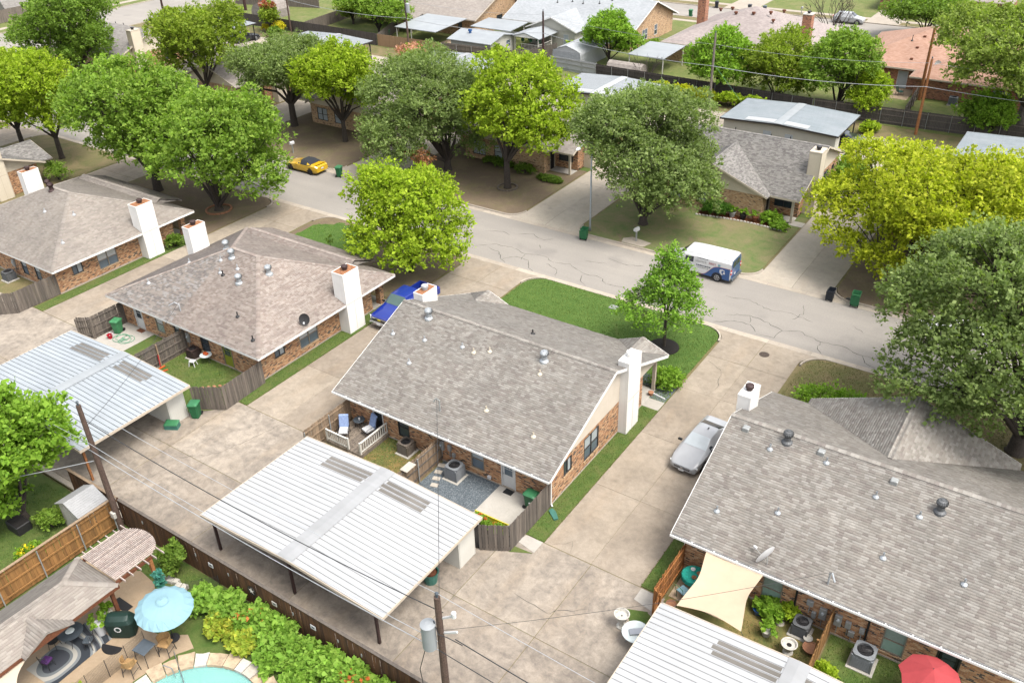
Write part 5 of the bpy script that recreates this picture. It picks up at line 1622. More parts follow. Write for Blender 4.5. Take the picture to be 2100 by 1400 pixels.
# == carports
def carport(label, x0, x1, y0, y1, zl, zr_, mat, ridge_mat, rib=0.305, ridge_w=0.9, posts=(), post_mat='brown_steel', fas='beige_trim', front=-1, dirty=(), panels=True, wallrange=None, wall_mat='corrugated_cream', group=None):
 xm = (x0 + x1) / 2
 h = thing('carport', label, 'carport', (xm, (y0 + y1) / 2, 0), group=group)
 n = max(4, int(round((y1 - y0) / rib)))
 st = (y1 - y0) / n
 for sx in (-1, 1):
  xe = x0 if sx < 0 else x1
  a, b_ = (xe, xm - 0.02) if sx < 0 else (xm + 0.02, xe)
  za, zb = (zl, zr_) if sx < 0 else (zr_, zl)
  def panel_mesh(nm):
   m = MB()
   pf = [(0.0, 0), (st * 0.08, 0.038), (st * 0.17, 0.038), (st * 0.25, 0), (st * 0.60, 0.003), (st, 0)]
   vs = []
   for (x, z) in ((a, za), (b_, zb)):
    for (yy, zz) in pf:
     vs.append((x, yy, z + zz))
   for (x, z) in ((a, za), (b_, zb)):
    for (yy, zz) in pf:
     vs.append((x, yy, z - 0.02))
   k = len(pf)
   fs = []
   for i in range(k - 1):
    fs.append((i, k + i, k + i + 1, i + 1))
    fs.append((2 * k + i, 2 * k + i + 1, 3 * k + i + 1, 3 * k + i))
    fs.append((i, i + 1, 2 * k + i + 1, 2 * k + i))
    fs.append((k + i, 3 * k + i, 3 * k + i + 1, k + i + 1))
   m.add(vs, fs)
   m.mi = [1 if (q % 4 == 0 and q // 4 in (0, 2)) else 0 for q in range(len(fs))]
   return m
  if panels:
   src = panel_mesh('p')
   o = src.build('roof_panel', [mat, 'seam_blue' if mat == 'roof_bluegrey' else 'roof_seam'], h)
   o.location.y = y0 - 0.0
   md = o.data
   dirt_me = None
   for i in range(1, n):
    q = bpy.data.objects.new('roof_panel', md)
    COL.objects.link(q)
    q.parent = h
    q.location = (0, y0 + i * st, 0)
  else:
   m = MB()
   for i in range(n):
    pm = panel_mesh('p')
    m.add([(x, y + y0 + i * st, z) for x, y, z in pm.v], pm.f)
   m.build('roof_panel', mat, h)
 for (da, db, dy0, dy1) in dirty:
  i0, i1 = int(round((dy0 - y0) / st)), int(round((dy1 - y0) / st))
  zz = lambda x: zr_ - (zr_ - zl) * abs(x - xm) / (x1 - xm)
  for i in range(i0, i1):
   yy = y0 + i * st
   pf = [(st * 0.27, 0.007), (st * 0.40, 0.008), (st * 0.55, 0.009), (st * 0.70, 0.009), (st * 0.84, 0.008), (st * 0.95, 0.007)]
   m = MB()
   vs = [(x, yy + p, zz(x) + q) for x in (da + RNG.uniform(-0.1, 0.1), db + RNG.uniform(-0.1, 0.1)) for p, q in pf]
   m.add(vs, [(k, k + 6, k + 7, k + 1) for k in range(5)])
   m.build('skylight_sheet', 'roof_panel_dirty', h)
 if ridge_mat:
  m = MB()
  zd = (zr_ - zl) * (ridge_w / 2) / (x1 - xm)
  m.add([(xm - ridge_w / 2, y0, zr_ - zd + 0.042), (xm - ridge_w / 2, y1, zr_ - zd + 0.042), (xm, y1, zr_ + 0.055), (xm, y0, zr_ + 0.055), (xm + ridge_w / 2, y0, zr_ - zd + 0.042), (xm + ridge_w / 2, y1, zr_ - zd + 0.042)], [(0, 3, 2, 1), (3, 4, 5, 2)])
  m.build('ridge_cap', ridge_mat, h)
 f = MB()
 for yy, s in ((y0, -1), (y1, 1)):
  for sx in (-1, 1):
   xe = x0 if sx < 0 else x1
   f.bar((xe, yy + s * 0.02, zl - 0.06), (xm, yy + s * 0.02, zr_ - 0.06), 0.036, 0.17)
 for xx, s in ((x0, -1), (x1, 1)):
  f.box(xx, xx + s * 0.036, y0 - 0.03, y1 + 0.03, zl - 0.14, zl + 0.02)
 f.build('fascia', fas, h)
 bm = MB()
 yb = y0 + 0.35 if front < 0 else y1 - 0.35
 for sx in (-1, 1):
  xe = x0 + 0.1 if sx < 0 else x1 - 0.1
  bm.bar((xe, yb, zl - 0.14), (xm, yb, zr_ - 0.14), 0.1, 0.18)
 bm.build('beam', post_mat, h)
 for px in posts:
  zt = zr_ - (zr_ - zl) * abs(px - xm) / (x1 - xm) - 0.2
  p = MB().box(px - 0.06, px + 0.06, yb - 0.06, yb + 0.06, -0.05, zt)
  p.build('post', post_mat, h)
 if wallrange:
  wx0, wx1, wy0, wy1 = wallrange
  wt = zl - 0.05
  yback = wy1 if front < 0 else wy0
  yin = wy0 if front < 0 else wy1
  wall(h, 'x', yback, wx0, wx1, -0.02, wt, -front, [], wall_mat, 0.06)
  wall(h, 'x', yin, wx0 + 0.01, wx1 - 0.01, -0.02, wt - 0.01, front, [], wall_mat, 0.06)
  wall(h, 'y', wx1, wy0 + 0.07, wy1 - 0.07, -0.02, wt, 1, [], wall_mat, 0.06)
  wall(h, 'y', wx0, wy0 + 0.07, wy1 - 0.07, -0.02, wt, -1, [], wall_mat, 0.06)
 return h
carport('white ribbed carport with grey ridge strip and two dirty skylight panels', -31.95, -19.95, 18.05, 25.45, 2.52, 2.82, 'roof_white', 'roof_ridge', 0.305, 0.95, (-31.6, -26.2, -20.75), dirty=[(-29.45, -26.5, 23.9, 24.85), (-25.4, -22.55, 23.9, 24.85)], wallrange=(-31.6, -20.35, 24.0, 25.3))
carport('blue-grey ribbed carport with rust trim beside the left utility pole', -54.05, -41.75, 17.75, 25.2, 2.52, 2.8, 'roof_bluegrey', 'roof_pale', 0.305, 0.8, (-53.7, -48.0, -42.2), 'cedar_post', dirty=[(-51.9, -48.6, 23.6, 24.5), (-47.2, -44.4, 23.6, 24.5)], wallrange=(-53.6, -42.5, 23.85, 25.1))
carport('white ribbed carport cut off by the lower right edge', -10.15, 2.1, 18.0, 25.35, 2.52, 2.8, 'roof_white', 'roof_ridge', 0.305, 0.9, (-9.8, -4, 1.7), dirty=[(-7.3, -4.5, 23.8, 24.8), (-3.5, -0.6, 23.8, 24.8)], wallrange=(-9.9, 1.8, 24.0, 25.2))
def far_carport(label, x0, x1, mat, ridge, stripe=True, doors=(), y0=87.9, y1=95.7):
 h = carport(label, x0, x1, y0, y1, 2.72, 3.0, mat, ridge, 0.32, 0.9, (x0 + 0.4, (x0 + x1) / 2, x1 - 0.4), 'dark_metal', 'frame_dark', 1, (), False, (x0 + 0.3, x1 - 0.3, y0 + 0.4, y0 + 2.0), 'siding_pale', group='carports behind the far row of houses')
 xm = (x0 + x1) / 2
 zz = lambda x: 3.0 - 0.28 * abs(x - xm) / (x1 - xm) + 0.05
 if stripe:
  for (a, b_) in ((x0 + 2.6, xm - 0.5), (xm + 0.5, x1 - 3.2)):
   MB().add([(a, y0 + 0.25, zz(a)), (b_, y0 + 0.25, zz(b_)), (b_, y0 + 1.35, zz(b_)), (a, y0 + 1.35, zz(a))], [(0, 1, 2, 3)]).build('skylight_sheet', 'roof_white', h)
 for d in doors:
  wy = y0 + 0.4
  g = MB().box(d - 0.42, d + 0.42, wy - 0.03, wy - 0.002, 0.02, 1.98).build('door', 'pale_grey_door', h)
  MB().box(d + 0.3, d + 0.36, wy - 0.06, wy - 0.031, 0.95, 1.02).build('handle', 'steel', g)
 return h
_c = far_carport('slate blue carport with pale skylights behind the grey roofed duplex', -33.7, -21.3, 'roof_slate', 'roof_pale', True, (-28.6, -26.3))
_c = far_carport('pale blue carport with a long dark streak beside the yellow hedge', -55.0, -43.3, 'roof_pale', 'roof_white', True, (-49.6, -47.2))
MB().add([(-47.4, 91.0, 2.98), (-43.9, 90.9, 2.81), (-43.9, 91.1, 2.81), (-47.4, 91.2, 2.98)], [(0, 1, 2, 3)]).build('roof_streak', 'slate_table', _c)
far_carport('pale carport roof behind the crape myrtle and the small outbuilding', -78.3, -66.6, 'roof_pale', 'roof_ridge', False)
far_carport('pale carport above the live oak and the yellow-green tree', -102.3, -89.4, 'roof_pale', 'roof_ridge', False)
far_carport('pale carport with a dark saloon parked under its right end', -125.8, -113.6, 'roof_pale', 'roof_ridge', False)
far_carport('slate carport cut off by the right edge behind the yellow-green tree', -10.9, 1.5, 'roof_slate', 'roof_pale', True)
h = thing('metal_garage', 'white round shouldered metal garage with ribbed sides behind the fence', 'garage', (-63.2, 110, 0))
prof = [(-65.4, 0), (-65.4, 1.9), (-65.2, 2.25), (-64.8, 2.45), (-63.2, 2.95), (-61.6, 2.45), (-61.2, 2.25), (-61.0, 1.9), (-61.0, 0)]
b = MB()
vs = [(x, y, z) for y in (105.4, 112.6) for x, z in prof]
m = len(prof)
b.add(vs, [(i, i + 1, m + i + 1, m + i) for i in range(m - 1)])
b.build('shell', 'galv_white', h)
for i in range(11):
 MB().box(-65.35, -61.05, 105.42, 105.47, 0.02 + i * 0.2, 0.2 + i * 0.2).build('siding_strip', 'galv_white', h)
MB().add([(-65.35, 105.45, 2.2), (-61.05, 105.45, 2.2), (-63.2, 105.45, 2.9)], [(0, 1, 2)]).build('gable', 'galv_white', h)
h = thing('metal_shelter', 'flat pale metal shelter beside the small bare tree and grey shed', 'shelter', (-52, 111, 0))
MB().slab([(-54.9, 107.4, 2.4), (-49.6, 107.4, 2.4), (-49.6, 114.0, 2.65), (-54.9, 114.0, 2.65)], 0.09).build('roof', 'roof_pale', h)
for x in (-54.7, -49.8):
 for y in (107.6, 113.8):
  MB().box(x - 0.05, x + 0.05, y - 0.05, y + 0.05, 0, 2.38).build('post', 'white_rail', h)
h = thing('barrel_shed', 'low weathered shed with rounded brown-grey roof behind the far fence', 'shed', (-53, 105, 0))
prof = [(104.0, 0.0), (104.0, 1.4), (104.3, 1.85), (104.9, 2.1), (105.5, 1.85), (105.8, 1.4), (105.8, 0.0)]
m = len(prof)
vs = [(x, y, z) for x in (-56.2, -51.2) for y, z in prof]
MB().add(vs, [(i, m + i, m + i + 1, i + 1) for i in range(m - 1)] + [tuple(range(m)), tuple(range(2 * m - 1, m - 1, -1))]).build('shell', 'shingle_tan', h)
h = thing('barn_shed', 'small barn shaped garden shed in the far upper yard', 'shed', (-125, 108.5, 0))
prof = [(-127.0, 0.0), (-127.0, 1.4), (-126.4, 2.3), (-125.0, 2.7), (-123.6, 2.3), (-123.0, 1.4), (-123.0, 0.0)]
m = len(prof)
vs = [(x, y, z) for y in (106.4, 111.4) for x, z in prof]
MB().add(vs, [(i, i + 1, m + i + 1, m + i) for i in range(m - 1)] + [tuple(range(m - 1, -1, -1)), tuple(range(m, 2 * m))]).build('shell', 'shingle_tan', h)
h = thing('barn_shed', 'pale domed shed behind the fence at the upper left corner', 'shed', (-172, 90, 0))
prof = [(-3.4, 0.0), (-3.3, 1.5), (-2.6, 2.6), (0, 3.2), (2.6, 2.6), (3.3, 1.5), (3.4, 0.0)]
m = len(prof)
vs = [(-172 + x, y, z) for y in (86, 92) for x, z in prof]
MB().add(vs, [(i, i + 1, m + i + 1, m + i) for i in range(m - 1)] + [tuple(range(m - 1, -1, -1)), tuple(range(m, 2 * m))]).build('shell', 'shingle_grey', h)
# == trees and plants
STY = {
 'yellowgreen': dict(c=[(0.282, 0.315, 0.020), (0.203, 0.255, 0.019), (0.371, 0.385, 0.032)], leaf=0.22, cr=1.05, tuft=0.30, dens=1.1, cb=0.20),
 'spring': dict(c=[(0.203, 0.280, 0.019), (0.144, 0.215, 0.016), (0.277, 0.345, 0.030)], leaf=0.25, cr=1.05, tuft=0.30, dens=1.0, cb=0.20),
 'lime': dict(c=[(0.223, 0.305, 0.020), (0.153, 0.235, 0.016), (0.297, 0.370, 0.032)], leaf=0.23, cr=0.95, tuft=0.28, dens=1.1, cb=0.16),
 'green': dict(c=[(0.148, 0.235, 0.032), (0.099, 0.175, 0.026), (0.228, 0.310, 0.054)], leaf=0.27, cr=1.10, tuft=0.34, dens=1.0, cb=0.18),
 'olive': dict(c=[(0.158, 0.215, 0.023), (0.111, 0.165, 0.020), (0.218, 0.270, 0.032)], leaf=0.26, cr=1.1, tuft=0.32, dens=1.0, cb=0.18),
 'oak': dict(c=[(0.139, 0.188, 0.058), (0.095, 0.140, 0.043), (0.213, 0.260, 0.097)], leaf=0.20, cr=1.0, tuft=0.30, dens=1.25, cb=0.16),
 'dark': dict(c=[(0.109, 0.178, 0.026), (0.077, 0.136, 0.020), (0.163, 0.230, 0.040)], leaf=0.28, cr=1.2, tuft=0.36, dens=1.0, cb=0.18),
 'bright': dict(c=[(0.148, 0.255, 0.026), (0.104, 0.200, 0.022), (0.213, 0.320, 0.042)], leaf=0.25, cr=0.95, tuft=0.28, dens=1.1, cb=0.14),
 'sycamore': dict(c=[(0.178, 0.235, 0.046), (0.129, 0.182, 0.036), (0.247, 0.295, 0.072)], leaf=0.30, cr=1.2, tuft=0.42, dens=0.9, cb=0.22),
 'young': dict(c=[(0.139, 0.255, 0.029), (0.099, 0.200, 0.023), (0.208, 0.325, 0.046)], leaf=0.16, cr=0.55, tuft=0.20, dens=0.9, cb=0.20),
}
def leaf_mesh(cent, rad, nper, sty, rng, up=0.35, flat=0.8):
 Vs, Cs = [], []
 c3 = np.array(sty['c'])
 for i in range(len(cent)):
  n = max(20, int(nper[i]))
  k = max(5, n // 13)
  d = rng.normal(size=(k, 3))
  d[:, 2] = np.abs(d[:, 2]) * 0.9 - 0.28 + 0.0
  d /= np.linalg.norm(d, axis=1)[:, None]
  tc = d * rad[i] * rng.uniform(0.55, 1.08, (k, 1))
  tc[:, 2] *= flat
  ti = rng.integers(0, k, n)
  out = d[ti]
  p = tc[ti] + rng.normal(0, sty['tuft'] * 0.5, (n, 3)) + out * rng.uniform(0, sty['tuft'], (n, 1))
  ax = out + rng.normal(0, 0.65, (n, 3)) + np.array([0, 0, 0.25])
  ax /= np.linalg.norm(ax, axis=1)[:, None]
  nr = out * 0.55 + np.array([0, 0, 0.85]) + rng.normal(0, 0.36, (n, 3))
  sd = np.cross(ax, nr)
  sd /= np.linalg.norm(sd, axis=1)[:, None] + 1e-9
  L = sty['leaf'] * np.clip(rng.lognormal(-0.10, 0.38, (n, 1)), 0.35, 1.9)
  W = L * rng.uniform(0.26, 0.42, (n, 1))
  nn = np.cross(sd, ax)
  q = np.zeros((n, 4, 3))
  q[:, 0] = p - ax * L * 0.5
  q[:, 1] = p + sd * W + nn * L * 0.08
  q[:, 2] = p + ax * L * 0.5 - nn * L * 0.06
  q[:, 3] = p - sd * W + nn * L * 0.08
  q += cent[i]
  Vs.append(q)
  cl = c3[0] * rng.uniform(0.82, 1.18)
  mixf = rng.uniform(0, 1, (n, 1)) ** 1.2
  pick = np.where(rng.random((n, 1)) < 0.5, c3[1], c3[2])
  Cs.append((cl * (1 - mixf * 0.75) + pick * mixf * 0.75) * rng.uniform(0.85, 1.15, (n, 1)))
 Q = np.concatenate(Vs)
 return Q.reshape(-1, 3), np.arange(len(Q) * 4).reshape(-1, 4), np.concatenate(Cs)
def tree(label, x, y, h, w, style, seed, cat='tree', name='tree', trunk_r=None, lean=(0, 0), wy=None, group=None, bark='bark', cb=None, sparse=1.0, extra=None, zb=0.0, offs=(0, 0), cluster=1.0, limbs=True, shape=None):
 sty = STY[style]
 rng = np.random.default_rng(seed)
 cb = sty['cb'] if cb is None else cb
 t = thing(name, label, cat, (x, y, zb), 0, group)
 ch = h * (1 - cb)
 rx, ry, rz_ = w / 2, (wy or w) / 2, ch / 2
 cz = h - rz_
 cr = sty['cr'] * (0.55 + 0.45 * min(1.3, w / 10)) * cluster
 if shape == 'cone':
  nl = 9
  LC = np.array([(rng.normal(0, 0.12) * rx * (1.1 - q), rng.normal(0, 0.12) * ry * (1.1 - q), (-0.8 + 1.62 * q) * rz_) for q in np.linspace(0, 1, nl)])
  LR = np.array([(rx * (0.98 - 0.80 * q ** 1.1), ry * (0.98 - 0.80 * q ** 1.1), rz_ * 0.26) for q in np.linspace(0, 1, nl)])
 else:
  nl = int(np.clip(3 + w * 0.55, 4, 11))
  LC, LR = [(0, 0, rz_ * 0.25)], [(rx * 0.58, ry * 0.58, rz_ * 0.72)]
  for q in range(nl):
   a_ = 2 * np.pi * (q + rng.uniform(-0.3, 0.3)) / nl
   f_ = rng.uniform(0.40, 0.62)
   s_ = rng.uniform(0.36, 0.54)
   LC.append((math.cos(a_) * rx * f_, math.sin(a_) * ry * f_, rz_ * rng.uniform(-0.42, 0.48)))
   LR.append((rx * s_, ry * s_, rz_ * rng.uniform(0.40, 0.58)))
  LC, LR = np.array(LC), np.array(LR)
 need = int(2.3 * (rx * ry + rx * rz_ + ry * rz_) / (cr * cr))
 pts = []
 tries = 0
 pw = LR[:, 0] * LR[:, 2]
 pw = pw / pw.sum()
 while len(pts) < need and tries < need * 60:
  tries += 1
  k_ = rng.choice(len(LC), p=pw)
  d = rng.normal(size=3)
  d /= np.linalg.norm(d)
  if d[2] < -0.62: continue
  p = LC[k_] + d * np.maximum(LR[k_] - cr * 0.45, 0.15) * rng.uniform(0.55, 1.0) ** 0.4
  dd = np.sqrt((((p - LC) / LR) ** 2).sum(1))
  dd[k_] = 9
  if dd.min() < 0.66 and rng.random() > 0.12: continue
  if any(np.sum((p - q) ** 2) < (0.60 * cr) ** 2 for q in pts): continue
  pts.append(p)
 P = np.array(pts)
 cent = P + np.array([offs[0], offs[1], cz])
 rad = cr * rng.uniform(0.72, 1.18, len(P))
 nper = 165 * sty['dens'] * sparse * (rad / 1.0) ** 1.7 * (0.27 / sty['leaf']) ** 1.15
 V, F, C = leaf_mesh(cent, rad, nper, sty, rng)
 if extra is not None:
  ec, er, ecol = extra
  e2 = dict(sty)
  e2['c'] = ecol
  V2, F2, C2 = leaf_mesh(np.array(ec), np.array(er), np.full(len(ec), 170.0), e2, rng)
  F = np.concatenate([F, F2 + len(V)])
  V = np.concatenate([V, V2])
  C = np.concatenate([C, C2])
 me = npmesh('crown', V, F, 'leaf', C)
 o = bpy.data.objects.new('crown', me)
 COL.objects.link(o)
 o.parent = t
 tr = trunk_r or (0.035 * h * 0.5 + 0.06)
 fork = h * cb * 0.95 + 0.3
 b = MB()
 b.tube([(0, 0, -0.15), (0.02, 0, 0.15), (lean[0] * 0.4, lean[1] * 0.4, fork * 0.5), (lean[0], lean[1], fork)], [tr * 1.6, tr * 1.15, tr, tr * 0.9], 9, cap=True)
 if limbs:
  top = Vector((lean[0], lean[1], fork))
  order = rng.permutation(len(cent))[:max(6, min(12, len(cent) // 7))]
  ends = []
  for i in order:
   e = Vector(cent[i])
   m1 = top.lerp(e, 0.35) + Vector((rng.normal(0, 0.2), rng.normal(0, 0.2), 0.5))
   m2 = top.lerp(e, 0.7) + Vector((rng.normal(0, 0.2), rng.normal(0, 0.2), 0.25))
   b.tube([top - Vector((0, 0, 0.25)), m1, m2, e], [tr * 0.55, tr * 0.38, tr * 0.22, tr * 0.08], 6, cap=False)
   ends += [m1, m2]
  for i in range(len(cent)):
   e = Vector(cent[i])
   s_ = min(ends, key=lambda q: (q - e).length)
   if (s_ - e).length < 4.5:
    b.tube([s_, s_.lerp(e, 0.5) + Vector((0, 0, 0.2)), e + Vector((0, 0, rad[i] * 0.3))], [tr * 0.16, tr * 0.1, 0.02], 4, cap=False)
 b.build('trunk', bark, t, smooth=True, local=True, uv=False)
 return t
tree('yellow-green tree at the left edge, farther left of the two by the kerb', -99.3, 47.9, 11.0, 11.5, 'spring', 1)
tree('yellow-green tree with short pale trunk right beside the left edge tree', -92.6, 48.3, 11.6, 10.0, 'spring', 2)
tree('huge bright green tree left of centre behind the tan hip roof', -75.6, 47.9, 13.4, 16.0, 'green', 3, trunk_r=0.42, wy=13, cb=0.10)
tree('bright green tree with low drooping branches reaching over the street', -66.5, 47.8, 11.8, 13.6, 'green', 4, trunk_r=0.34, wy=12, offs=(0.8, 0.4), cb=0.02)
tree('dark green tree at the upper left behind the yellow-green pair', -116.4, 66.5, 13.4, 14.6, 'dark', 5, trunk_r=0.4, cb=0.1)
tree('olive green tree hiding the roof right of the cream chimney', -94.2, 69.8, 12.0, 12.2, 'olive', 6)
tree('grey-green live oak with dark forked trunk by the bare yard', -78.2, 68.9, 10.6, 12.6, 'oak', 7, trunk_r=0.38, cb=0.24)
tree('yellow-green tree right of the dark trunked live oak', -69.2, 67.9, 11.2, 10.6, 'spring', 8)
tree('grey-green live oak with one dead orange branch above the driveway', -54.0, 66.8, 11.2, 14.6, 'oak', 9, trunk_r=0.36, cb=0.08, offs=(-1.4, -0.6), extra=([(1.3, -5.4, 3.6), (0.4, -5.7, 3.2), (0.9, -5.2, 2.7), (1.9, -5.2, 3.0)], [0.6, 0.7, 0.6, 0.5], [(0.30, 0.14, 0.07), (0.36, 0.18, 0.10), (0.24, 0.12, 0.06)]))
tree('tall yellow-green tree ringed by stones at the middle of the street', -46.1, 66.0, 12.9, 11.2, 'spring', 10, trunk_r=0.3, cb=0.20, offs=(0.9, 0.9))
tree('dense dark live oak beside the street lamp and the mailbox', -31.1, 65.2, 12.2, 13.6, 'oak', 11, trunk_r=0.36, cb=0.05)
tree('very wide yellow-green tree in front of the hidden brick duplex', -8.4, 66.9, 10.2, 17.8, 'yellowgreen', 12, trunk_r=0.4, wy=14.5, cb=0.04, sparse=1.25)
tree('large live oak overhanging the street at the right edge', 1.1, 48.3, 13.4, 15.4, 'oak', 13, trunk_r=0.45, cb=0.08, offs=(-1.0, 0.2))
tree('young slender green tree in the black mulch ring', -20.75, 47.9, 7.8, 5.6, 'young', 14, trunk_r=0.11, cb=0.33, shape='cone', sparse=0.75)
tree('round lime green tree between the two driveways by the street', -42.9, 47.6, 8.5, 9.8, 'lime', 15, trunk_r=0.2, cb=0.03)
tree('bright green tree behind the white metal garage', -59.1, 110.2, 7.2, 8.0, 'bright', 16, cb=0.06)
tree('bright green tree beside the tall bare utility pole', -40.6, 103.8, 8.0, 8.6, 'bright', 17, cb=0.04)
tree('bushy olive tree behind the slate blue carport, left one', -33.6, 105.2, 8.2, 9.6, 'olive', 18, cb=0.0)
tree('bushy yellow-green tree behind the right end of the slate carport', -26.2, 104.8, 9.6, 9.4, 'green', 19, cb=0.0)
tree('loose green tree over the dark fence near the orange roof', -22.6, 103.6, 5.6, 4.6, 'lime', 20, cb=0.03)
tree('dark green tree beside the far street above the orange roof', -25.2, 143.2, 7.4, 13.0, 'dark', 21, cb=0.10)
tree('big sycamore with pale forked trunk at the upper right', -7.2, 106.2, 13.4, 18.0, 'sycamore', 22, trunk_r=0.6, bark='bark_pale', cb=0.22, offs=(-1.6, 0))
tree('broad green tree at the top edge left of the brown bungalow', -99.4, 108.0, 8.2, 12.6, 'green', 23, cb=0.08)
tree('leafy dark tree at the top right corner', -2.0, 140, 9.0, 15, 'dark', 24, cb=0.08)
tree('dark bushy tree between the orange roof and the top right corner', 4.0, 122, 10.0, 12, 'green', 25, cb=0.08)
tree('broad leafy tree filling the left edge beside the blue-grey carport', -42.6, 14.2, 8.8, 7.6, 'bright', 26, trunk_r=0.2, cb=0.02)
tree('low leafy tree below the shed corner at the left edge', -43.4, 12.9, 4.6, 4.6, 'bright', 27, trunk_r=0.12, cb=0.02)
tree('small dark green tree tucked left of the wide yellow-green tree', -17.2, 78.2, 4.4, 3.6, 'green', 28, cb=0.10)
tree('pink flowering crape myrtle beside the far carport wall', -79.2, 92.6, 3.6, 5.6, 'olive', 29, cb=0.10, extra=([(-1.6, -0.9, 3.2), (-0.4, -1.4, 3.1), (0.7, -1.0, 3.4), (1.7, -0.4, 3.2), (0.0, 0.2, 3.6), (-2.0, 0.2, 2.9)], [0.7] * 6, [(0.42, 0.20, 0.15), (0.36, 0.16, 0.12), (0.48, 0.26, 0.20)]))
tree('red tipped shrub tree beside the upper left utility pole', -116.6, 101.2, 4.6, 3.6, 'olive', 30, cb=0.05, extra=([(0, -0.6, 4.2), (0.8, 0, 4.0), (-0.8, 0, 4.0)], [0.6] * 3, [(0.25, 0.07, 0.04), (0.3, 0.1, 0.05), (0.2, 0.06, 0.04)]))
tree('rusty leaved small tree at the top edge in a back yard', -108.2, 111.5, 5.2, 6.0, 'olive', 31, cb=0.05)
tree('light green shrub tree below the sycamore', -9.6, 103.2, 4.8, 4.4, 'bright', 32, cb=0.05)
tree('pale green shrub tree left of the sycamore foot', -11.8, 104.6, 4.2, 3.8, 'green', 33, cb=0.05)
tree('small round green tree in front of the carport at the bare yard', -60.2, 79.0, 5.4, 4.6, 'olive', 36, cb=0.08)
tree('leafy tree top behind the left carport near the top edge', -88.5, 79.0, 6.0, 6.5, 'olive', 37, cb=0.08)
def bare_tree(label, x, y, h, seed, n=9, spread=0.75, bark='bark'):
 rng = random.Random(seed)
 t = thing('bare_tree', label, 'tree', (x, y, 0))
 b = MB()
 def grow(p, d, L, r, lvl):
  q = p + d * L
  mid = p.lerp(q, 0.5) + Vector((rng.uniform(-1, 1), rng.uniform(-1, 1), rng.uniform(-0.5, 1))) * L * 0.06
  b.tube([p, mid, q], [r, r * 0.8, r * 0.6], 5, cap=False)
  if lvl == 0: return
  for _ in range(3 if lvl > 1 else 4):
   nd = (d + Vector((rng.uniform(-1, 1), rng.uniform(-1, 1), rng.uniform(-0.2, 0.7))) * spread).normalized()
   grow(q if rng.random() < 0.7 else mid, nd, L * rng.uniform(0.55, 0.8), r * 0.55, lvl - 1)
 for i in range(n):
  a = 2 * math.pi * i / n
  d = Vector((math.cos(a) * rng.uniform(0.3, 0.8), math.sin(a) * rng.uniform(0.3, 0.8), 1)).normalized()
  grow(Vector((0, 0, -0.05)), d, h * 0.36, 0.022 * h * 0.5, 3)
 b.build('trunk', bark, t, local=True, uv=False)
 return t
bare_tree('bare grey branching tree in front of the parked far silver car', -37.2, 138.6, 8.5, 5, 6, 0.7)
bare_tree('small bare multi stemmed tree before the metal shelter', -50.4, 104.6, 4.2, 8, 6, 0.45)
def bush(label, x, y, w, h, style, seed, wy=None, cat='shrub', name='shrub', group=None, flowers=None, zb=0.0, leaf=None, nmul=1.0, cols=None):
 sty = dict(STY[style])
 if leaf: sty['leaf'] = leaf
 if cols: sty['c'] = cols
 rng = np.random.default_rng(seed + 500)
 t = thing(name, label, cat, (x, y, zb), 0, group)
 ry = (wy or w) / 2
 cr = max(0.14, min(w, h * 1.6, 2 * ry) * 0.24)
 k = int(6 + 2.6 * (w * ry * 2) / (cr * cr) * 0.36)
 a = rng.uniform(0, 2 * np.pi, k)
 r = np.sqrt(rng.uniform(0, 1, k))
 cx, cy = r * np.cos(a) * (w / 2 - cr * 0.6), r * np.sin(a) * (ry - cr * 0.6)
 cz = (h - cr) * (0.35 + 0.65 * np.sqrt(np.clip(1 - r ** 2, 0, 1))) * rng.uniform(0.75, 1.0, k)
 cent = np.stack([cx, cy, np.maximum(cz, cr * 0.5)], 1)
 sty['tuft'] = cr * 0.4
 V, F, C = leaf_mesh(cent, np.full(k, cr), np.full(k, 90 * nmul), sty, rng)
 if flowers is not None:
  e2 = dict(sty)
  e2['c'] = flowers
  e2['leaf'] = sty['leaf'] * 0.8
  m = rng.choice(k, max(1, k // 6), replace=False)
  V2, F2, C2 = leaf_mesh(cent[m] + np.array([0, 0, cr * 0.8]), np.full(len(m), cr * 0.6), np.full(len(m), 14), e2, rng)
  F = np.concatenate([F, F2 + len(V)])
  V = np.concatenate([V, V2])
  C = np.concatenate([C, C2])
 me = npmesh('foliage', V, F, 'leaf', C)
 o = bpy.data.objects.new('foliage', me)
 COL.objects.link(o)
 o.parent = t
 b = MB()
 for i in range(min(5, k)):
  b.tube([(0, 0, -0.05), tuple(cent[i] * 0.6), tuple(cent[i])], [0.03, 0.02, 0.01], 4, cap=False)
 b.build('stem', 'bark', t, local=True, uv=False)
 return t
bush('round green shrub beside the porch post of the middle house', -18.55, 43.9, 1.9, 1.3, 'bright', 1, leaf=0.14, nmul=1.4)
bush('low mounded green shrub behind the white chimney of the right house', -8.8, 46.5, 4.4, 1.8, 'bright', 2, 2.8, leaf=0.15, nmul=1.6)
bush('clipped boxy hedge before the brick front with cream gable', -26.3, 70.2, 3.0, 1.5, 'bright', 3, 1.5, leaf=0.12, nmul=2.0, cols=[(0.05, 0.12, 0.015), (0.04, 0.10, 0.012), (0.07, 0.15, 0.02)])
bush('spiky light green shrub beside the porch window', -21.6, 71.0, 1.7, 1.2, 'bright', 4, leaf=0.2)
bush('low round green shrub at the corner of the planted bed', -20.6, 70.2, 1.3, 0.8, 'bright', 5, leaf=0.14)
bush('ivy-like shrub below the front window of the brick duplex', -46.6, 70.0, 2.2, 1.1, 'dark', 6, 1.4, leaf=0.14)
bush('dark shrub bed along the brick front behind the ringed tree', -50.2, 70.4, 4.0, 0.9, 'dark', 7, 1.2, leaf=0.14)
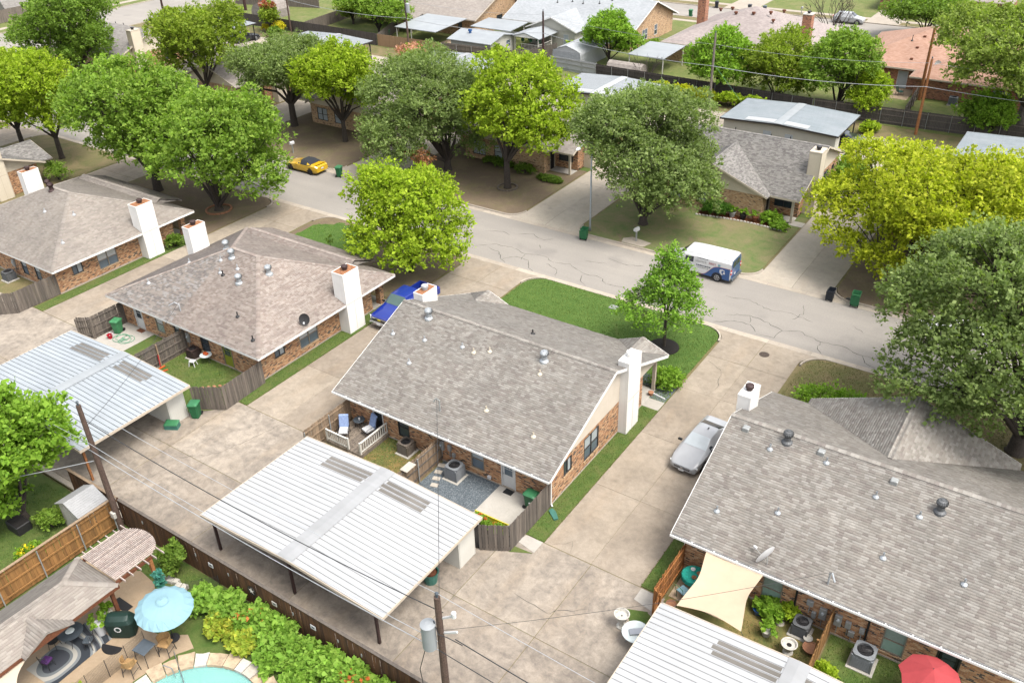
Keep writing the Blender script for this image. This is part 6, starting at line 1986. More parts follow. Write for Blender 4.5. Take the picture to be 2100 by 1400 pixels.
bush('low ivy patch beside the porch behind the ringed tree', -43.5, 69.6, 3.0, 0.5, 'dark', 8, 1.3, leaf=0.14)
bush('dark green shrub beside the chimney of the tan hip roofed house', -63.5, 40.6, 1.6, 1.3, 'dark', 9, leaf=0.13)
bush('small shrub in the dry bed by the brick pier near the pickup', -40.6, 43.4, 1.0, 0.8, 'dark', 10, leaf=0.12)
bush('low green shrub in front of the left edge house', -87.0, 44.4, 2.4, 2.2, 'green', 11, leaf=0.16)
bush('bright yellow round shrub, larger of two by the upper left pole', -115.0, 101.4, 2.1, 2.0, 'yellowgreen', 12, leaf=0.18, cols=[(0.42, 0.36, 0.02), (0.36, 0.33, 0.03), (0.5, 0.42, 0.03)])
bush('bright yellow round shrub, smaller of two by the upper left pole', -117.2, 100.6, 1.4, 1.4, 'yellowgreen', 13, leaf=0.16, cols=[(0.42, 0.36, 0.02), (0.36, 0.33, 0.03), (0.5, 0.42, 0.03)])
for i, (x, w_) in enumerate(((-43.6, 3.4), (-46.4, 3.0), (-40.6, 3.4), (-37.4, 3.6), (-34.4, 3.2))):
 bush(['yellow canna hedge clump right of the pale blue carport', 'yellow-green hedge clump behind the pale blue carport', 'yellowing hedge clump left of the bare pole', 'leafy hedge clump right of the bare utility pole', 'hedge clump at the back corner of the slate carport'][i], x, 99.9, w_, 1.9, 'lime', 20 + i, 1.7, 'shrub', 'hedge', leaf=0.3, cols=[(0.36, 0.38, 0.02), (0.25, 0.31, 0.02), (0.48, 0.44, 0.03)] if i < 3 else None)
bush('yellow leaved clump beside the dark pickup under the slate carport', -20.6, 98.4, 2.0, 1.4, 'lime', 27, leaf=0.28)
bush('green shrub by the corner of the white roofed bungalow', -66.6, 112.6, 2.0, 1.9, 'lime', 28)
bush('tall thin bush growing along the pale railed fence', -73.2, 103.4, 1.8, 2.8, 'lime', 29, leaf=0.16)
bush('green shrub row along the white house side wall', -58.6, 121.5, 1.0, 0.7, 'green', 30, 5.0)
bush('spiky agave-like clump near the dark post at upper left', -140.0, 99.6, 2.6, 2.2, 'olive', 33, leaf=0.4)
bush('leafy shrub filling the gap under the left live oak', -66.6, 72.0, 2.4, 1.4, 'dark', 34)
bush('shrub under the far carport end by the dark saloon', -113.2, 98.6, 2.2, 1.8, 'dark', 35)
t = thing('sapling', 'tiny dark sapling in a red mulch ring on the green patch', 'tree', (-50.9, 46.6, 0.018))
MB().lathe((0, 0, 0), [(0.75, -0.02), (0.7, 0.05), (0.2, 0.09), (0.0, 0.09)], 16).build('mulch', 'red_mulch', t, local=True)
MB().tube([(0, 0, 0), (0.03, 0, 0.9), (0, 0.03, 1.5)], [0.03, 0.02, 0.01], 6).build('stem', 'bark', t, local=True)
V, F, C = leaf_mesh(np.array([(0, 0, 0.8), (0.05, 0, 1.2), (0, 0, 1.55)]), np.array([0.28, 0.3, 0.2]), np.array([60, 60, 40]), dict(STY['dark'], leaf=0.13, tuft=0.1), np.random.default_rng(4))
o = bpy.data.objects.new('foliage', npmesh('foliage', V, F, 'leaf', C)); COL.objects.link(o); o.parent = t
tag(MB().lathe((-20.75, 47.9, 0), [(1.08, -0.03), (1.05, 0.07), (0.9, 0.10), (0.2, 0.13), (0.0, 0.13)], 28, sy=1.0).build('mulch_ring', 'mulch'), 'round black mulch bed at the foot of the young tree', 'mulch bed')
def stone_ring(label, x, y, r, n, mat):
 t = thing('stone_ring', label, 'edging', (x, y, 0))
 for i in range(n):
  a = 2 * math.pi * i / n
  MB().obox((r * math.cos(a), r * math.sin(a), 0.06), Vector((math.cos(a), math.sin(a), 0)) * 0.08, Vector((-math.sin(a), math.cos(a), 0)) * (math.pi * r / n * 0.9), (0, 0, 0.07)).build('stone', mat, t, local=True)
stone_ring('dark ring of edging stones round the tall tree by the street', -46.1, 66.0, 0.95, 22, 'ac_tan')
stone_ring('pale broken ring of edging stones under the drooping tree', -66.5, 47.8, 1.15, 16, 'terracotta')
# == fences
BOARD = {}
def board_mesh(h, mat, wd=0.14, dog=True):
 key = (round(h, 2), mat, wd)
 if key not in BOARD:
  b = MB()
  c = 0.03
  p = [(-wd / 2, 0), (wd / 2, 0), (wd / 2, h - c), (wd / 2 - c, h), (-wd / 2 + c, h), (-wd / 2, h - c)]
  vs = [(x, -0.009, z) for x, z in p] + [(x, 0.009, z) for x, z in p]
  n = 6
  b.add(vs, [tuple(range(n)), tuple(range(2 * n - 1, n - 1, -1))] + [((i + 1) % n, i, n + i, n + (i + 1) % n) for i in range(n)])
  o = b.build('board', mat, None)
  BOARD[key] = o.data
  bpy.data.objects.remove(o)
 return BOARD[key]
def fence(label, pts, h, mat, post='steel', rails='wood_tan', side=1, singly=True, cap=None, post_gap=2.4, rail_mat=None, step=0.146, group=None, gate=None, zb=0.02, postsq=False):
 t = thing('fence', label, 'fence', (*pts[0], 0), 0, group)
 rail_mat = rail_mat or mat
 joined = MB()
 for (x0, y0), (x1, y1) in zip(pts[:-1], pts[1:]):
  L = math.hypot(x1 - x0, y1 - y0)
  d = Vector(((x1 - x0) / L, (y1 - y0) / L, 0))
  nrm = Vector((-d.y, d.x, 0)) * side
  a = math.atan2(d.y, d.x)
  k = max(1, int(L / step))
  for i in range(k):
   c = Vector((x0, y0, 0)) + d * ((i + 0.5) * L / k) - nrm * 0.02
   hz = h + random.uniform(-0.025, 0.02)
   if singly:
    o = inst(board_mesh(h, mat), 'board', t, (c.x, c.y, zb + random.uniform(-0.015, 0.015)), 0, None, (random.uniform(-0.012, 0.012), random.uniform(-0.012, 0.012), a + random.uniform(-0.02, 0.02)))
   else:
    joined.obox((c.x, c.y, zb + hz / 2), d * (L / k * 0.475), nrm * random.uniform(0.008, 0.014), (0, 0, hz / 2))
  for z in (0.3, h * 0.55, h - 0.22):
   p, q = Vector((x0, y0, zb + z)) + nrm * 0.025, Vector((x1, y1, zb + z)) + nrm * 0.025
   MB().bar(p, q, 0.04, 0.088).build('rail', rail_mat, t)
  m = max(1, round(L / post_gap))
  for i in range(m + 1):
   c = Vector((x0, y0, 0)) + d * (L * i / m) + nrm * 0.085
   if postsq: MB().box(c.x - 0.045, c.x + 0.045, c.y - 0.045, c.y + 0.045, -0.1, h - 0.03).build('post', post, t)
   else: MB().tube([(c.x, c.y, -0.1), (c.x, c.y, h - 0.05)], 0.034, 8).build('post', post, t)
  if cap:
   MB().bar((x0, y0, zb + h + 0.03), (x1, y1, zb + h + 0.03), 0.15, 0.035).build('cap_rail', cap, t)
 if not singly:
  o = joined.build('boards', mat, t)
  o['kind'] = 'stuff'
 return t
NF = fence('long dark brown board fence with pale cap between pool garden and concrete court', [(-41.9, 16.85), (-37.55, 16.85)], 1.82, 'wood_brown', 'wood_brown', side=1, cap='wood_tan', postsq=True)
NF2 = fence('long dark brown fence with star plaque behind the flower bed', [(-37.3, 16.85), (-12.4, 16.85)], 1.82, 'wood_brown', 'wood_brown', side=1, cap='wood_grey', postsq=True)
fence('golden board fence on steel posts dividing the two gardens', [(-37.6, 5.8), (-37.6, 16.75)], 1.85, 'wood_gold', 'meter_grey', side=-1, cap='wood_tan', rail_mat='wood_gold')
fence('tan board fence beside the wooden deck', [(-33.3, 30.3), (-33.3, 26.3)], 1.75, 'wood_tan', 'meter_grey', side=1, rail_mat='wood_tan', step=0.145)
fence('weathered divider fence between the deck yard and the gravel patio', [(-26.25, 30.35), (-26.25, 25.6)], 1.75, 'wood_tan', 'meter_grey', side=1, rail_mat='wood_grey')
fence('grey brown board fence around the gravel patio corner', [(-20.3, 25.6), (-18.95, 26.35), (-18.95, 30.3)], 1.75, 'wood_grey', 'meter_grey', side=1)
fence('grey gated fence beside the green bin and hose', [(-56.75, 27.0), (-55.95, 27.55), (-55.95, 30.2)], 1.75, 'wood_grey', 'wood_grey', side=-1, postsq=True)
fence('grey divider fence with toys leaning on it', [(-48.85, 30.2), (-48.85, 25.4)], 1.75, 'wood_grey', 'wood_tan', side=1, postsq=True)
fence('weathered grey fence round the grassy patio corner', [(-42.7, 25.75), (-40.95, 26.75), (-41.1, 30.2)], 1.75, 'wood_grey', 'meter_grey', side=1)
fence('weathered grey fence at the left edge beside the driveway', [(-67.5, 25.0), (-65.4, 25.75), (-64.35, 26.65), (-64.35, 30.2)], 1.75, 'wood_grey', 'meter_grey', side=1)
fence('orange cedar fence around the shaded patio', [(-10.35, 24.9), (-10.75, 26.4), (-11.05, 26.55), (-11.05, 30.15)], 1.75, 'wood_red', 'wood_red', side=-1, postsq=True)
fence('golden divider fence between the two right hand patios', [(-3.85, 30.2), (-3.85, 25.5)], 1.7, 'wood_gold', 'wood_gold', side=-1, postsq=True)
fence('long dark weathered fence behind the slate carport', [(-28, 102.0), (-18.3, 102.6), (8, 104.2)], 1.85, 'wood_dark', 'steel', side=-1, singly=False, rail_mat='wood_grey')
fence('dark back fence behind the yellow hedge', [(-57.2, 103.0), (-28.2, 102.0)], 1.8, 'wood_dark', 'steel', side=-1, singly=False)
fence('pale galvanised sheet fence beside the white metal garage', [(-64.6, 104.2), (-57.4, 103.6)], 1.7, 'galv_white', 'steel', side=-1, singly=False, rail_mat='steel')
fence('grey back fence beside the cream outbuilding', [(-82.5, 102.6), (-64.8, 104.0)], 1.8, 'wood_grey', 'meter_grey', side=-1, singly=False)
fence('new pale tan board fence beside the far utility pole', [(-94.6, 102.3), (-82.7, 102.5)], 1.75, 'wood_new', 'wood_new', side=1, singly=False, postsq=True)
fence('dark back fence behind the pale far carport', [(-130.5, 103.0), (-94.8, 102.3)], 1.8, 'wood_dark', 'wood_grey', side=1, singly=False)
fence('grey side fence running back from the tan fence', [(-94.7, 102.6), (-98.6, 111.5)], 1.8, 'wood_grey', 'wood_grey', side=1, singly=False, postsq=True)
fence('grey side fence of the lawn with curved border', [(-110.6, 103), (-113.0, 121)], 1.8, 'wood_grey', 'wood_grey', side=1, singly=False, postsq=True)
fence('tall grey fence along the top edge by the side street', [(-139.5, 113.5), (-122.5, 118.0)], 1.9, 'wood_grey', 'wood_grey', side=1, singly=False, postsq=True)
fence('dark low fence beside the agave clump near the side street', [(-140.8, 97.6), (-131, 102.9)], 1.3, 'wood_dark', 'wood_dark', side=1, singly=False, postsq=True)
fence('grey fence panel between the two orange house lawns', [(-18.6, 104.2), (-19.2, 112.6)], 1.7, 'wood_grey', 'wood_grey', side=-1, singly=False, postsq=True)
fence('short pale picket fence beside the white railed porch', [(-70.0, 104.4), (-68.2, 111.2)], 1.5, 'wood_grey', 'steel', side=1, singly=False)
fence('weathered fence across the side street at the upper left corner', [(-164.5, 74), (-166.0, 100)], 2.1, 'wood_grey', 'wood_grey', side=1, singly=False, postsq=True)
# == carts and boxes
def cart_parts(t, body, lid, open_=False, h=1.08, wd=0.62, dp=0.72):
 b = MB()
 def ring(s, z, dy=0.0):
  w2, d2 = wd / 2 * s, dp / 2 * s
  c = 0.06
  return [(-w2 + c, -d2 + dy, z), (w2 - c, -d2 + dy, z), (w2, -d2 + c + dy, z), (w2, d2 - c + dy, z), (w2 - c, d2 + dy, z), (-w2 + c, d2 + dy, z), (-w2, d2 - c + dy, z), (-w2, -d2 + c + dy, z)]
 rs = [ring(0.74, 0.04), ring(0.80, 0.3), ring(0.92, h - 0.16), ring(1.0, h - 0.15), ring(1.0, h - 0.08)]
 if open_:
  rs += [ring(0.93, h - 0.08), ring(0.76, 0.12)]
 b.rings(rs, True, True)
 b.build('bin_body', body, t, local=True)
 l = MB()
 if not open_:
  l.rings([ring(1.05, h - 0.079), ring(1.05, h - 0.03), ring(0.82, h + 0.03), ring(0.4, h + 0.045)], True, True)
  l.build('lid', lid, t, local=True)
 else:
  l.obox((0, dp / 2 + 0.06, h * 0.52), (wd / 2 * 1.02, 0, 0), (0, 0.02, 0.005), (0, 0.03, dp / 2))
  l.build('lid', lid, t, local=True)
 MB().tube([(-wd / 2 * 0.75, dp / 2 + 0.03, h - 0.12), (wd / 2 * 0.75, dp / 2 + 0.03, h - 0.12)], 0.022, 6).build('handle', body, t, local=True)
 for s in (-1, 1):
  m = MB()
  rs = [[(s * (wd / 2 * 0.74 + dx), dp / 2 * 0.8 + r * math.cos(k * math.pi / 6), 0.13 + r * math.sin(k * math.pi / 6)) for k in range(12)] for dx, r in ((0, 0.06), (0.005, 0.13), (0.055, 0.13), (0.06, 0.06))]
  m.rings(rs).build('wheel', 'rubber', t, local=True)
def cart(label, x, y, rz, body='cart_green', lid='cart_lid', open_=False, h=1.08, z=0.0, wd=0.62):
 t = thing('wheeled_bin', label, 'bin', (x, y, z), R(rz))
 cart_parts(t, body, lid, open_, h, wd)
 return t
cart('green wheeled bin on the patio behind the grey gated fence', -55.2, 29.0, 20, 'cart_green_light', 'cart_green_light')
cart('green wheeled bin beside the carport wall and curved grey fence', -42.0, 25.3, 30, 'cart_green', 'cart_lid')
cart('green wheeled bin inside the patio fence corner beside the white door', -19.75, 29.6, 90)
cart('green bin with open lid at the kerb below the street lamp', -34.1, 60.1, 190, 'cart_green', 'cart_green', True, z=-0.09)
cart('green bin on the street behind the yellow convertible', -62.6, 60.0, 200, z=-0.09)
cart('open green bin at the kerb right of the black bin', -11.4, 60.45, 185, 'cart_green_light', 'cart_green', True, h=1.15, z=-0.03)
cart('black open bin standing at the edge of the drive apron', -13.2, 60.5, 180, 'cart_dark', 'cart_dark', True, h=0.95, z=-0.09, wd=0.52)
cart('green bin on the near kerb of the far street', -61.4, 142.2, 10, z=-0.1)
cart('green bin at the top edge across the far street', -62.6, 150.1, 190, z=-0.1)
cart('grey bin right of the green bin across the far street', -60.2, 150.2, 190, 'cart_dark', 'cart_dark', z=-0.1)
cart('dark bin by the far pavement left of the slate one', -54.3, 150.1, 190, 'cart_dark', 'cart_dark', z=-0.1)
cart('slate blue bin by the far pavement near the lawn', -51.8, 150.3, 190, 'slate_table', 'slate_table', z=-0.1)
cart('green bin half hidden by the corner of the grey roofed duplex', -20.2, 87.6, 100)
cart('dark green bin beside the porch of the brown bungalow', -97.0, 107.2, 0)
t = thing('storage_box', 'low teal green utility box at the foot of the carport wall', 'utility box', (-42.35, 23.75, 0), R(30))
MB().rings([[(-0.42, -0.26, 0), (0.42, -0.26, 0), (0.42, 0.26, 0), (-0.42, 0.26, 0)], [(-0.4, -0.24, 0.32), (0.4, -0.24, 0.32), (0.4, 0.24, 0.4), (-0.4, 0.24, 0.4)]]).build('box_body', 'teal_box', t, local=True)
MB().rings([[(-0.44, -0.28, 0.325), (0.44, -0.28, 0.325), (0.44, 0.28, 0.405), (-0.44, 0.28, 0.405)], [(-0.34, -0.2, 0.40), (0.34, -0.2, 0.40), (0.34, 0.2, 0.47), (-0.34, 0.2, 0.47)]]).build('lid', 'cart_lid', t, local=True)
t = thing('utility_tub', 'teal tub with reddish contents under the white carport corner', 'tub', (-21.1, 22.6, 0))
MB().lathe((0, 0, 0), [(0.32, 0), (0.4, 0.62), (0.44, 0.63), (0.44, 0.68), (0.38, 0.66), (0.36, 0.4)], 12).build('tub_body', 'teal_box', t, local=True)
MB().lathe((0, 0, 0.5), [(0.36, 0), (0.3, 0.2), (0.0, 0.24)], 9).build('contents', 'brown_panel', t, local=True)
# == air conditioners
def ac_unit(label, x, y, rz, mat, s=0.8, h=0.85, z=0.0, pad=True, top='black_plastic', fan='dark_metal'):
 t = thing('air_conditioner', label, 'air conditioner', (x, y, z), R(rz))
 w2 = s / 2
 if pad:
  MB().bevbox(-w2 - 0.12, w2 + 0.12, -w2 - 0.12, w2 + 0.12, -0.08, 0.06, 0.015).build('pad', 'patio', t, local=True)
 MB().bevbox(-w2 + 0.03, w2 - 0.03, -w2 + 0.03, w2 - 0.03, 0.06, h - 0.08, 0.08).build('coil', 'black_plastic', t, local=True)
 lv = MB()
 n = 9
 for i in range(n):
  z0 = 0.1 + (h - 0.22) * i / n
  lv.bevbox(-w2, w2, -w2, w2, z0, z0 + (h - 0.22) / n * 0.62, 0.014)
 lv.build('louvre', mat, t, local=True)
 for sx in (-1, 1):
  for sy in (-1, 1):
   MB().box(sx * (w2 + 0.006), sx * (w2 - 0.07), sy * (w2 + 0.006), sy * (w2 - 0.07), 0.061, h - 0.1).build('corner_post', mat, t, local=True)
 k = 20
 outer = []
 for i in range(k):
  a = 2 * math.pi * i / k
  c, sn = math.cos(a), math.sin(a)
  m = (abs(c) ** 6 + abs(sn) ** 6) ** (-1 / 6)
  outer.append((w2 * 1.02 * m * c, w2 * 1.02 * m * sn))
 inner = [(w2 * 0.78 * math.cos(2 * math.pi * i / k), w2 * 0.78 * math.sin(2 * math.pi * i / k)) for i in range(k)]
 MB().rings([[(x_, y_, h - 0.1) for x_, y_ in outer], [(x_, y_, h - 0.01) for x_, y_ in outer], [(x_, y_, h + 0.01) for x_, y_ in inner], [(x_, y_, h - 0.14) for x_, y_ in inner]], False, True).build('top_cover', mat, t, local=True)
 fb = MB()
 for i in range(4):
  a = math.pi / 2 * i + 0.4
  fb.obox((math.cos(a) * w2 * 0.38, math.sin(a) * w2 * 0.38, h - 0.085), (math.cos(a) * w2 * 0.32, math.sin(a) * w2 * 0.32, 0), (-math.sin(a) * 0.1, math.cos(a) * 0.1, 0.03), (0, 0, 0.006))
 fb.lathe((0, 0, h - 0.12), [(0.09, 0), (0.09, 0.07), (0.0, 0.075)], 10)
 fb.build('fan', 'dark_metal', t, local=True)
 g = MB()
 for r in (0.3, 0.55, 0.74):
  g.lathe((0, 0, h), [(w2 * r, 0), (w2 * r + 0.012, 0), (w2 * r + 0.012, 0.012), (w2 * r, 0.012)], 20, cap=False)
 g.build('fan_guard', 'dark_metal', t, local=True)
 return t
ac_unit('tan air conditioner on the grass patch beside the divider fence', -28.5, 29.65, 0, 'ac_tan', 0.78, 0.82)
ac_unit('grey air conditioner standing on the blue-grey gravel', -24.75, 29.4, 0, 'ac_grey', 0.85, 0.92)
ac_unit('brown air conditioner with white top in the grassy patio', -47.7, 29.75, 0, 'ac_brown', 0.7, 0.75, fan='rust')
ac_unit('small dark grey air conditioner beside the flower pots', -4.95, 29.3, 0, 'ac_dark', 0.74, 0.74)
ac_unit('larger grey air conditioner on the lawn right of the golden divider', -2.15, 29.1, 0, 'ac_grey', 0.9, 0.9)
ac_unit('grey air conditioner at the left edge behind the weathered fence', -70.2, 29.4, 0, 'ac_dark', 0.8, 0.8)
# == patios of the middle house
struct(MB().prism(rect(-33.2, -26.4, 25.5, 30.37), -0.1, 0.012).build('lawn', 'lawn_patch'))
grass(rect(-30.3, -26.45, 27.0, 30.3), 120, GL + [(0.36, 0.22, 0.07)], 'patchy green and orange grass beside the wooden deck', z=0.014)
t = thing('deck', 'weathered wooden deck with white baluster railing behind the middle house', 'deck', (-31.9, 29, 0))
dx0, dx1, dy0, dy1 = -33.15, -30.35, 27.75, 30.36
n = 19
for i in range(n):
 x = dx0 + (dx1 - dx0) * i / n
 MB().bevbox(x + 0.006, x + (dx1 - dx0) / n - 0.006, dy0, dy1, 0.24, 0.28 + random.uniform(-0.004, 0.004), 0.006).build('plank', 'deck_wood', t)
MB().box(dx0, dx1, dy0 - 0.02, dy0 - 0.001, 0.02, 0.26).build('skirt', 'deck_wood', t)
MB().box(dx1 + 0.001, dx1 + 0.02, dy0, dy1, 0.02, 0.26).build('skirt', 'deck_wood', t)
def railing(t, p, q, zb, h=0.75, n=10, posts=True):
 p, q = Vector(p), Vector(q)
 MB().bar((p.x, p.y, zb + h), (q.x, q.y, zb + h), 0.1, 0.05).build('handrail', 'white_rail', t)
 MB().bar((p.x, p.y, zb + 0.1), (q.x, q.y, zb + 0.1), 0.05, 0.06).build('bottom_rail', 'white_rail', t)
 for i in range(n):
  c = p.lerp(q, (i + 0.5) / n)
  MB().box(c.x - 0.022, c.x + 0.022, c.y - 0.022, c.y + 0.022, zb + 0.13, zb + h - 0.025).build('baluster', 'white_rail', t)
 for c in (p, q):
  MB().box(c.x - 0.05, c.x + 0.05, c.y - 0.05, c.y + 0.05, zb - 0.2, zb + h + 0.06).build('newel_post', 'white_rail', t)
railing(t, (-33.05, 27.8, 0), (-31.35, 27.8, 0), 0.28, 0.75, 11)
railing(t, (-30.42, 27.82, 0), (-30.42, 30.25, 0), 0.28, 0.75, 13)
MB().box(-31.3, -30.5, 27.3, 27.72, 0.0, 0.14).build('step', 'deck_wood', t)
def lounge_chair(label, x, y, rz, z=0.28, seat='cushion_stripe', back='cushion_blue'):
 t = thing('patio_chair', label, 'chair', (x, y, z), R(rz))
 MB().bevbox(-0.28, 0.28, -0.3, 0.3, 0.36, 0.46, 0.03).build('seat', seat, t, local=True)
 b = MB().obox((0, 0.40, 0.78), (0.28, 0, 0), (0, 0.05, 0.02), (0, 0.13, 0.38))
 b.build('backrest', back, t, local=True)
 for s in (-1, 1):
  MB().tube([(s * 0.31, -0.3, 0), (s * 0.31, -0.28, 0.58), (s * 0.31, 0.3, 0.6)], 0.018, 6).build('armrest', 'dark_metal', t, local=True)
  MB().tube([(s * 0.31, 0.36, 0), (s * 0.31, 0.3, 0.36), (s * 0.31, 0.5, 1.1)], 0.018, 6).build('leg', 'dark_metal', t, local=True)
  MB().tube([(s * 0.31, -0.28, 0.34), (s * 0.31, 0.32, 0.34)], 0.016, 6).build('seat_frame', 'dark_metal', t, local=True)
 return t
lounge_chair('blue cushioned patio chair near the deck fence', -32.45, 28.6, 35)
lounge_chair('blue cushioned patio chair beside the black back door', -31.3, 29.5, -15)
t = thing('side_table', 'small dark octagonal table between the blue patio chairs', 'table', (-32.3, 29.8, 0.28))
MB().lathe((0, 0, 0.48), [(0.36, 0), (0.38, 0.02), (0.36, 0.04), (0, 0.04)], 8).build('tabletop', 'slate_table', t, local=True)
for i in range(4):
 a = math.pi / 4 + i * math.pi / 2
 MB().tube([(0.26 * math.cos(a), 0.26 * math.sin(a), 0), (0.2 * math.cos(a), 0.2 * math.sin(a), 0.48)], 0.016, 6).build('leg', 'dark_metal', t, local=True)
tag(MB().lathe((-32.25, 29.78, 0.80), [(0.05, 0), (0.06, 0.12), (0.0, 0.12)], 8).build('cup', 'plastic_white'), 'white cup on the dark octagonal table', 'cup')
struct(MB().prism(rect(-26.15, -22.22, 25.5, 30.37), -0.1, 0.02).build('gravel_bed', 'gravel_stone'))
def gravel(x0, x1, y0, y1, dens, label, z=0.02, s=0.035):
 n = int((x1 - x0) * (y1 - y0) * dens)
 c = np.stack([RNG.uniform(x0, x1, n), RNG.uniform(y0, y1, n), np.full(n, z)], 1)
 tet = np.array([(1, 0, 0), (-0.5, 0.87, 0), (-0.5, -0.87, 0), (0, 0, 1.0)])
 a = RNG.uniform(0, 6.28, n)
 sc = RNG.uniform(0.6, 1.5, (n, 1, 1)) * s
 ca, sa = np.cos(a)[:, None], np.sin(a)[:, None]
 V = np.stack([tet[:, 0] * ca - tet[:, 1] * sa, tet[:, 0] * sa + tet[:, 1] * ca, np.broadcast_to(tet[:, 2], (n, 4)) * 0.8], 2) * sc + c[:, None, :]
 b = np.arange(n)[:, None] * 4
 F = np.concatenate([b + np.array([[0, 1, 3]]), b + np.array([[1, 2, 3]]), b + np.array([[2, 0, 3]])], 1).reshape(-1, 3)
 col = np.repeat(np.array([(0.055, 0.068, 0.078), (0.085, 0.10, 0.11), (0.125, 0.14, 0.15), (0.04, 0.048, 0.056)])[RNG.integers(0, 4, n)], 3, axis=0)
 o = bpy.data.objects.new('gravel', npmesh('gravel', V.reshape(-1, 3), F, 'grass_blade', col))
 COL.objects.link(o)
 return tag(o, label, 'gravel', kind='stuff')
gravel(-26.1, -22.25, 25.55, 30.33, 420, 'blue-grey gravel around the grey air conditioner')
gravel(-18.95, -17.88, 42.05, 43.3, 420, 'blue-grey gravel strip beside the porch')
struct(MB().prism(rect(-18.98, -17.86, 42.02, 43.85), -0.1, 0.015).build('gravel_bed', 'gravel_stone'))
gravel(-20.6, -19.1, 43.1, 44.4, 420, 'blue-grey gravel in front of the porch post')
for i, (x, y) in enumerate(((-26.0, 29.75), (-25.8, 29.2), (-25.55, 28.7), (-25.3, 28.2))):
 tag(MB().obox((x, y, 0.045), (0.21, 0.06, 0), (-0.04, 0.14, 0), (0, 0, 0.025)).build('stepping_stone', 'paver'), ['stepping stone in gravel nearest the brick wall', 'second stepping stone in gravel from the brick wall', 'third stepping stone in gravel from the brick wall', 'stepping stone in gravel farthest from the brick wall'][i], 'stepping stone', 'stepping stones in the gravel')
struct(MB().prism([(-22.2, 27.6), (-19.1, 27.6), (-19.1, 30.37), (-22.2, 30.37)], -0.1, 0.035).build('patio', 'patio'))
struct(MB().prism(rect(-26.15, -22.22, 25.46, 25.5), -0.1, 0.05).build('gravel_edge', 'wood_dark'))
tag(MB().bevbox(-21.75, -21.2, 29.75, 30.15, 0.035, 0.055, 0.005).build('door_mat', 'black_plastic'), 'dark door mat outside the white back door', 'mat')
t = thing('planter_bed', 'corner planting bed edged with a yellow board', 'planter', (-20.6, 26.9, 0))
MB().prism([(-22.1, 25.6), (-20.5, 25.6), (-19.1, 26.5), (-19.1, 27.5), (-22.1, 27.45)], -0.05, 0.12).build('soil', 'mulch', t)
MB().bar((-22.0, 27.55, 0.2), (-19.15, 27.6, 0.2), 0.05, 0.3).build('edge_board', 'yellow_edge', t)
bush('leafy garden plant with red flowers behind the yellow board, left', -21.3, 27.0, 1.1, 0.7, 'bright', 40, 0.6, 'plant', 'garden_plant', flowers=[(0.5, 0.1, 0.03), (0.5, 0.2, 0.05), (0.4, 0.05, 0.03)], zb=0.1, leaf=0.12)
bush('leafy garden plant with orange flowers behind the yellow board, right', -20.1, 26.9, 1.1, 0.7, 'bright', 41, 0.6, 'plant', 'garden_plant', flowers=[(0.5, 0.2, 0.03), (0.5, 0.3, 0.05), (0.4, 0.1, 0.03)], zb=0.1, leaf=0.12)
tag(MB().bevbox(-26.35, -25.85, 26.7, 27.5, 1.76, 1.80, 0.01).build('shelf_board', 'paver'), 'pale board lying on top of the divider fence', 'board')
tag(MB().tube([(-19.0, 42.55, 0.06), (-18.0, 42.35, 0.06)], 0.05, 8).build('drain_pipe', 'plastic_white'), 'white drain pipe lying across the gravel by the porch', 'pipe')
tag(MB().lathe((-18.95, 42.3, 0.04), [(0.12, 0), (0.17, 0.22), (0.19, 0.24), (0.15, 0.26), (0, 0.26)], 12).build('flower_pot', 'terracotta'), 'small red pot by the porch post', 'pot')
# == patios of the hip roof house
struct(MB().prism(rect(-55.9, -52.7, 27.2, 30.37), -0.1, 0.02).build('patio', 'patio'))
struct(MB().prism(rect(-52.68, -48.9, 25.3, 30.37), -0.1, 0.012).build('lawn', 'lawn_strip'))
struct(MB().prism([(-48.75, 25.3), (-42.8, 25.3), (-41.1, 26.8), (-41.2, 30.37), (-48.75, 30.37)], -0.1, 0.012).build('lawn', 'lawn_strip'))
grass([(-48.7, 25.4), (-43.8, 25.4), (-42.2, 26.8), (-42.2, 30.2), (-48.7, 30.2)], 100, GL + [(0.16, 0.2, 0.04)], 'overgrown grass in the patio beside the brown air conditioner', z=0.014)
t = thing('bucket', 'red bucket on the patio beside the green hose', 'bucket', (-55.0, 28.15, 0.02))
MB().lathe((0, 0, 0), [(0.15, 0), (0.2, 0.3), (0.215, 0.31), (0.19, 0.31), (0.16, 0.05)], 14).build('bucket_body', 'bucket_red', t, local=True)
MB().tube([(-0.2, 0, 0.3), (-0.15, 0.12, 0.42), (0.15, 0.12, 0.42), (0.2, 0, 0.3)], 0.01, 5).build('handle', 'steel', t, local=True)
tag(MB().bevbox(-55.5, -55.12, 28.2, 28.55, 0.02, 0.2, 0.03).build('tub', 'plastic_white'), 'white box beside the red bucket', 'box')
pts = []
for i in range(70):
 a = i * 0.42
 r = 0.32 + 0.25 * math.sin(i * 0.23) + 0.1 * math.sin(i * 0.71)
 pts.append((-54.3 + r * 1.3 * math.cos(a) + 0.008 * i, 28.55 + r * math.sin(a), 0.04 + 0.012 * (i % 3)))
tag(MB().tube(pts, 0.018, 5).build('garden_hose', 'hose_green'), 'loosely coiled green garden hose on the patio', 'hose')
tag(MB().bevbox(-54.3, -53.65, 29.8, 30.2, 0.02, 0.04, 0.005).build('door_mat', 'brown_panel'), 'brown door mat at the back door beside the green bin', 'mat')
t = thing('step_stool', 'white plastic stool beside the brown air conditioner', 'stool', (-46.9, 29.0, 0.01), R(20))
MB().bevbox(-0.2, 0.2, -0.17, 0.17, 0.36, 0.42, 0.03).build('seat', 'plastic_white', t, local=True)
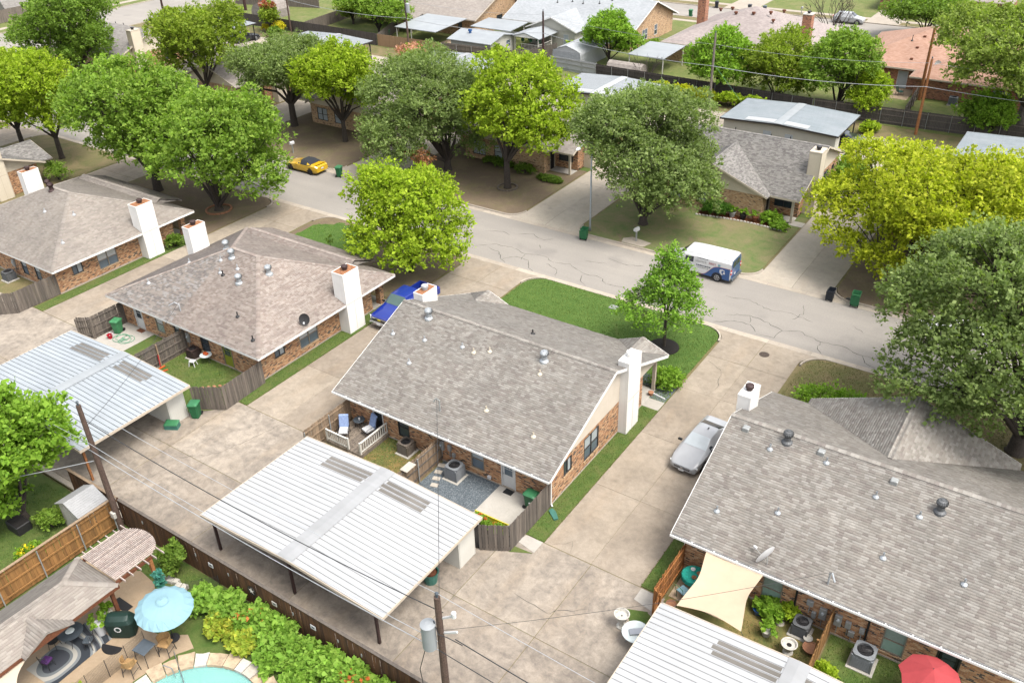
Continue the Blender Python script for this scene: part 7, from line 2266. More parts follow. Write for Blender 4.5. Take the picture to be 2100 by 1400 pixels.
for sx in (-1, 1):
 for sy in (-1, 1):
  MB().tube([(sx * 0.22, sy * 0.19, 0), (sx * 0.16, sy * 0.13, 0.37)], 0.028, 6).build('leg', 'plastic_white', t, local=True)
t = thing('wire_table', 'small round wire table holding an orange toy', 'table', (-46.4, 29.8, 0.01))
MB().lathe((0, 0, 0.6), [(0.4, 0), (0.42, 0.015), (0.4, 0.03), (0, 0.03)], 16).build('tabletop', 'glass_table', t, local=True)
for i in range(3):
 a = i * 2.09
 MB().tube([(0.34 * math.cos(a), 0.34 * math.sin(a), 0), (0.1 * math.cos(a), 0.1 * math.sin(a), 0.3), (0.32 * math.cos(a), 0.32 * math.sin(a), 0.6)], 0.012, 5).build('leg', 'dark_metal', t, local=True)
tag(MB().bevbox(-46.6, -46.25, 29.7, 29.95, 0.64, 0.78, 0.03).build('toy', 'orange_plastic'), 'orange toy on the small round wire table', 'toy')
t = thing('toy_scooter', 'red and orange toy leaning on the grey divider fence', 'toy', (-48.6, 27.6, 0.01))
MB().bar((0.05, 0, 0.02), (-0.12, 0.15, 0.95), 0.05, 0.05).build('stem', 'red_plastic', t, local=True)
MB().bar((0.1, -0.3, 0.06), (0.1, 0.3, 0.06), 0.12, 0.04).build('deck_plate', 'orange_plastic', t, local=True)
tag(MB().bar((-48.3, 27.0, 0.03), (-47.9, 27.7, 0.08), 0.1, 0.05).build('toy', 'orange_plastic'), 'orange toy lying in the grass by the divider fence', 'toy')
t = thing('brick_edging', 'row of red edging bricks along the grassy patio border', 'edging', (-44.2, 27.5, 0))
for i in range(9):
 MB().bevbox(-44.3 + i * 0.27, -44.07 + i * 0.27, 27.5 + i * 0.25, 27.66 + i * 0.25, 0.0, 0.07, 0.01).build('brick', 'terracotta', t)
# == satellite dishes
def dish(label, x, y, z, rz, mat, s=1.0):
 t = thing('satellite_dish', label, 'satellite dish', (x, y, z), R(rz))
 b = MB()
 rs = []
 for r, d in ((0.02, 0.0), (0.15, 0.012), (0.26, 0.035), (0.33, 0.06)):
  ring = []
  for k in range(18):
   a = 2 * math.pi * k / 18
   ring.append((r * s * math.cos(a), -d * s - 0.1 + 0.35 * r * s * math.sin(a), 0.5 + r * s * 1.15 * math.sin(a) * 0.93))
  rs.append(ring)
 b.rings(rs, True, False)
 b.rings([[(x_, y_ + 0.012, z_) for x_, y_, z_ in r] for r in rs][::-1], False, True)
 b.build('reflector', mat, t, local=True, smooth=True)
 MB().tube([(0, 0, -0.05), (0, 0, 0.3), (0, -0.06, 0.48)], 0.022, 6).build('mast', 'meter_grey', t, local=True)
 MB().tube([(0, -0.08, 0.2), (0, -0.5 * s, 0.42)], 0.014, 5).build('feed_arm', 'meter_grey', t, local=True)
 MB().bevbox(-0.05, 0.05, -0.56 * s, -0.44 * s, 0.38, 0.5, 0.015).build('feed_horn', 'plastic_white', t, local=True)
dish('pale satellite dish on the rear eave of the right house', -7.1, 29.95, 2.52, -115, 'plastic_white', 1.6)
dish('dark satellite dish on the side eave of the hip roofed house', -40.9, 34.2, 2.5, 40, 'dark_metal', 1.1)
dish('small grey dish on the orange roof', -18.4, 117.2, 2.9, 30, 'meter_grey', 1.2)
# == right patio
struct(MB().prism(rect(-10.95, -3.95, 25.4, 30.22), -0.1, 0.012).build('lawn', 'lawn_patch'))
struct(MB().prism(rect(-3.75, 3.3, 25.4, 30.22), -0.1, 0.012).build('lawn', 'lawn_strip'))
struct(MB().prism(rect(-10.9, -8.2, 28.0, 30.2), -0.1, 0.03).build('patio', 'flag_stone'))
grass(rect(-7.8, -4.1, 26.0, 28.6), 60, GL + GD, 'worn grass around the white planters', z=0.014)
grass(rect(-3.7, 2.0, 25.8, 29.9), 100, GL + GD[:1], 'green grass around the larger grey air conditioner', z=0.014)
def sail(label, cs, mat, sag=0.28, n=16, mid_drop=0.25, posts=True):
 t = thing('shade_sail', label, 'shade sail', (cs[0][0], cs[0][1], 0))
 C = [Vector(c) for c in cs]
 b = MB()
 vs = []
 cen = sum(C, Vector()) / 4
 for i in range(n + 1):
  for k in range(n + 1):
   u, v = i / n, k / n
   p = C[0] * (1 - u) * (1 - v) + C[1] * u * (1 - v) + C[2] * u * v + C[3] * (1 - u) * v
   pull = sag * (4 * u * (1 - u) * (abs(2 * v - 1)) ** 3 + 4 * v * (1 - v) * (abs(2 * u - 1)) ** 3)
   d = (cen - p)
   if d.length > 1e-4: p = p + d.normalized() * pull * 1.4
   p.z -= mid_drop * 16 * u * (1 - u) * v * (1 - v) * 0.5
   vs.append(p)
 m = n + 1
 b.add(vs, [(i * m + k, (i + 1) * m + k, (i + 1) * m + k + 1, i * m + k + 1) for i in range(n) for k in range(n)])
 b.build('cloth', mat, t, smooth=True)
 for c in C:
  o = (c - cen)
  o.z = 0
  e = c + o.normalized() * 0.35
  MB().tube([c, e], 0.012, 5).build('tie_rope', 'wire', t)
 return t
sail('sand coloured square shade sail over the right patio', [(-9.95, 30.1, 2.25), (-7.05, 29.6, 2.3), (-6.7, 25.9, 2.35), (-9.55, 25.6, 2.5)], 'fabric_sail', 0.2)
t = thing('patio_table', 'round table with teal flowered cloth under the cedar fence', 'table', (-10.2, 29.25, 0.03))
MB().lathe((0, 0, 0), [(0.05, 0), (0.05, 0.7)], 8).build('pedestal', 'dark_metal', t, local=True)
MB().lathe((0, 0, 0.5), [(0.62, 0), (0.60, 0.2), (0.56, 0.235), (0, 0.24)], 20).build('tablecloth', 'teal_cloth', t, local=True)
for (dx, dy, m) in ((0.2, 0.1, 'terracotta'), (-0.15, 0.2, 'plastic_white'), (0.1, -0.25, 'rust'), (0.35, 0.3, 'brown_panel')):
 tag(MB().lathe((-10.2 + dx, 29.25 + dy, 0.77), [(0.08, 0), (0.12, 0.09), (0.1, 0.1), (0, 0.06)], 10).build('dish_bowl', m), {'terracotta': 'orange bowl on the teal tablecloth', 'plastic_white': 'white bowl on the teal tablecloth', 'rust': 'rusty plate on the teal tablecloth', 'brown_panel': 'dark brown bowl on the teal tablecloth'}[m], 'bowl')
t = thing('metal_chair', 'mint green metal chair beside the teal table', 'chair', (-10.3, 28.3, 0.03), R(160))
MB().bevbox(-0.24, 0.24, -0.24, 0.24, 0.42, 0.48, 0.02).build('seat', 'fabric_blue', t, local=True)
MB().tube([(-0.24, 0.26, 0.45), (-0.24, 0.34, 0.85), (0, 0.36, 0.95), (0.24, 0.34, 0.85), (0.24, 0.26, 0.45)], 0.016, 6).build('backrest', 'cart_lid', t, local=True)
for sx in (-1, 1):
 for sy in (-1, 1):
  MB().tube([(sx * 0.22, sy * 0.22, 0), (sx * 0.22, sy * 0.22, 0.42)], 0.015, 6).build('leg', 'cart_lid', t, local=True)
def pot(label, x, y, mat, r=0.2, h=0.35, z=0.02, plant=None, pedestal=False, cat='pot', seed=0):
 t = thing('planter_pot', label, cat, (x, y, z))
 if pedestal:
  pr = [(r * 0.7, 0), (r * 0.7, 0.06), (r * 0.35, 0.10), (r * 0.32, h * 0.45), (r * 0.75, h * 0.6), (r * 1.0, h * 0.95), (r * 1.12, h), (r * 0.95, h), (r * 0.8, h * 0.85)]
 else:
  pr = [(r * 0.66, 0), (r * 0.95, h * 0.85), (r * 1.05, h * 0.88), (r * 1.05, h), (r * 0.9, h), (r * 0.85, h * 0.9)]
 MB().lathe((0, 0, 0), pr, 16).build('pot_body', mat, t, local=True)
 MB().lathe((0, 0, h * 0.84), [(r * 0.86, 0), (0, 0.01)], 14).build('soil', 'mulch', t, local=True)
 if plant:
  V, F, C = leaf_mesh(np.array([(0, 0, h + r * 0.9), (r * 0.6, 0, h + r * 0.6), (-r * 0.6, r * 0.3, h + r * 0.6)]), np.array([r * 1.3] * 3), np.array([70.0] * 3), dict(STY[plant], leaf=0.16, tuft=0.1), np.random.default_rng(seed))
  o = bpy.data.objects.new('foliage', npmesh('foliage', V, F, 'leaf', C)); COL.objects.link(o); o.parent = t
 return t
pot('white pedestal urn on the grass before the right carport', -5.05, 27.9, 'stone_white', 0.33, 0.6, pedestal=True)
pot('small white stone planter left of the pedestal urn', -6.2, 28.3, 'stone_white', 0.25, 0.35, plant='bright', seed=1)
pot('shallow terracotta bowl beside the golden divider', -4.25, 28.5, 'terracotta', 0.34, 0.25)
pot('white and pink toy planter beside the terracotta bowl', -4.5, 28.9, 'stone_white', 0.2, 0.3)
pot('terracotta pot near the shade sail corner', -10.5, 27.4, 'terracotta', 0.24, 0.3)
pot('dark blue pot below the shade sail edge', -6.95, 29.3, 'paint_navy', 0.26, 0.32)
bush('grassy clump beside the green blind window', -6.4, 29.5, 1.4, 0.9, 'bright', 44, 1.0, 'plant', 'garden_plant', leaf=0.26)
bush('leggy plant left of the small dark air conditioner', -5.7, 29.7, 0.9, 0.9, 'lime', 45, 0.7, 'plant', 'garden_plant', leaf=0.2)
bush('yellow leaved plant at the foot of the golden divider', -3.4, 27.6, 0.9, 0.6, 'lime', 46, 0.6, 'plant', 'garden_plant')
bush('red flowered plant right of the golden divider', -3.3, 26.7, 0.8, 0.5, 'bright', 47, 0.6, 'plant', 'garden_plant', flowers=[(0.5, 0.03, 0.06), (0.5, 0.1, 0.1), (0.4, 0.02, 0.05)])
tag(MB().lathe((-5.9, 29.3, 0.02), [(0.22, 0), (0.2, 0.05), (0, 0.06)], 14).build('garden_disc', 'paver'), 'round stone disc set in the flower bed', 'stone')
t = thing('parasol', 'red parasol at the lower right edge', 'parasol', (0.5, 28.2, 0))
MB().tube([(0, 0, 0), (0, 0, 2.5)], 0.025, 8).build('pole', 'dark_metal', t, local=True)
vs = [(0, 0, 2.5)]
for k_ in range(16):
 a = 2 * math.pi * k_ / 16
 vs.append((1.25 * math.cos(a) * (0.9 if k_ % 2 else 1), 1.25 * math.sin(a) * (0.9 if k_ % 2 else 1), 1.85 + (0.10 if k_ % 2 else 0)))
MB().add(vs, [(0, 1 + k_, 1 + (k_ + 1) % 16) for k_ in range(16)]).build('canopy', 'fabric_red', t, local=True)
for k_ in range(8):
 a = 2 * math.pi * k_ / 8
 MB().tube([(0, 0, 2.47), (1.2 * math.cos(a), 1.2 * math.sin(a), 1.86)], 0.01, 4).build('rib', 'dark_metal', t, local=True)
pot('weathered white urn standing on the stained concrete court', -11.95, 25.2, 'stone_white', 0.33, 0.85, z=0.0, pedestal=True)
t = thing('glass_table', 'round glass table next to the white urn', 'table', (-11.0, 24.75, 0))
MB().lathe((0, 0, 0.68), [(0.62, 0), (0.64, 0.015), (0.62, 0.03), (0, 0.03)], 28).build('tabletop', 'glass_table', t, local=True)
for i in range(4):
 a = i * math.pi / 2 + 0.5
 MB().tube([(0.45 * math.cos(a), 0.45 * math.sin(a), 0), (0.2 * math.cos(a), 0.2 * math.sin(a), 0.4), (0.45 * math.cos(a), 0.45 * math.sin(a), 0.68)], 0.016, 6).build('leg', 'steel', t, local=True)
tag(MB().obox((-10.95, 24.72, 0.76), (0.26, 0.2, 0), (-0.1, 0.13, 0), (0, 0, 0.05)).build('tray', 'alloy'), 'metal tray on the round glass table', 'tray')
for i, (x, m, l) in enumerate(((-25.0, 'meter_grey', 'grey pot with leafy plant left of three on the bed'), (-24.0, 'black_plastic', 'black pot with leafy plant in the middle of three'), (-22.9, 'brown_panel', 'brown pot with leafy plant right of three'))):
 pot(l, x, 70.5, m, 0.3, 0.5, z=0.02, plant='bright', seed=i)
t = thing('bed_edging', 'curved row of white edging stones before the planted bed', 'edging', (-23, 69.8, 0))
for i in range(26):
 u = i / 25
 x = -27.9 + u * 7.6
 y = 69.4 + 0.35 * math.sin(u * 3.1) + 0.5 * u
 MB().bevbox(x - 0.12, x + 0.12, y - 0.07, y + 0.07, -0.02, 0.12, 0.02).build('stone', 'stone_white', t)
struct(MB().prism([(-27.9, 69.6), (-20.3, 70.3), (-20.3, 71.0), (-27.9, 71.0)], -0.05, 0.03).build('planting_bed', 'red_mulch'))
# == pool garden in the lower left
bm = bmesh.new()
PC, PRX, PRY = (-24.6, 10.6), 3.3, 3.25
outer = [(-37.55, -30), (40, -30), (40, 16.80), (-37.55, 16.80)]
inner = [(PC[0] + PRX * math.cos(2 * math.pi * i / 40), PC[1] + PRY * math.sin(2 * math.pi * i / 40)) for i in range(40)]
ov = [bm.verts.new((x, y, 0)) for x, y in outer]
iv = [bm.verts.new((x, y, 0)) for x, y in inner]
for L_ in (ov, iv):
 for i in range(len(L_)):
  bm.edges.new((L_[i], L_[(i + 1) % len(L_)]))
bmesh.ops.triangle_fill(bm, edges=bm.edges[:], use_beauty=True)
for f in bm.faces:
 if f.normal.z < 0: f.normal_flip()
me = bpy.data.meshes.new('garden_lawn')
bm.to_mesh(me)
bm.free()
me.materials.append(M('lawn_strip'))
o = bpy.data.objects.new('garden_lawn', me)
COL.objects.link(o)
struct(o)
struct(MB().prism(rect(-120, -37.65, -30, 16.8), -0.14, 0.0).build('garden_lawn', 'lawn_strip'))
b = MB()
prof = [(1.0, 0.03), (0.99, -0.5), (0.94, -1.2), (0.7, -1.5), (0.0, -1.5)]
rs = [[(PC[0] + PRX * s * math.cos(2 * math.pi * i / 40), PC[1] + PRY * s * math.sin(2 * math.pi * i / 40), z) for i in range(40)] for s, z in prof[:-1]]
b.rings(rs, False, True)
b.f = [f[::-1] for f in b.f]
struct(b.build('pool_basin', 'pool_plaster', smooth=True))
struct(MB().add([(PC[0] + PRX * 0.992 * math.cos(2 * math.pi * i / 40), PC[1] + PRY * 0.992 * math.sin(2 * math.pi * i / 40), -0.09) for i in range(40)], [tuple(range(40))]).build('pool_water', 'pool_water'))
t = thing('pool_coping', 'tan and white flagstone coping round the turquoise pool', 'coping', (*PC, 0))
a = 0.0
k_ = 0
rr = random.Random(5)
while a < 2 * math.pi - 0.02:
 da = min(rr.uniform(0.13, 0.24), 2 * math.pi - a)
 if da < 0.06: break
 g = 0.006
 ro = 1.0 + rr.uniform(0.15, 0.24)
 ps = [(s, a + q) for s, q in ((0.985, g), (0.985, da / 2), (0.985, da - g), (ro, da - g), (ro + rr.uniform(-0.02, 0.03), da / 2), (ro, g))]
 poly = [(PC[0] + PRX * s * math.cos(q), PC[1] + PRY * s * math.sin(q)) for s, q in ps]
 raised = rr.uniform(0.07, 0.12) + (0.22 if 0.55 < a < 1.05 else 0)
 MB().prism(poly, -0.06, raised).build('stone', rr.choice(['flag_stone', 'stone_white', 'paver', 'flag_stone', 'stone_white']), t)
 a += da
 k_ += 1
struct(MB().prism([(-37.4, 4), (-29.2, 4), (-28.6, 8.5), (-28.55, 11.0), (-28.2, 12.8), (-27.75, 13.55), (-28.6, 13.9), (-29.6, 13.2), (-31.2, 12.9), (-31.4, 13.6), (-31.7, 14.5), (-32.6, 15.05), (-33.9, 15.2), (-35, 14.4), (-37.4, 14.2)], -0.1, 0.02).build('pool_patio', 'pool_deck'))
grass([(-31.6, 15.2), (-29.0, 16.6), (-27, 14.6), (-24, 14.2), (-20, 14), (-16, 16.6), (-37.3, 16.6), (-34, 15.4)], 90, GL, 'green lawn between the flower bed and the pool coping', z=0.0)
grass(rect(-44.5, -37.8, 9.0, 16.5), 60, GL, 'green lawn of the neighbouring garden beside the golden fence', z=0.0)
t = thing('gazebo', 'tan shingled gazebo with dark red posts beside the pool', 'gazebo', (-33.0, 10.2, 0.02))
gx0, gx1, gy0, gy1, gz = -34.6, -31.45, 6.6, 12.95, 2.5
d = (gx1 - gx0) / 2
xm = (gx0 + gx1) / 2
za = gz + 0.42 * d
C = [(gx0, gy0, gz), (gx1, gy0, gz), (gx1, gy1, gz), (gx0, gy1, gz)]
a1, a2 = (xm, gy0 + d, za), (xm, gy1 - d, za)
polys = [[C[1], C[2], a2, a1], [C[2], C[3], a2], [C[3], C[0], a1, a2], [C[0], C[1], a1]]
gc, gw = 9.4, 1.15
zg = gz + 0.42 * gw
wp = [[(gx1, gc - gw, gz), (gx1 + 0.25, gc - gw, gz), (gx1 + 0.25, gc, zg), (gx1 - gw, gc, zg)], [(gx1, gc + gw, gz), (gx1 + 0.25, gc + gw, gz), (gx1 + 0.25, gc, zg), (gx1 - gw, gc, zg)]]
b = MB()
for p in polys + [[(x, y, z + 0.012) for x, y, z in q] for q in wp]: b.slab(p, 0.08)
roof = b.build('roof', 'shingle_tan', t)
shingles(polys + [[(x, y, z + 0.012) for x, y, z in q] for q in wp], 'tan', roof, 0.14, 0.22, 0.5)
ridge_caps([((p[0], p[1], p[2] + 0.02), (q[0], q[1], q[2] + 0.02)) for p, q in ((C[0], a1), (C[1], a1), (C[2], a2), (C[3], a2), (a1, a2), ((gx1 - gw, gc, zg), (gx1 + 0.25, gc, zg)))], 'tan', roof)
f = MB()
for (p, q) in ((C[0], C[1]), (C[1], C[2]), (C[2], C[3]), (C[3], C[0])):
 f.bar((p[0], p[1], gz - 0.09), (q[0], q[1], gz - 0.09), 0.05, 0.19)
f.build('fascia', 'brown_panel', t)
MB().add([(gx1 + 0.2, gc - gw, gz - 0.05), (gx1 + 0.2, gc + gw, gz - 0.05), (gx1 + 0.2, gc, zg - 0.08)], [(0, 1, 2)]).build('gable', 'brown_panel', t)
for (x, y) in ((gx1 - 0.3, gy1 - 0.3), (gx0 + 0.3, gy1 - 0.3), (gx1 - 0.3, gy0 + 0.3), (gx0 + 0.3, gy0 + 0.3)):
 MB().box(x - 0.08, x + 0.08, y - 0.08, y + 0.08, 0, gz - 0.05).build('post', 'brown_panel', t)
t = thing('pergola', 'brown slatted pergola with rounded end beside the gazebo', 'pergola', (-32.8, 14.2, 0))
px0, px1, py0, py1, pz = -34.25, -31.55, 12.95, 15.7, 2.62
n = 24
for i in range(n):
 x = px0 + (px1 - px0) * (i + 0.5) / n
 u = (x - (px0 + px1) / 2) / ((px1 - px0) / 2)
 ye = py1 - 0.95 * (1 - math.sqrt(max(0.02, 1 - u * u)))
 MB().box(x - 0.022, x + 0.022, py0, ye, pz + 0.1, pz + 0.16).build('slat', 'pergola', t)
for i in range(6):
 y = py0 + 0.25 + i * 0.42
 MB().box(px0 - 0.3, px1 + 0.35, y - 0.02, y + 0.02, pz, pz + 0.098).build('rafter', 'pergola', t)
for x in (px0 + 0.1, px1 - 0.05):
 MB().box(x - 0.04, x + 0.04, py0, py1 - 0.75, pz - 0.17, pz - 0.002).build('beam', 'brown_panel', t)
for (x, y) in ((px1 - 0.05, 14.75), (px0 + 0.1, 14.75)):
 MB().box(x - 0.08, x + 0.08, y - 0.08, y + 0.08, 0, pz - 0.17).build('post', 'cedar_post', t)
for i, z in enumerate((0.7, 1.1, 1.5)):
 bush(['hanging teal plant low on the pergola post', 'hanging teal plant midway up the pergola post', 'hanging teal plant high on the pergola post'][i], px1 + 0.12, 14.8, 0.35, 0.3, 'green', 60 + i, 0.35, 'plant', 'hanging_plant', zb=z, leaf=0.09, cols=[(0.05, 0.2, 0.18), (0.06, 0.22, 0.12), (0.1, 0.25, 0.2)])
tag(MB().bevbox(-33.3, -32.2, 13.1, 13.55, 0.02, 0.035, 0.004).build('door_mat', 'black_plastic'), 'black mat on the tan paving beside the pergola', 'mat')
t = thing('parasol', 'pale blue octagon panel parasol by the pool', 'parasol', (-29.0, 13.4, 0))
MB().lathe((0, 0, 0), [(0.3, 0), (0.28, 0.07), (0.06, 0.12), (0.05, 0.3)], 16).build('base', 'dark_metal', t, local=True)
MB().tube([(0, 0, 0.1), (0, 0, 2.6)], 0.025, 8).build('pole', 'dark_metal', t, local=True)
n = 18
tl = Vector((0.10, -0.02, 0))
def prt(r, k_, z):
 a = 2 * math.pi * k_ / n
 x, y = r * math.cos(a), r * math.sin(a)
 return (x + 0.1, y, z - 0.10 * x)
for k_ in range(n):
 MB().add([prt(0.22, k_, 2.56), prt(0.9, k_, 2.36), prt(1.28, k_, 2.10), prt(1.28, k_ + 1, 2.10), prt(0.9, k_ + 1, 2.36), prt(0.22, k_ + 1, 2.56), prt(1.12, k_ + 0.5, 2.19), prt(1.24, k_ + 0.5, 2.06)],
             [(0, 1, 4, 5), (1, 2, 7, 6), (1, 6, 4), (6, 7, 3, 4)]).build('canopy_panel', 'fabric_blue', t, local=True)
 MB().tube([prt(0.1, k_, 2.55), prt(1.28, k_, 2.085)], 0.009, 4).build('rib', 'dark_metal', t, local=True)
MB().lathe((0.1, 0, 2.57), [(0.30, -0.01), (0.22, 0.06), (0.06, 0.10), (0.04, 0.14), (0, 0.14)], 18).build('vent_cap', 'fabric_blue', t, local=True)
t = thing('covered_grill', 'barbecue under a dark green fitted cover', 'grill', (-31.2, 12.35, 0.02), R(35))
rs = []
for (sx, sy, z) in ((0.62, 0.36, 0.08), (0.66, 0.38, 0.5), (0.68, 0.4, 0.92), (0.55, 0.33, 1.12), (0.5, 0.12, 1.26)):
 rs.append([(sx * math.copysign(abs(math.cos(q)) ** 0.5, math.cos(q)), sy * math.copysign(abs(math.sin(q)) ** 0.5, math.sin(q)), z + (0.03 * math.sin(6 * q) if z < 0.2 else 0)) for q in [2 * math.pi * i / 20 for i in range(20)]])
MB().rings(rs).build('cover', 'grill_cover', t, local=True)
MB().add([(0.2 * math.cos(2 * math.pi * i / 20) * 0.8, -0.41, 0.68 + 0.17 * math.sin(2 * math.pi * i / 20)) for i in range(20)], [tuple(range(20))]).build('emblem', 'plastic_white', t, local=True)
MB().add([(0.13 * math.cos(2 * math.pi * i / 20) * 0.8, -0.414, 0.68 + 0.11 * math.sin(2 * math.pi * i / 20)) for i in range(20)], [tuple(range(20))]).build('emblem_disc', 'grill_cover', t, local=True)
tag(MB().prism([(-31.0 + 0.55 * math.cos(q), 11.55 + 0.42 * math.sin(q)) for q in [R(200 + 16 * i) for i in range(13)]] , 0.02, 0.035).build('grill_mat', 'black_plastic'), 'half round black mat in front of the covered grill', 'mat')
pot('tall white planter with a broad leaved plant under the gazebo edge', -32.05, 11.75, 'plastic_white', 0.27, 0.7, plant='bright', seed=3)
pot('tall white planter behind the first under the gazebo edge', -32.2, 12.3, 'stone_white', 0.27, 0.75, plant='bright', seed=4)
tag(MB().obox((-32.3, 10.25, 0.028), (0.95, 0.05, 0), (-0.06, 1.55, 0), (0, 0, 0.006)).build('rug', 'rug'), 'black and cream swirl rug on the pool patio', 'rug')
def wire_chair(label, x, y, rz, cushion=None, z=0.035):
 t = thing('wire_chair', label, 'chair', (x, y, z), R(rz))
 MB().lathe((0, 0, 0.43), [(0.25, 0), (0.25, 0.02), (0, 0.02)], 14).build('seat', 'dark_metal', t, local=True)
 bk = MB()
 for i in range(7):
  q = R(40 + i * 100 / 6)
  bk.tube([(0.25 * math.cos(q), 0.25 * math.sin(q), 0.44), (0.29 * math.cos(q), 0.29 * math.sin(q), 0.88)], 0.01, 4)
 bk.tube([(0.29 * math.cos(R(40 + i * 10)), 0.29 * math.sin(R(40 + i * 10)), 0.88) for i in range(11)], 0.016, 5)
 bk.build('backrest', 'dark_metal', t, local=True)
 for i in range(4):
  q = math.pi / 4 + i * math.pi / 2
  MB().tube([(0.2 * math.cos(q), 0.2 * math.sin(q), 0.43), (0.27 * math.cos(q), 0.27 * math.sin(q), 0)], 0.013, 5).build('leg', 'dark_metal', t, local=True)
 if cushion:
  MB().bevbox(-0.2, 0.2, -0.2, 0.2, 0.45, 0.55, 0.04).build('cushion', cushion, t, local=True)
 return t
t = thing('wire_table', 'black wire patio table on the swirl rug', 'table', (-32.7, 10.75, 0.035))
MB().lathe((0, 0, 0.7), [(0.55, 0), (0.56, 0.02), (0, 0.02)], 24).build('tabletop', 'slate_table', t, local=True)
for i in range(4):
 q = math.pi / 4 + i * math.pi / 2
 MB().tube([(0.4 * math.cos(q), 0.4 * math.sin(q), 0.7), (0.15 * math.cos(q), 0.15 * math.sin(q), 0.35), (0.42 * math.cos(q), 0.42 * math.sin(q), 0)], 0.016, 5).build('leg', 'dark_metal', t, local=True)
tag(MB().lathe((-32.7, 10.75, 0.755), [(0.1, 0), (0.2, 0.05), (0.16, 0.08), (0.08, 0.1), (0, 0.1)], 14).build('candle_dish', 'glass_table'), 'glass dish on the black wire table', 'dish')
wire_chair('black wire chair with a dark box on its seat beside the rug', -31.8, 11.0, -60, 'slate_table')
wire_chair('black wire chair with purple cushion at the lower rug end', -32.4, 9.3, 200, 'purple')
wire_chair('black wire chair behind the wire table under the gazebo', -33.2, 10.1, 120)
def bar_chair(label, x, y, rz):
 t = thing('rattan_chair', label, 'chair', (x, y, 0.02), R(rz))
 MB().bevbox(-0.26, 0.26, -0.26, 0.26, 0.62, 0.70, 0.03).build('seat', 'rattan', t, local=True)
 rs = [[(r * math.cos(R(q)), r * math.sin(R(q)), z) for q in range(-20, 201, 20)] for r, z in ((0.28, 0.68), (0.32, 1.05), (0.29, 1.05), (0.26, 0.69))]
 MB().rings(rs, False, False, closed=False).build('backrest', 'rattan', t, local=True)
 for sx in (-1, 1):
  for sy in (-1, 1):
   MB().tube([(sx * 0.22, sy * 0.22, 0.63), (sx * 0.27, sy * 0.27, 0)], 0.018, 6).build('leg', 'dark_metal', t, local=True)
  MB().tube([(sx * 0.25, -0.25, 0.25), (sx * 0.25, 0.25, 0.25)], 0.014, 5).build('stretcher', 'dark_metal', t, local=True)
 return t
bar_chair('rattan bar chair nearer the lower edge by the pool', -28.95, 11.15, 200)
bar_chair('rattan bar chair under the blue parasol', -28.55, 12.75, 20)
t = thing('bar_table', 'square dark glass bar table between the rattan chairs', 'table', (-28.95, 12.0, 0.02), R(8))
MB().bevbox(-0.36, 0.36, -0.36, 0.36, 0.86, 0.90, 0.015).build('tabletop', 'slate_table', t, local=True)
for sx in (-1, 1):
 for sy in (-1, 1):
  MB().tube([(sx * 0.3, sy * 0.3, 0.86), (sx * 0.34, sy * 0.34, 0)], 0.018, 6).build('leg', 'dark_metal', t, local=True)
def mesh_fence(label, pts, h=1.15):
 t = thing('pool_fence', label, 'fence', (*pts[0], 0))
 for (p, q) in zip(pts[:-1], pts[1:]):
  P, Q = Vector((*p, 0)), Vector((*q, 0))
  L = (Q - P).length
  n = max(1, round(L / 0.9))
  for i in range(n + 1):
   c = P.lerp(Q, i / n)
   MB().tube([(c.x, c.y, 0), (c.x, c.y, h)], 0.014, 6).build('post', 'dark_metal', t)
  m = MB()
  k2 = int(L / 0.055)
  for i in range(k2 + 1):
   c = P.lerp(Q, i / k2)
   m.bar((c.x, c.y, 0.06), (c.x, c.y, h - 0.04), 0.005, 0.005)
  for i in range(20):
   z = 0.06 + (h - 0.1) * i / 19
   m.bar((P.x, P.y, z), (Q.x, Q.y, z), 0.005, 0.005)
  o = m.build('netting', 'dark_metal', t, uv=False)
  o['kind'] = 'stuff'
mesh_fence('black netting pool fence beside the rattan chairs', [(-29.7, 8.6), (-29.55, 12.4)])
mesh_fence('short black netting fence behind the parasol near the flower bed', [(-30.3, 15.4), (-29.3, 16.5)])
tag(MB().tube([(-28.3, 12.9, 0.14), (-26.2, 11.9, 0.10)], 0.02, 6).build('pool_pole', 'alloy'), 'long silver pool pole lying over the pool edge', 'pole')
tag(MB().tube([(-27.75, 12.0, 0.02), (-27.75, 12.0, 0.5), (-27.3, 12.1, 0.5), (-27.2, 12.1, 0.0)], 0.025, 8).build('pool_handrail', 'alloy'), 'curved steel handrail at the pool edge', 'handrail')
sail('pale cream shade sail at the lower left corner', [(-31.55, 8.55, 2.25), (-30.3, 7.3, 2.3), (-31.6, 4.4, 2.4), (-34.0, 5.6, 2.4)], 'fabric_sail_pale', 0.12)
bush('red and green potted foliage below the cream sail', -29.6, 8.9, 1.3, 0.9, 'lime', 70, 1.0, 'plant', 'garden_plant', flowers=[(0.25, 0.02, 0.1), (0.35, 0.05, 0.12), (0.2, 0.02, 0.08)], leaf=0.16)
FL = [(0.55, 0.16, 0.05), (0.6, 0.25, 0.08), (0.5, 0.12, 0.04)]
bed = [(-29.1, 15.5, 1.9, 1.15, 'left end'), (-27.7, 15.75, 2.0, 1.25, 'second from the left'), (-26.2, 15.9, 2.0, 1.2, 'below the star plaque'), (-27.4, 14.9, 1.5, 0.9, 'front row by the parasol'), (-25.8, 15.0, 1.5, 0.85, 'front row with yellow leaves'), (-24.6, 15.9, 2.0, 1.2, 'middle of the bed'), (-23.1, 15.8, 2.0, 1.2, 'right of the middle'), (-24.0, 14.9, 1.4, 0.8, 'front row nearest the pool stones'), (-21.6, 15.8, 2.0, 1.25, 'near the lower edge'), (-20.1, 15.9, 2.0, 1.25, 'at the lower edge'), (-22.4, 14.9, 1.5, 0.85, 'front row at the lower edge'), (-18.6, 16.0, 1.8, 1.1, 'last before the frame edge')]
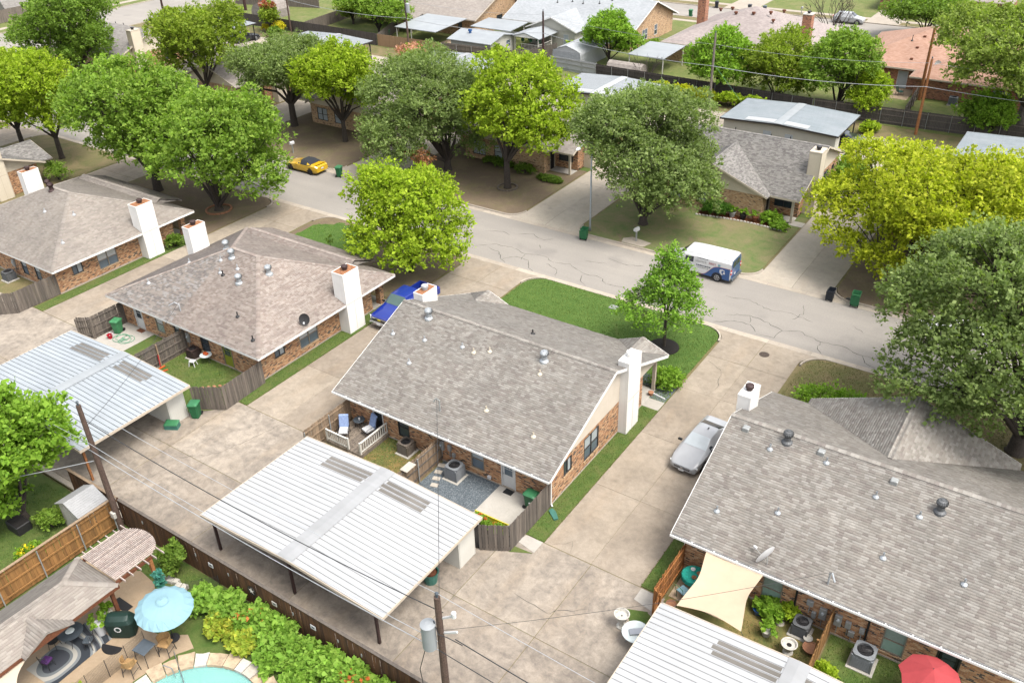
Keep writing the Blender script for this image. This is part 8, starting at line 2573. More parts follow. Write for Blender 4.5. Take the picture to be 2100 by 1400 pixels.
for i, (x, y, w_, hh, l) in enumerate(bed):
 yel = i in (3, 4)
 bush('leafy flowering plant in the pool bed, ' + l, x, y, w_, hh, 'bright', 80 + i, w_ * 0.8, 'plant', 'garden_plant', 'leafy plants in the bed along the brown fence', FL if i in (2, 9) else None, leaf=0.25, nmul=1.1, cols=[(0.24, 0.30, 0.035), (0.17, 0.25, 0.03), (0.40, 0.36, 0.05)] if yel else [(0.165, 0.285, 0.040), (0.115, 0.220, 0.030), (0.245, 0.365, 0.065)])
bush('trellis shrub with pale stones at its foot beside the brown fence', -32.2, 16.2, 1.5, 2.1, 'dark', 95, 1.2, leaf=0.16, nmul=1.5)
t = thing('rock_border', 'pale rocks at the foot of the trellis shrub', 'rocks', (-31.8, 15.6, 0))
for i in range(6):
 MB().obox((-32.6 + i * 0.32, 15.55 + 0.1 * (i % 2), 0.1), (0.15, 0.03, 0.02), (-0.02, 0.12, 0.02), (0, 0, 0.12)).build('stone', 'stone_white', t)
for i, (x, y, h_) in enumerate(((-18.0, 15.9, 1.7), (-17.0, 16.2, 2.0), (-15.6, 16.1, 2.2))):
 bush(['pink crape myrtle sprig at the lower edge, left', 'pink crape myrtle sprig beside the transformer pole', 'pink crape myrtle sprig right of the transformer pole'][i], x, y, 0.9, h_, 'bright', 110 + i, 0.8, 'plant', 'crape_myrtle', flowers=[(0.55, 0.04, 0.10), (0.6, 0.08, 0.15), (0.5, 0.03, 0.08)], leaf=0.14)
t = thing('star_plaque', 'round metal star plaque hung on the brown fence', 'plaque', (-27.15, 16.78, 1.15))
ring = [(math.cos(2 * math.pi * i / 24), math.sin(2 * math.pi * i / 24)) for i in range(24)]
MB().rings([[(0.27 * x, -0.02, 0.27 * y) for x, y in ring], [(0.27 * x, -0.05, 0.27 * y) for x, y in ring], [(0.21 * x, -0.05, 0.21 * y) for x, y in ring], [(0.21 * x, -0.02, 0.21 * y) for x, y in ring]], False, False).build('ring', 'dark_metal', t, local=True)
vs = [(0, -0.08, 0)]
for i in range(10):
 r = 0.22 if i % 2 == 0 else 0.085
 vs.append((r * math.sin(2 * math.pi * i / 10), -0.045, r * math.cos(2 * math.pi * i / 10)))
MB().add(vs, [(0, 1 + (i + 1) % 10, 1 + i) for i in range(10)]).build('star', 'stone_white', t, local=True)
for i, (x, m) in enumerate(((-32.3, 'plastic_white'), (-30.05, 'plastic_white'), (-25.6, 'stone_white'), (-23.1, 'plastic_white'))):
 t = thing('fence_sign', ['white plaque on the brown fence, leftmost', 'white plaque on the brown fence left of the star', 'small plaque on the brown fence right of the star', 'white plaque on the brown fence, rightmost'][i], 'plaque', (x, 16.78, 1.2), 0, 'plaques on the brown fence')
 MB().box(-0.16, 0.16, -0.045, -0.02, -0.12, 0.12).build('board', m, t, local=True)
 MB().box(-0.08, 0.08, -0.049, -0.046, -0.05, 0.05).build('motif', 'slate_table', t, local=True)
for i, x in enumerate((-35.4, -31.2, -28.8, -24.4, -21.6, -20.2)):
 tag(MB().lathe((x, 16.78, 1.25), [(0.03, -0.1), (0.05, 0), (0.03, 0.1)], 8, sy=0.6).build('fence_light', 'meter_grey'), ['small grey solar light on the fence behind the pergola', 'small grey solar light between the two left fence plaques', 'small grey solar light left of the star plaque', 'small grey solar light right of the star plaque', 'small grey solar light by the rightmost fence plaque', 'small grey solar light nearest the lower frame edge'][i], 'light', 'solar lights on the brown fence')
t = thing('garden_shed', 'small cream plastic shed with grey roof behind the golden fence', 'shed', (-39.1, 15.9, 0))
sx0, sx1, sy0, sy1 = -40.1, -38.2, 15.1, 16.6
wall(t, 'x', sy0, sx0, sx1, 0, 1.65, -1, [], 'shed_wall', 0.05)
wall(t, 'y', sx1, sy0 + 0.05, sy1, 0, 1.65, 1, [], 'shed_wall', 0.05)
wall(t, 'y', sx0, sy0 + 0.05, sy1, 0, 1.65, -1, [], 'shed_wall', 0.05)
xm = (sx0 + sx1) / 2
MB().add([(sx0, sy0 - 0.002, 1.65), (sx1, sy0 - 0.002, 1.65), (xm, sy0 - 0.002, 2.1)], [(0, 1, 2)]).build('gable', 'shed_wall', t)
for (a_, b_, za_, zb_) in ((sx0 - 0.12, xm, 1.6, 2.14), (sx1 + 0.12, xm, 1.6, 2.14)):
 n = 9
 for i in range(n):
  u0, u1 = i / n, (i + 1) / n
  xa, xb = a_ + (b_ - a_) * u0, a_ + (b_ - a_) * u1
  z0, z1 = za_ + (zb_ - za_) * u0, za_ + (zb_ - za_) * u1
  MB().slab([(xa, sy0 - 0.15, z0 + 0.012), (xb, sy0 - 0.15, z1), (xb, sy1 + 0.1, z1), (xa, sy1 + 0.1, z0 + 0.012)], 0.03).build('roof_panel', 'shed_roof', t)
MB().box(sx0 + 0.3, xm - 0.01, sy0 - 0.03, sy0 - 0.001, 0.05, 1.6).build('door', 'stone_white', t)
MB().box(xm + 0.01, sx1 - 0.3, sy0 - 0.03, sy0 - 0.001, 0.05, 1.6).build('door', 'stone_white', t)
bush('yellow flowered bush on the lawn left of the golden fence', -38.9, 12.6, 1.8, 1.1, 'bright', 120, 1.5, leaf=0.16, flowers=[(0.72, 0.55, 0.02), (0.75, 0.5, 0.02), (0.6, 0.5, 0.03)])
bush('grey-green shrub in front of the cream shed', -40.6, 14.6, 1.3, 1.2, 'green', 121, leaf=0.14)
t = thing('planter_box', 'dark raised planter box among the shrubs at left', 'planter', (-42.0, 13.6, 0))
MB().bevbox(-0.55, 0.55, -0.4, 0.4, 0.0, 0.55, 0.03).build('box_body', 'dark_metal', t, local=True)
MB().box(-0.48, 0.48, -0.33, 0.33, 0.551, 0.57).build('soil', 'mulch', t, local=True)
tag(MB().lathe((-42.6, 12.4, 0), [(0.2, 0), (0.28, 0.4), (0.3, 0.42), (0.24, 0.42), (0, 0.38)], 14).build('flower_pot', 'red_plastic'), 'red flower pot among shrubs at the left edge', 'pot')
# == vehicles (local +x is forward)
def sharp(o, ang=38):
 me = o.data
 me.polygons.foreach_set('use_smooth', [True] * len(me.polygons))
 try:
  me.set_sharp_from_angle(angle=R(ang))
 except Exception:
  pass
 return o
def ringpts(x, w, zb, zs, zt, wt):
 h = [(0.88 * w, zb), (0.985 * w, zb + 0.12), (w, zb + (zs - zb) * 0.55), (0.965 * w, zs - 0.03), (0.93 * w, zs), (wt, zt - 0.05 if zt - zs > 0.2 else zt - 0.015), (wt * 0.80, zt)]
 return [(x, y, z) for y, z in h] + [(x, -y, z) for y, z in h[::-1]]
def pane(t, name, q, mat, iu=(0.06, 0.94), iv=(0.08, 0.92), off=0.012, n=4, bow=0.0):
 p00, p10, p11, p01 = (Vector(v) for v in q)
 nr = (p10 - p00).cross(p01 - p00).normalized()
 vs = []
 for j in range(n + 1):
  for i in range(n + 1):
   u = iu[0] + (iu[1] - iu[0]) * i / n
   v = iv[0] + (iv[1] - iv[0]) * j / n
   p = p00 * (1 - u) * (1 - v) + p10 * u * (1 - v) + p11 * u * v + p01 * (1 - u) * v
   vs.append(p + nr * (off + bow * 4 * u * (1 - u)))
 m = n + 1
 b = MB().add(vs, [(j * m + i, j * m + i + 1, (j + 1) * m + i + 1, (j + 1) * m + i) for j in range(n) for i in range(n)])
 return b.build(name, mat, t, True, True, False)
def strip_pane(t, name, A, B, mat, off=0.014, lo=0.08, hi=0.93):
 A, B = [Vector(p) for p in A], [Vector(p) for p in B]
 nr = (A[-1] - A[0]).cross(B[0] - A[0]).normalized()
 if nr.z < 0: nr = -nr
 n = len(A)
 m = 5
 vs = []
 for j in range(m):
  v = lo + (hi - lo) * j / (m - 1)
  row = [a.lerp(b, v) for a, b in zip(A, B)]
  row[0], row[-1] = row[0].lerp(row[1], 0.25), row[-1].lerp(row[-2], 0.25)
  vs += [p + nr * off for p in row]
 fs = [(j * n + i, j * n + i + 1, (j + 1) * n + i + 1, (j + 1) * n + i) for j in range(m - 1) for i in range(n - 1)]
 return MB().add(vs, fs).build(name, mat, t, True, True, False)
def wheel(t, x, s, w, r, rim='alloy', wd=0.22):
 y = s * (w - wd / 2 + 0.015)
 n = 20
 m = MB()
 pr = [(r * 0.62, 0), (r * 0.92, 0.0), (r, 0.035), (r, wd - 0.035), (r * 0.92, wd), (r * 0.62, wd)]
 m.rings([[(x + q * math.cos(2 * math.pi * k / n), y - wd / 2 + d, r + q * math.sin(2 * math.pi * k / n)) for k in range(n)] for q, d in pr], True, True)
 o = m.build('wheel', 'rubber', t, local=True)
 g = MB()
 yo = y + s * (wd / 2 + 0.002)
 g.rings([[(x + q * math.cos(2 * math.pi * k / n), yo + s * d, r + q * math.sin(2 * math.pi * k / n)) for k in range(n)] for q, d in ((r * 0.64, 0.0), (r * 0.60, 0.012), (r * 0.5, 0.0))], False, False)
 for k in range(5):
  a = 2 * math.pi * k / 5 + 0.3
  g.obox((x + 0.33 * r * math.cos(a), yo + s * 0.006, r + 0.33 * r * math.sin(a)), (0.27 * r * math.cos(a), 0, 0.27 * r * math.sin(a)), (-0.09 * r * math.sin(a), 0, 0.09 * r * math.cos(a)), (0, 0.008, 0))
 g.build('rim', rim, o, local=True)
 a = MB()
 ya = s * (w + 0.004)
 ro, ri = r * 1.22, r * 0.99
 a.add([(x + q * math.cos(R(-8 + 196 * k / 16)), ya, r + q * math.sin(R(-8 + 196 * k / 16))) for q in (ri, ro) for k in range(17)], [(k, k + 1, 18 + k, 17 + k) if s < 0 else (k, 17 + k, 18 + k, k + 1) for k in range(16)])
 a.build('wheel_arch', 'black_plastic', t, local=True)
def vehicle(name, label, cat, x, y, rz, z, st, cab, paintm, wheels, wr, W, rim='alloy', windscreen='car_glass', roof=None, front_lamps=None, rear_lamps=None, tail='tail_red', side_split=None, plate=True, sidemat='car_glass'):
 t = thing(name, label, cat, (x, y, z), R(rz))
 rs = [ringpts(*s) for s in st]
 b = MB().rings(rs, True, True)
 b.f = [f[::-1] for f in b.f]
 body = sharp(b.build('body', paintm, t, local=True), 32)
 he, rf, rr_, rg = cab
 L = lambda i, k: rs[i][k]
 n = 14
 strip_pane(t, 'windscreen', [L(he, k) for k in (5, 6, 7, 8)], [L(rf, k) for k in (5, 6, 7, 8)], windscreen)
 if rg is not None:
  strip_pane(t, 'rear_window', [L(rg, k) for k in (5, 6, 7, 8)], [L(rr_, k) for k in (5, 6, 7, 8)], sidemat)
 segs = side_split or []
 for (a, c, u0, u1) in segs:
  for s in (0, 1):
   k4, k5 = (4, 5) if s == 0 else (9, 8)
   q = (L(a, k4), L(c, k4), L(c, k5), L(a, k5)) if s == 1 else (L(c, k4), L(a, k4), L(a, k5), L(c, k5))
   uu = (u0, u1) if s == 1 else (1 - u1, 1 - u0)
   pane(t, 'side_window', q, sidemat, uu, (0.10, 0.90), 0.010, 2)
 for xw in wheels:
  for s in (-1, 1):
   wheel(t, xw, s, W, wr, rim)
 if roof:
  vs, fs = [], []
  for i in range(rf, rr_ + 1):
   vs += [(p[0], p[1] * 1.02, p[2] + 0.035) for p in rs[i][4:10]]
  m = 6
  for i in range(rr_ - rf):
   fs += [(i * m + k, (i + 1) * m + k, (i + 1) * m + k + 1, i * m + k + 1) for k in range(m - 1)]
  bb = MB().add(vs, fs)
  sharp(bb.build('soft_top', roof, t, local=True), 60)
 for s in (-1, 1):
  if front_lamps:
   fx, fy, fz, fw, fh = front_lamps
   MB().obox((fx, s * fy, fz), (0.05, -s * 0.06, 0), (0.02, s * fw, 0), (0, 0, fh)).build('headlight', 'lamp_lens', t, local=True)
  if rear_lamps:
   fx, fy, fz, fw, fh = rear_lamps
   MB().obox((fx, s * fy, fz), (0.04, 0, 0), (0, s * fw, 0), (0, 0, fh)).build('tail_light', tail, t, local=True)
  hx = st[he][0] - 0.25
  MB().obox((hx, s * (W + 0.10), st[he][3] + 0.12), (0.05, s * 0.02, 0), (0.0, s * 0.10, 0), (0, 0, 0.06)).build('mirror', 'black_plastic' if paintm in ('paint_blue', 'paint_silver') else paintm, t, local=True)
 return t
SED = [(2.42, 0.60, 0.34, 0.58, 0.62, 0.50), (2.28, 0.80, 0.22, 0.66, 0.70, 0.66), (1.75, 0.90, 0.20, 0.78, 0.84, 0.72), (1.0, 0.92, 0.20, 0.88, 0.96, 0.74), (0.15, 0.92, 0.20, 0.91, 1.41, 0.60), (-0.8, 0.92, 0.20, 0.93, 1.43, 0.60), (-1.62, 0.91, 0.20, 0.95, 1.07, 0.68), (-2.2, 0.87, 0.24, 0.93, 1.03, 0.68), (-2.42, 0.74, 0.36, 0.80, 0.86, 0.60)]
SPL = [(3, 4, 0.45, 0.97), (4, 5, 0.02, 0.50), (4, 5, 0.55, 0.98), (5, 6, 0.03, 0.45)]
t = vehicle('parked_car', 'silver saloon with bright windscreen parked nose out on the middle driveway', 'car', -14.0, 38.8, -93, 0.005, SED, (3, 4, 5, 6), 'paint_silver', (1.48, -1.42), 0.33, 0.91, windscreen='glass_blind', front_lamps=(2.22, 0.66, 0.60, 0.14, 0.06), rear_lamps=(-2.36, 0.62, 0.80, 0.14, 0.07), side_split=SPL)
MB().obox((2.43, 0, 0.50), (0.02, 0, 0), (0, 0.48, 0), (0, 0, 0.05)).build('grille', 'black_plastic', t, local=True)
MB().obox((2.47, 0, 0.52), (0.012, 0, 0), (0, 0.07, 0), (0, 0, 0.055)).build('badge', 'chrome', t, local=True)
MB().obox((2.45, 0, 0.545), (0.015, 0, 0), (0, 0.46, 0), (0, 0, 0.012)).build('grille_bar', 'chrome', t, local=True)
MB().obox((2.46, -0.02, 0.36), (0.012, 0, 0), (0, 0.16, 0), (0, 0, 0.06)).build('number_plate', 'plastic_white', t, local=True)
MB().obox((-0.5, 0.1, 1.46), (0.1, 0, 0), (0, 0.02, 0), (0.03, 0, 0.03)).build('antenna_fin', 'black_plastic', t, local=True)
PK = [(2.90, 0.78, 0.52, 0.92, 0.98, 0.70), (2.78, 0.94, 0.40, 1.02, 1.08, 0.80), (2.0, 0.99, 0.38, 1.10, 1.20, 0.80), (1.35, 1.0, 0.38, 1.15, 1.26, 0.82), (0.62, 1.0, 0.38, 1.18, 1.84, 0.70), (-0.75, 1.0, 0.38, 1.18, 1.86, 0.70), (-0.95, 1.0, 0.38, 1.18, 1.25, 0.84)]
t = vehicle('pickup_truck', 'bright blue pickup truck parked between the two left houses', 'pickup', -39.0, 42.2, -90, 0.005, PK, (3, 4, 5, 6), 'paint_blue', (1.95, -1.85), 0.40, 1.0, windscreen='windscreen_green', front_lamps=(2.80, 0.80, 0.86, 0.14, 0.11), side_split=[(3, 4, 0.5, 0.97), (4, 5, 0.02, 0.46), (4, 5, 0.52, 0.96)])
for s in (-1, 1):
 MB().rings([[(xx, s * yy, zz) for yy, zz in ((0.90, 0.5), (0.995, 0.6), (0.995, 1.08), (0.94, 1.14), (0.84, 1.14), (0.84, 0.5))] for xx in (-0.96, -2.9)]).build('bed_side', 'paint_blue', t, local=True)
 MB().obox((-2.91, s * 0.88, 0.9), (0.02, 0, 0), (0, 0.09, 0), (0, 0, 0.2)).build('tail_light', 'tail_red', t, local=True)
MB().box(-2.92, -2.84, -0.86, 0.86, 0.55, 1.13).build('tailgate', 'paint_blue', t, local=True)
MB().box(-2.84, -0.96, -0.839, 0.839, 0.55, 0.62).build('bed_floor', 'black_plastic', t, local=True)
MB().box(-2.0, -1.0, -0.7, 0.6, 0.62, 0.98).build('tool_box', 'black_plastic', t, local=True)
for z, hh, m in ((0.90, 0.05, 'chrome'), (0.76, 0.05, 'black_plastic'), (0.66, 0.04, 'chrome')):
 MB().obox((2.91, 0, z), (0.03, 0, 0), (0, 0.66, 0), (0, 0, hh)).build('grille_bar', m, t, local=True)
MB().obox((2.95, 0, 0.83), (0.012, 0, 0), (0, 0.13, 0), (0, 0, 0.035)).build('badge', 'yellow_edge', t, local=True)
MB().bevbox(2.78, 3.0, -0.92, 0.92, 0.42, 0.62, 0.04).build('bumper', 'chrome', t, local=True)
MB().obox((3.01, -0.05, 0.5), (0.008, 0, 0), (0, 0.16, 0), (0, 0, 0.07)).build('number_plate', 'plastic_white', t, local=True)
VN = [(2.80, 0.80, 0.45, 0.86, 0.92, 0.66), (2.68, 0.94, 0.32, 0.96, 1.02, 0.74), (2.1, 1.0, 0.28, 1.12, 1.22, 0.82), (1.85, 1.0, 0.28, 1.20, 1.34, 0.84), (1.05, 1.01, 0.28, 1.74, 2.02, 0.84), (0.2, 1.01, 0.28, 1.75, 2.08, 0.86), (-2.6, 1.01, 0.28, 1.75, 2.08, 0.86), (-2.80, 0.995, 0.32, 1.73, 2.02, 0.82)]
VX, VY = -23.2, 59.72
t = vehicle('service_van', 'white service van with navy swoosh and shield logo parked at the kerb', 'van', VX, VY, 180, -0.095, VN, (3, 4, 6, None), 'paint_white', (1.75, -1.72), 0.36, 1.01, front_lamps=(2.70, 0.78, 0.84, 0.13, 0.10))
def vskin(u, v):
 if v <= 0.40: y = 0.995
 elif v < 1.09: y = 0.995 + 0.015 * (v - 0.40) / 0.69
 elif v < 1.72: y = 1.01 - 0.035 * (v - 1.09) / 0.63
 elif v < 1.75: y = 0.975 - 0.036 * (v - 1.72) / 0.03
 else: y = 0.939 + (0.86 - 0.939) * (v - 1.75) / 0.28
 return (u, y + 0.008, v)
def swoosh(lo, hi, mat, name):
 n = 22
 b = MB()
 vs = []
 m = 12
 for i in range(n + 1):
  u = -2.72 + (0.05 + 2.72) * i / n
  a, c = lo(u), hi(u)
  for j in range(m + 1):
   v = a + (c - a) * j / m
   vs.append(vskin(u, v))
 fs = [(i * (m + 1) + j, i * (m + 1) + j + 1, (i + 1) * (m + 1) + j + 1, (i + 1) * (m + 1) + j) for i in range(n) for j in range(m)]
 b.add(vs, fs)
 return b.build(name, mat, t, True, True, False)
S = lambda u: 0.34 + 0.98 / (1 + math.exp(5.2 * (u + 1.05)))
swoosh(lambda u: 0.33, lambda u: max(0.331, S(u) - 0.035), 'paint_navy', 'swoosh')
swoosh(lambda u: max(0.331, S(u) - 0.034), lambda u: S(u) - 0.004, 'fabric_red', 'swoosh_edge')
MB().add([(-2.80 - 0.010, y_, z_) for y_, z_ in ((0.92, 0.45), (-0.92, 0.45), (-0.95, 1.66), (-0.80, 1.95), (0.80, 1.95), (0.95, 1.66))], [(0, 1, 2, 3, 4, 5)]).build('rear_wrap', 'paint_navy', t, local=True)
for s in (-1, 1):
 MB().obox((-2.815, s * 0.36, 1.55), (0.008, 0, 0), (0, 0.30, 0), (0, 0, 0.24)).build('rear_window', 'car_glass', t, local=True)
 MB().obox((-2.80, s * 0.93, 1.05), (0.03, 0, 0), (0, 0.07, 0), (0, 0, 0.2)).build('tail_light', 'tail_red', t, local=True)
 MB().obox((-2.81, s * 0.935, 1.06), (0.03, 0, 0), (0, 0.068, 0), (0, 0, 0.05)).build('reverse_light', 'lamp_lens', t, local=True)
MB().bevbox(-2.98, -2.80, -0.95, 0.95, 0.34, 0.52, 0.03).build('bumper', 'slate_table', t, local=True)
MB().obox((-2.83, 0.2, 0.70), (0.008, 0, 0), (0, 0.16, 0), (0, 0, 0.07)).build('number_plate', 'plastic_white', t, local=True)
shield = [(-0.20, 0.20), (0.0, 0.27), (0.20, 0.20), (0.20, -0.06), (0.0, -0.26), (-0.20, -0.06)]
MB().add([(lambda q: (q[0], q[1] + 0.006, q[2]))(vskin(-2.1 - x_, 0.92 + z_ * 0.95)) for x_, z_ in shield], [tuple(range(6))]).build('shield_logo', 'plastic_white', t, local=True)
MB().add([(lambda q: (q[0], q[1] + 0.011, q[2]))(vskin(-2.16 - x_ * 0.5, 0.92 + z_ * 0.6)) for x_, z_ in shield], [tuple(range(6))]).build('logo_mark', 'paint_navy', t, local=True)
MB().add([(lambda q: (q[0], q[1] + 0.014, q[2]))(vskin(-2.27 - 0.09 * math.cos(k * math.pi / 6), 0.88 + 0.09 * math.sin(k * math.pi / 6))) for k in range(12)], [tuple(range(12))]).build('logo_mark', 'plastic_white', t, local=True)
for sgn in (1, -1):
 MB().add([(lambda q: (q[0], sgn * (q[1] + 0.006), q[2]))(vskin(a_, b_)) for a_, b_ in ((0.30, 1.20), (1.02, 1.20), (0.96, 1.62), (0.30, 1.66))], [(0, 1, 2, 3)]).build('side_window', 'car_glass', t, local=True)
for u in (0.14, 1.08, -0.9):
 MB().add([vskin(u, 0.42), vskin(u, 1.24), vskin(u + 0.014, 1.24), vskin(u + 0.014, 0.42)], [(0, 1, 2, 3)]).build('door_joint', 'meter_grey', t, local=True)
def lettering(txt, u, v, size, mat, parent, face='y', sx=1.0):
 cu = bpy.data.curves.new('lettering', 'FONT')
 cu.body = txt
 cu.size = size
 cu.extrude = 0.002
 cu.align_x = 'CENTER'
 cu.materials.append(M(mat))
 o = bpy.data.objects.new('lettering', cu)
 COL.objects.link(o)
 o.parent = parent
 p = vskin(u, v)
 tilt = 0.05
 o.location = (p[0], p[1] + 0.012, p[2])
 o.rotation_euler = (math.pi / 2 + tilt, 0, math.pi)
 o.scale = (sx, 1, 1)
 dg = bpy.context.evaluated_depsgraph_get()
 me = bpy.data.meshes.new_from_object(o.evaluated_get(dg))
 q = bpy.data.objects.new('lettering', me)
 COL.objects.link(q)
 q.parent = parent
 q.location, q.rotation_euler, q.scale = o.location, o.rotation_euler, o.scale
 bpy.data.objects.remove(o)
 return q
lettering('SERVICE', -0.62 + 0.30, 1.32, 0.27, 'meter_grey', t, sx=0.95)
lettering('FIRST', -1.28, 1.32, 0.27, 'fabric_red', t, sx=0.95)
MB().add([(lambda q: (q[0], q[1] + 0.006, q[2]))(vskin(-1.82 + x_, 1.41 + z_)) for x_, z_ in ((0.10, -0.1), (-0.10, -0.1), (-0.10, 0.1), (0.10, 0.1))], [(0, 1, 2, 3)]).build('icon_square', 'fabric_blue', t, local=True)
for (u0, u1, v, hh, m) in ((0.0, -0.9, 1.66, 0.03, 'slate_table'), (0.05, -1.05, 1.06, 0.05, 'slate_table'), (0.0, -0.95, 0.90, 0.03, 'meter_grey')):
 k_ = 0
 u = u0
 while u > u1:
  du = random.uniform(0.05, 0.14)
  MB().add([(lambda q: (q[0], q[1] + 0.004, q[2]))(vskin(a_, b_)) for a_, b_ in ((u, v - hh), (u - du, v - hh), (u - du, v + hh), (u, v + hh))], [(0, 1, 2, 3)]).build('small_print', m, t, local=True)
  u -= du + 0.03
n = 16
MB().add([(lambda q: (q[0], q[1] + 0.006, q[2]))(vskin(0.62 + 0.24 * math.cos(2 * math.pi * i / n), 0.86 + 0.24 * math.sin(2 * math.pi * i / n))) for i in range(n)], [tuple(range(n))]).build('door_emblem', 'meter_grey', t, local=True)
MB().add([(lambda q: (q[0], q[1] + 0.010, q[2]))(vskin(0.62 + 0.19 * math.cos(2 * math.pi * i / n), 0.86 + 0.19 * math.sin(2 * math.pi * i / n))) for i in range(n)], [tuple(range(n))]).build('door_emblem', 'plastic_white', t, local=True)
CV = [(2.30, 0.62, 0.34, 0.55, 0.59, 0.50), (2.15, 0.80, 0.20, 0.63, 0.67, 0.62), (1.5, 0.90, 0.18, 0.76, 0.82, 0.68), (0.62, 0.91, 0.18, 0.84, 0.92, 0.70), (-0.05, 0.91, 0.18, 0.86, 1.28, 0.60), (-0.75, 0.91, 0.18, 0.88, 1.30, 0.60), (-1.45, 0.91, 0.18, 0.92, 1.02, 0.66), (-2.1, 0.88, 0.22, 0.94, 1.02, 0.70), (-2.32, 0.78, 0.34, 0.80, 0.86, 0.62)]
t = vehicle('convertible_car', 'yellow convertible with dark soft top parked at the far kerb', 'car', -66.9, 59.65, 180, -0.095, CV, (3, 4, 6, None), 'paint_yellow', (1.42, -1.38), 0.33, 0.90, 'dark_metal', roof='paint_softtop', front_lamps=(2.12, 0.62, 0.58, 0.13, 0.06), rear_lamps=(-2.27, 0.58, 0.72, 0.20, 0.06), tail='black_plastic', side_split=[(3, 4, 0.45, 0.97), (4, 5, 0.03, 0.95)])
MB().obox((-2.33, 0, 0.66), (0.01, 0, 0), (0, 0.16, 0), (0, 0, 0.07)).build('number_plate', 'plastic_white', t, local=True)
MB().bar((-2.12, -0.68, 1.10), (-2.12, 0.68, 1.10), 0.16, 0.03).build('spoiler', 'paint_yellow', t, local=True)
vehicle('parked_car', 'white saloon mostly hidden under the big live oak on the street', 'car', -4.6, 59.6, 180, -0.095, SED, (3, 4, 5, 6), 'paint_white', (1.48, -1.42), 0.33, 0.91, front_lamps=(2.22, 0.66, 0.60, 0.14, 0.06), rear_lamps=(-2.36, 0.62, 0.80, 0.14, 0.07), side_split=SPL)
vehicle('parked_car', 'dark saloon parked under the far upper left carport', 'car', -115.6, 94.6, 75, 0.005, SED, (3, 4, 5, 6), 'paint_black', (1.48, -1.42), 0.33, 0.91, rear_lamps=(-2.36, 0.62, 0.80, 0.14, 0.07), front_lamps=(2.22, 0.66, 0.60, 0.14, 0.06), side_split=SPL)
vehicle('parked_car', 'grey-green car beside the dark saloon in the far carport', 'car', -118.4, 93.4, 75, 0.005, SED, (3, 4, 5, 6), 'paint_greygreen', (1.48, -1.42), 0.33, 0.91, rear_lamps=(-2.36, 0.62, 0.80, 0.14, 0.07), front_lamps=(2.22, 0.66, 0.60, 0.14, 0.06), side_split=SPL)
SUV = [(2.35, 0.66, 0.42, 0.72, 0.78, 0.56), (2.2, 0.84, 0.30, 0.82, 0.88, 0.70), (1.6, 0.92, 0.28, 0.95, 1.02, 0.76), (1.0, 0.93, 0.28, 1.02, 1.12, 0.78), (0.3, 0.93, 0.28, 1.04, 1.66, 0.66), (-1.7, 0.93, 0.28, 1.06, 1.66, 0.66), (-2.2, 0.92, 0.28, 1.04, 1.20, 0.74), (-2.38, 0.84, 0.40, 0.98, 1.06, 0.70)]
vehicle('parked_car', 'silver crossover parked on the far street behind the bare tree', 'car', -37.6, 149.1, 0, -0.1, SUV, (3, 4, 5, 6), 'paint_silver', (1.45, -1.42), 0.36, 0.92, front_lamps=(2.2, 0.7, 0.76, 0.13, 0.07), rear_lamps=(-2.34, 0.7, 1.0, 0.1, 0.12), side_split=[(3, 4, 0.5, 0.97), (4, 5, 0.02, 0.48), (4, 5, 0.52, 0.98)])
def pickup(label, x, y, rz, z, paintm):
 t = vehicle('pickup_truck', label, 'pickup', x, y, rz, z, PK, (3, 4, 5, 6), paintm, (1.95, -1.85), 0.40, 1.0, front_lamps=(2.80, 0.80, 0.86, 0.14, 0.11), side_split=[(3, 4, 0.5, 0.97), (4, 5, 0.02, 0.46), (4, 5, 0.52, 0.96)])
 for s in (-1, 1):
  MB().rings([[(xx, s * yy, zz) for yy, zz in ((0.90, 0.5), (0.995, 0.6), (0.995, 1.08), (0.94, 1.14), (0.84, 1.14), (0.84, 0.5))] for xx in (-0.96, -2.9)]).build('bed_side', paintm, t, local=True)
  MB().obox((-2.91, s * 0.88, 0.9), (0.02, 0, 0), (0, 0.09, 0), (0, 0, 0.2)).build('tail_light', 'tail_red', t, local=True)
 MB().box(-2.92, -2.84, -0.86, 0.86, 0.55, 1.13).build('tailgate', paintm, t, local=True)
 MB().box(-2.84, -0.96, -0.839, 0.839, 0.55, 0.62).build('bed_floor', 'black_plastic', t, local=True)
 MB().bevbox(2.78, 3.0, -0.92, 0.92, 0.42, 0.62, 0.04).build('bumper', 'chrome', t, local=True)
 MB().bevbox(-3.05, -2.92, -0.92, 0.92, 0.45, 0.62, 0.03).build('bumper', 'chrome', t, local=True)
 return t
pickup('white pickup seen from behind on the drive at the top right', -33.0, 161.5, 88, 0.01, 'paint_white')
pickup('white pickup on the far street behind the white roofed bungalow', -73.2, 145.6, 0, -0.1, 'paint_white')
pickup('dark pickup poking out of the right end of the slate carport', -23.0, 93.4, 0, 0.005, 'paint_black')
# == poles and wires
def pole(label, x, y, h, mat='pole_wood', r=0.16, arm=False, z=0.0):
 t = thing('utility_pole', label, 'utility pole', (x, y, z))
 MB().tube([(0, 0, -0.2), (0, 0, h * 0.5), (0, 0, h)], [r, r * 0.85, r * 0.68], 12).build('shaft', mat, t, local=True, smooth=False)
 MB().lathe((0, 0, h), [(0.05, 0), (0.05, 0.12), (0.075, 0.14), (0.075, 0.2), (0.045, 0.24), (0, 0.25)], 10).build('insulator', 'slate_table', t, local=True)
 return t
p1 = pole('plain weathered utility pole at the golden fence corner', -37.1, 16.45, 8.3, 'pole_wood', 0.17)
MB().bevbox(-0.16, 0.16, -0.26, -0.1, 1.15, 1.5, 0.02).build('junction_box', 'stone_white', p1, local=True)
MB().tube([(0, -0.19, 0), (0, -0.19, 1.15)], 0.03, 6).build('conduit', 'meter_grey', p1, local=True)
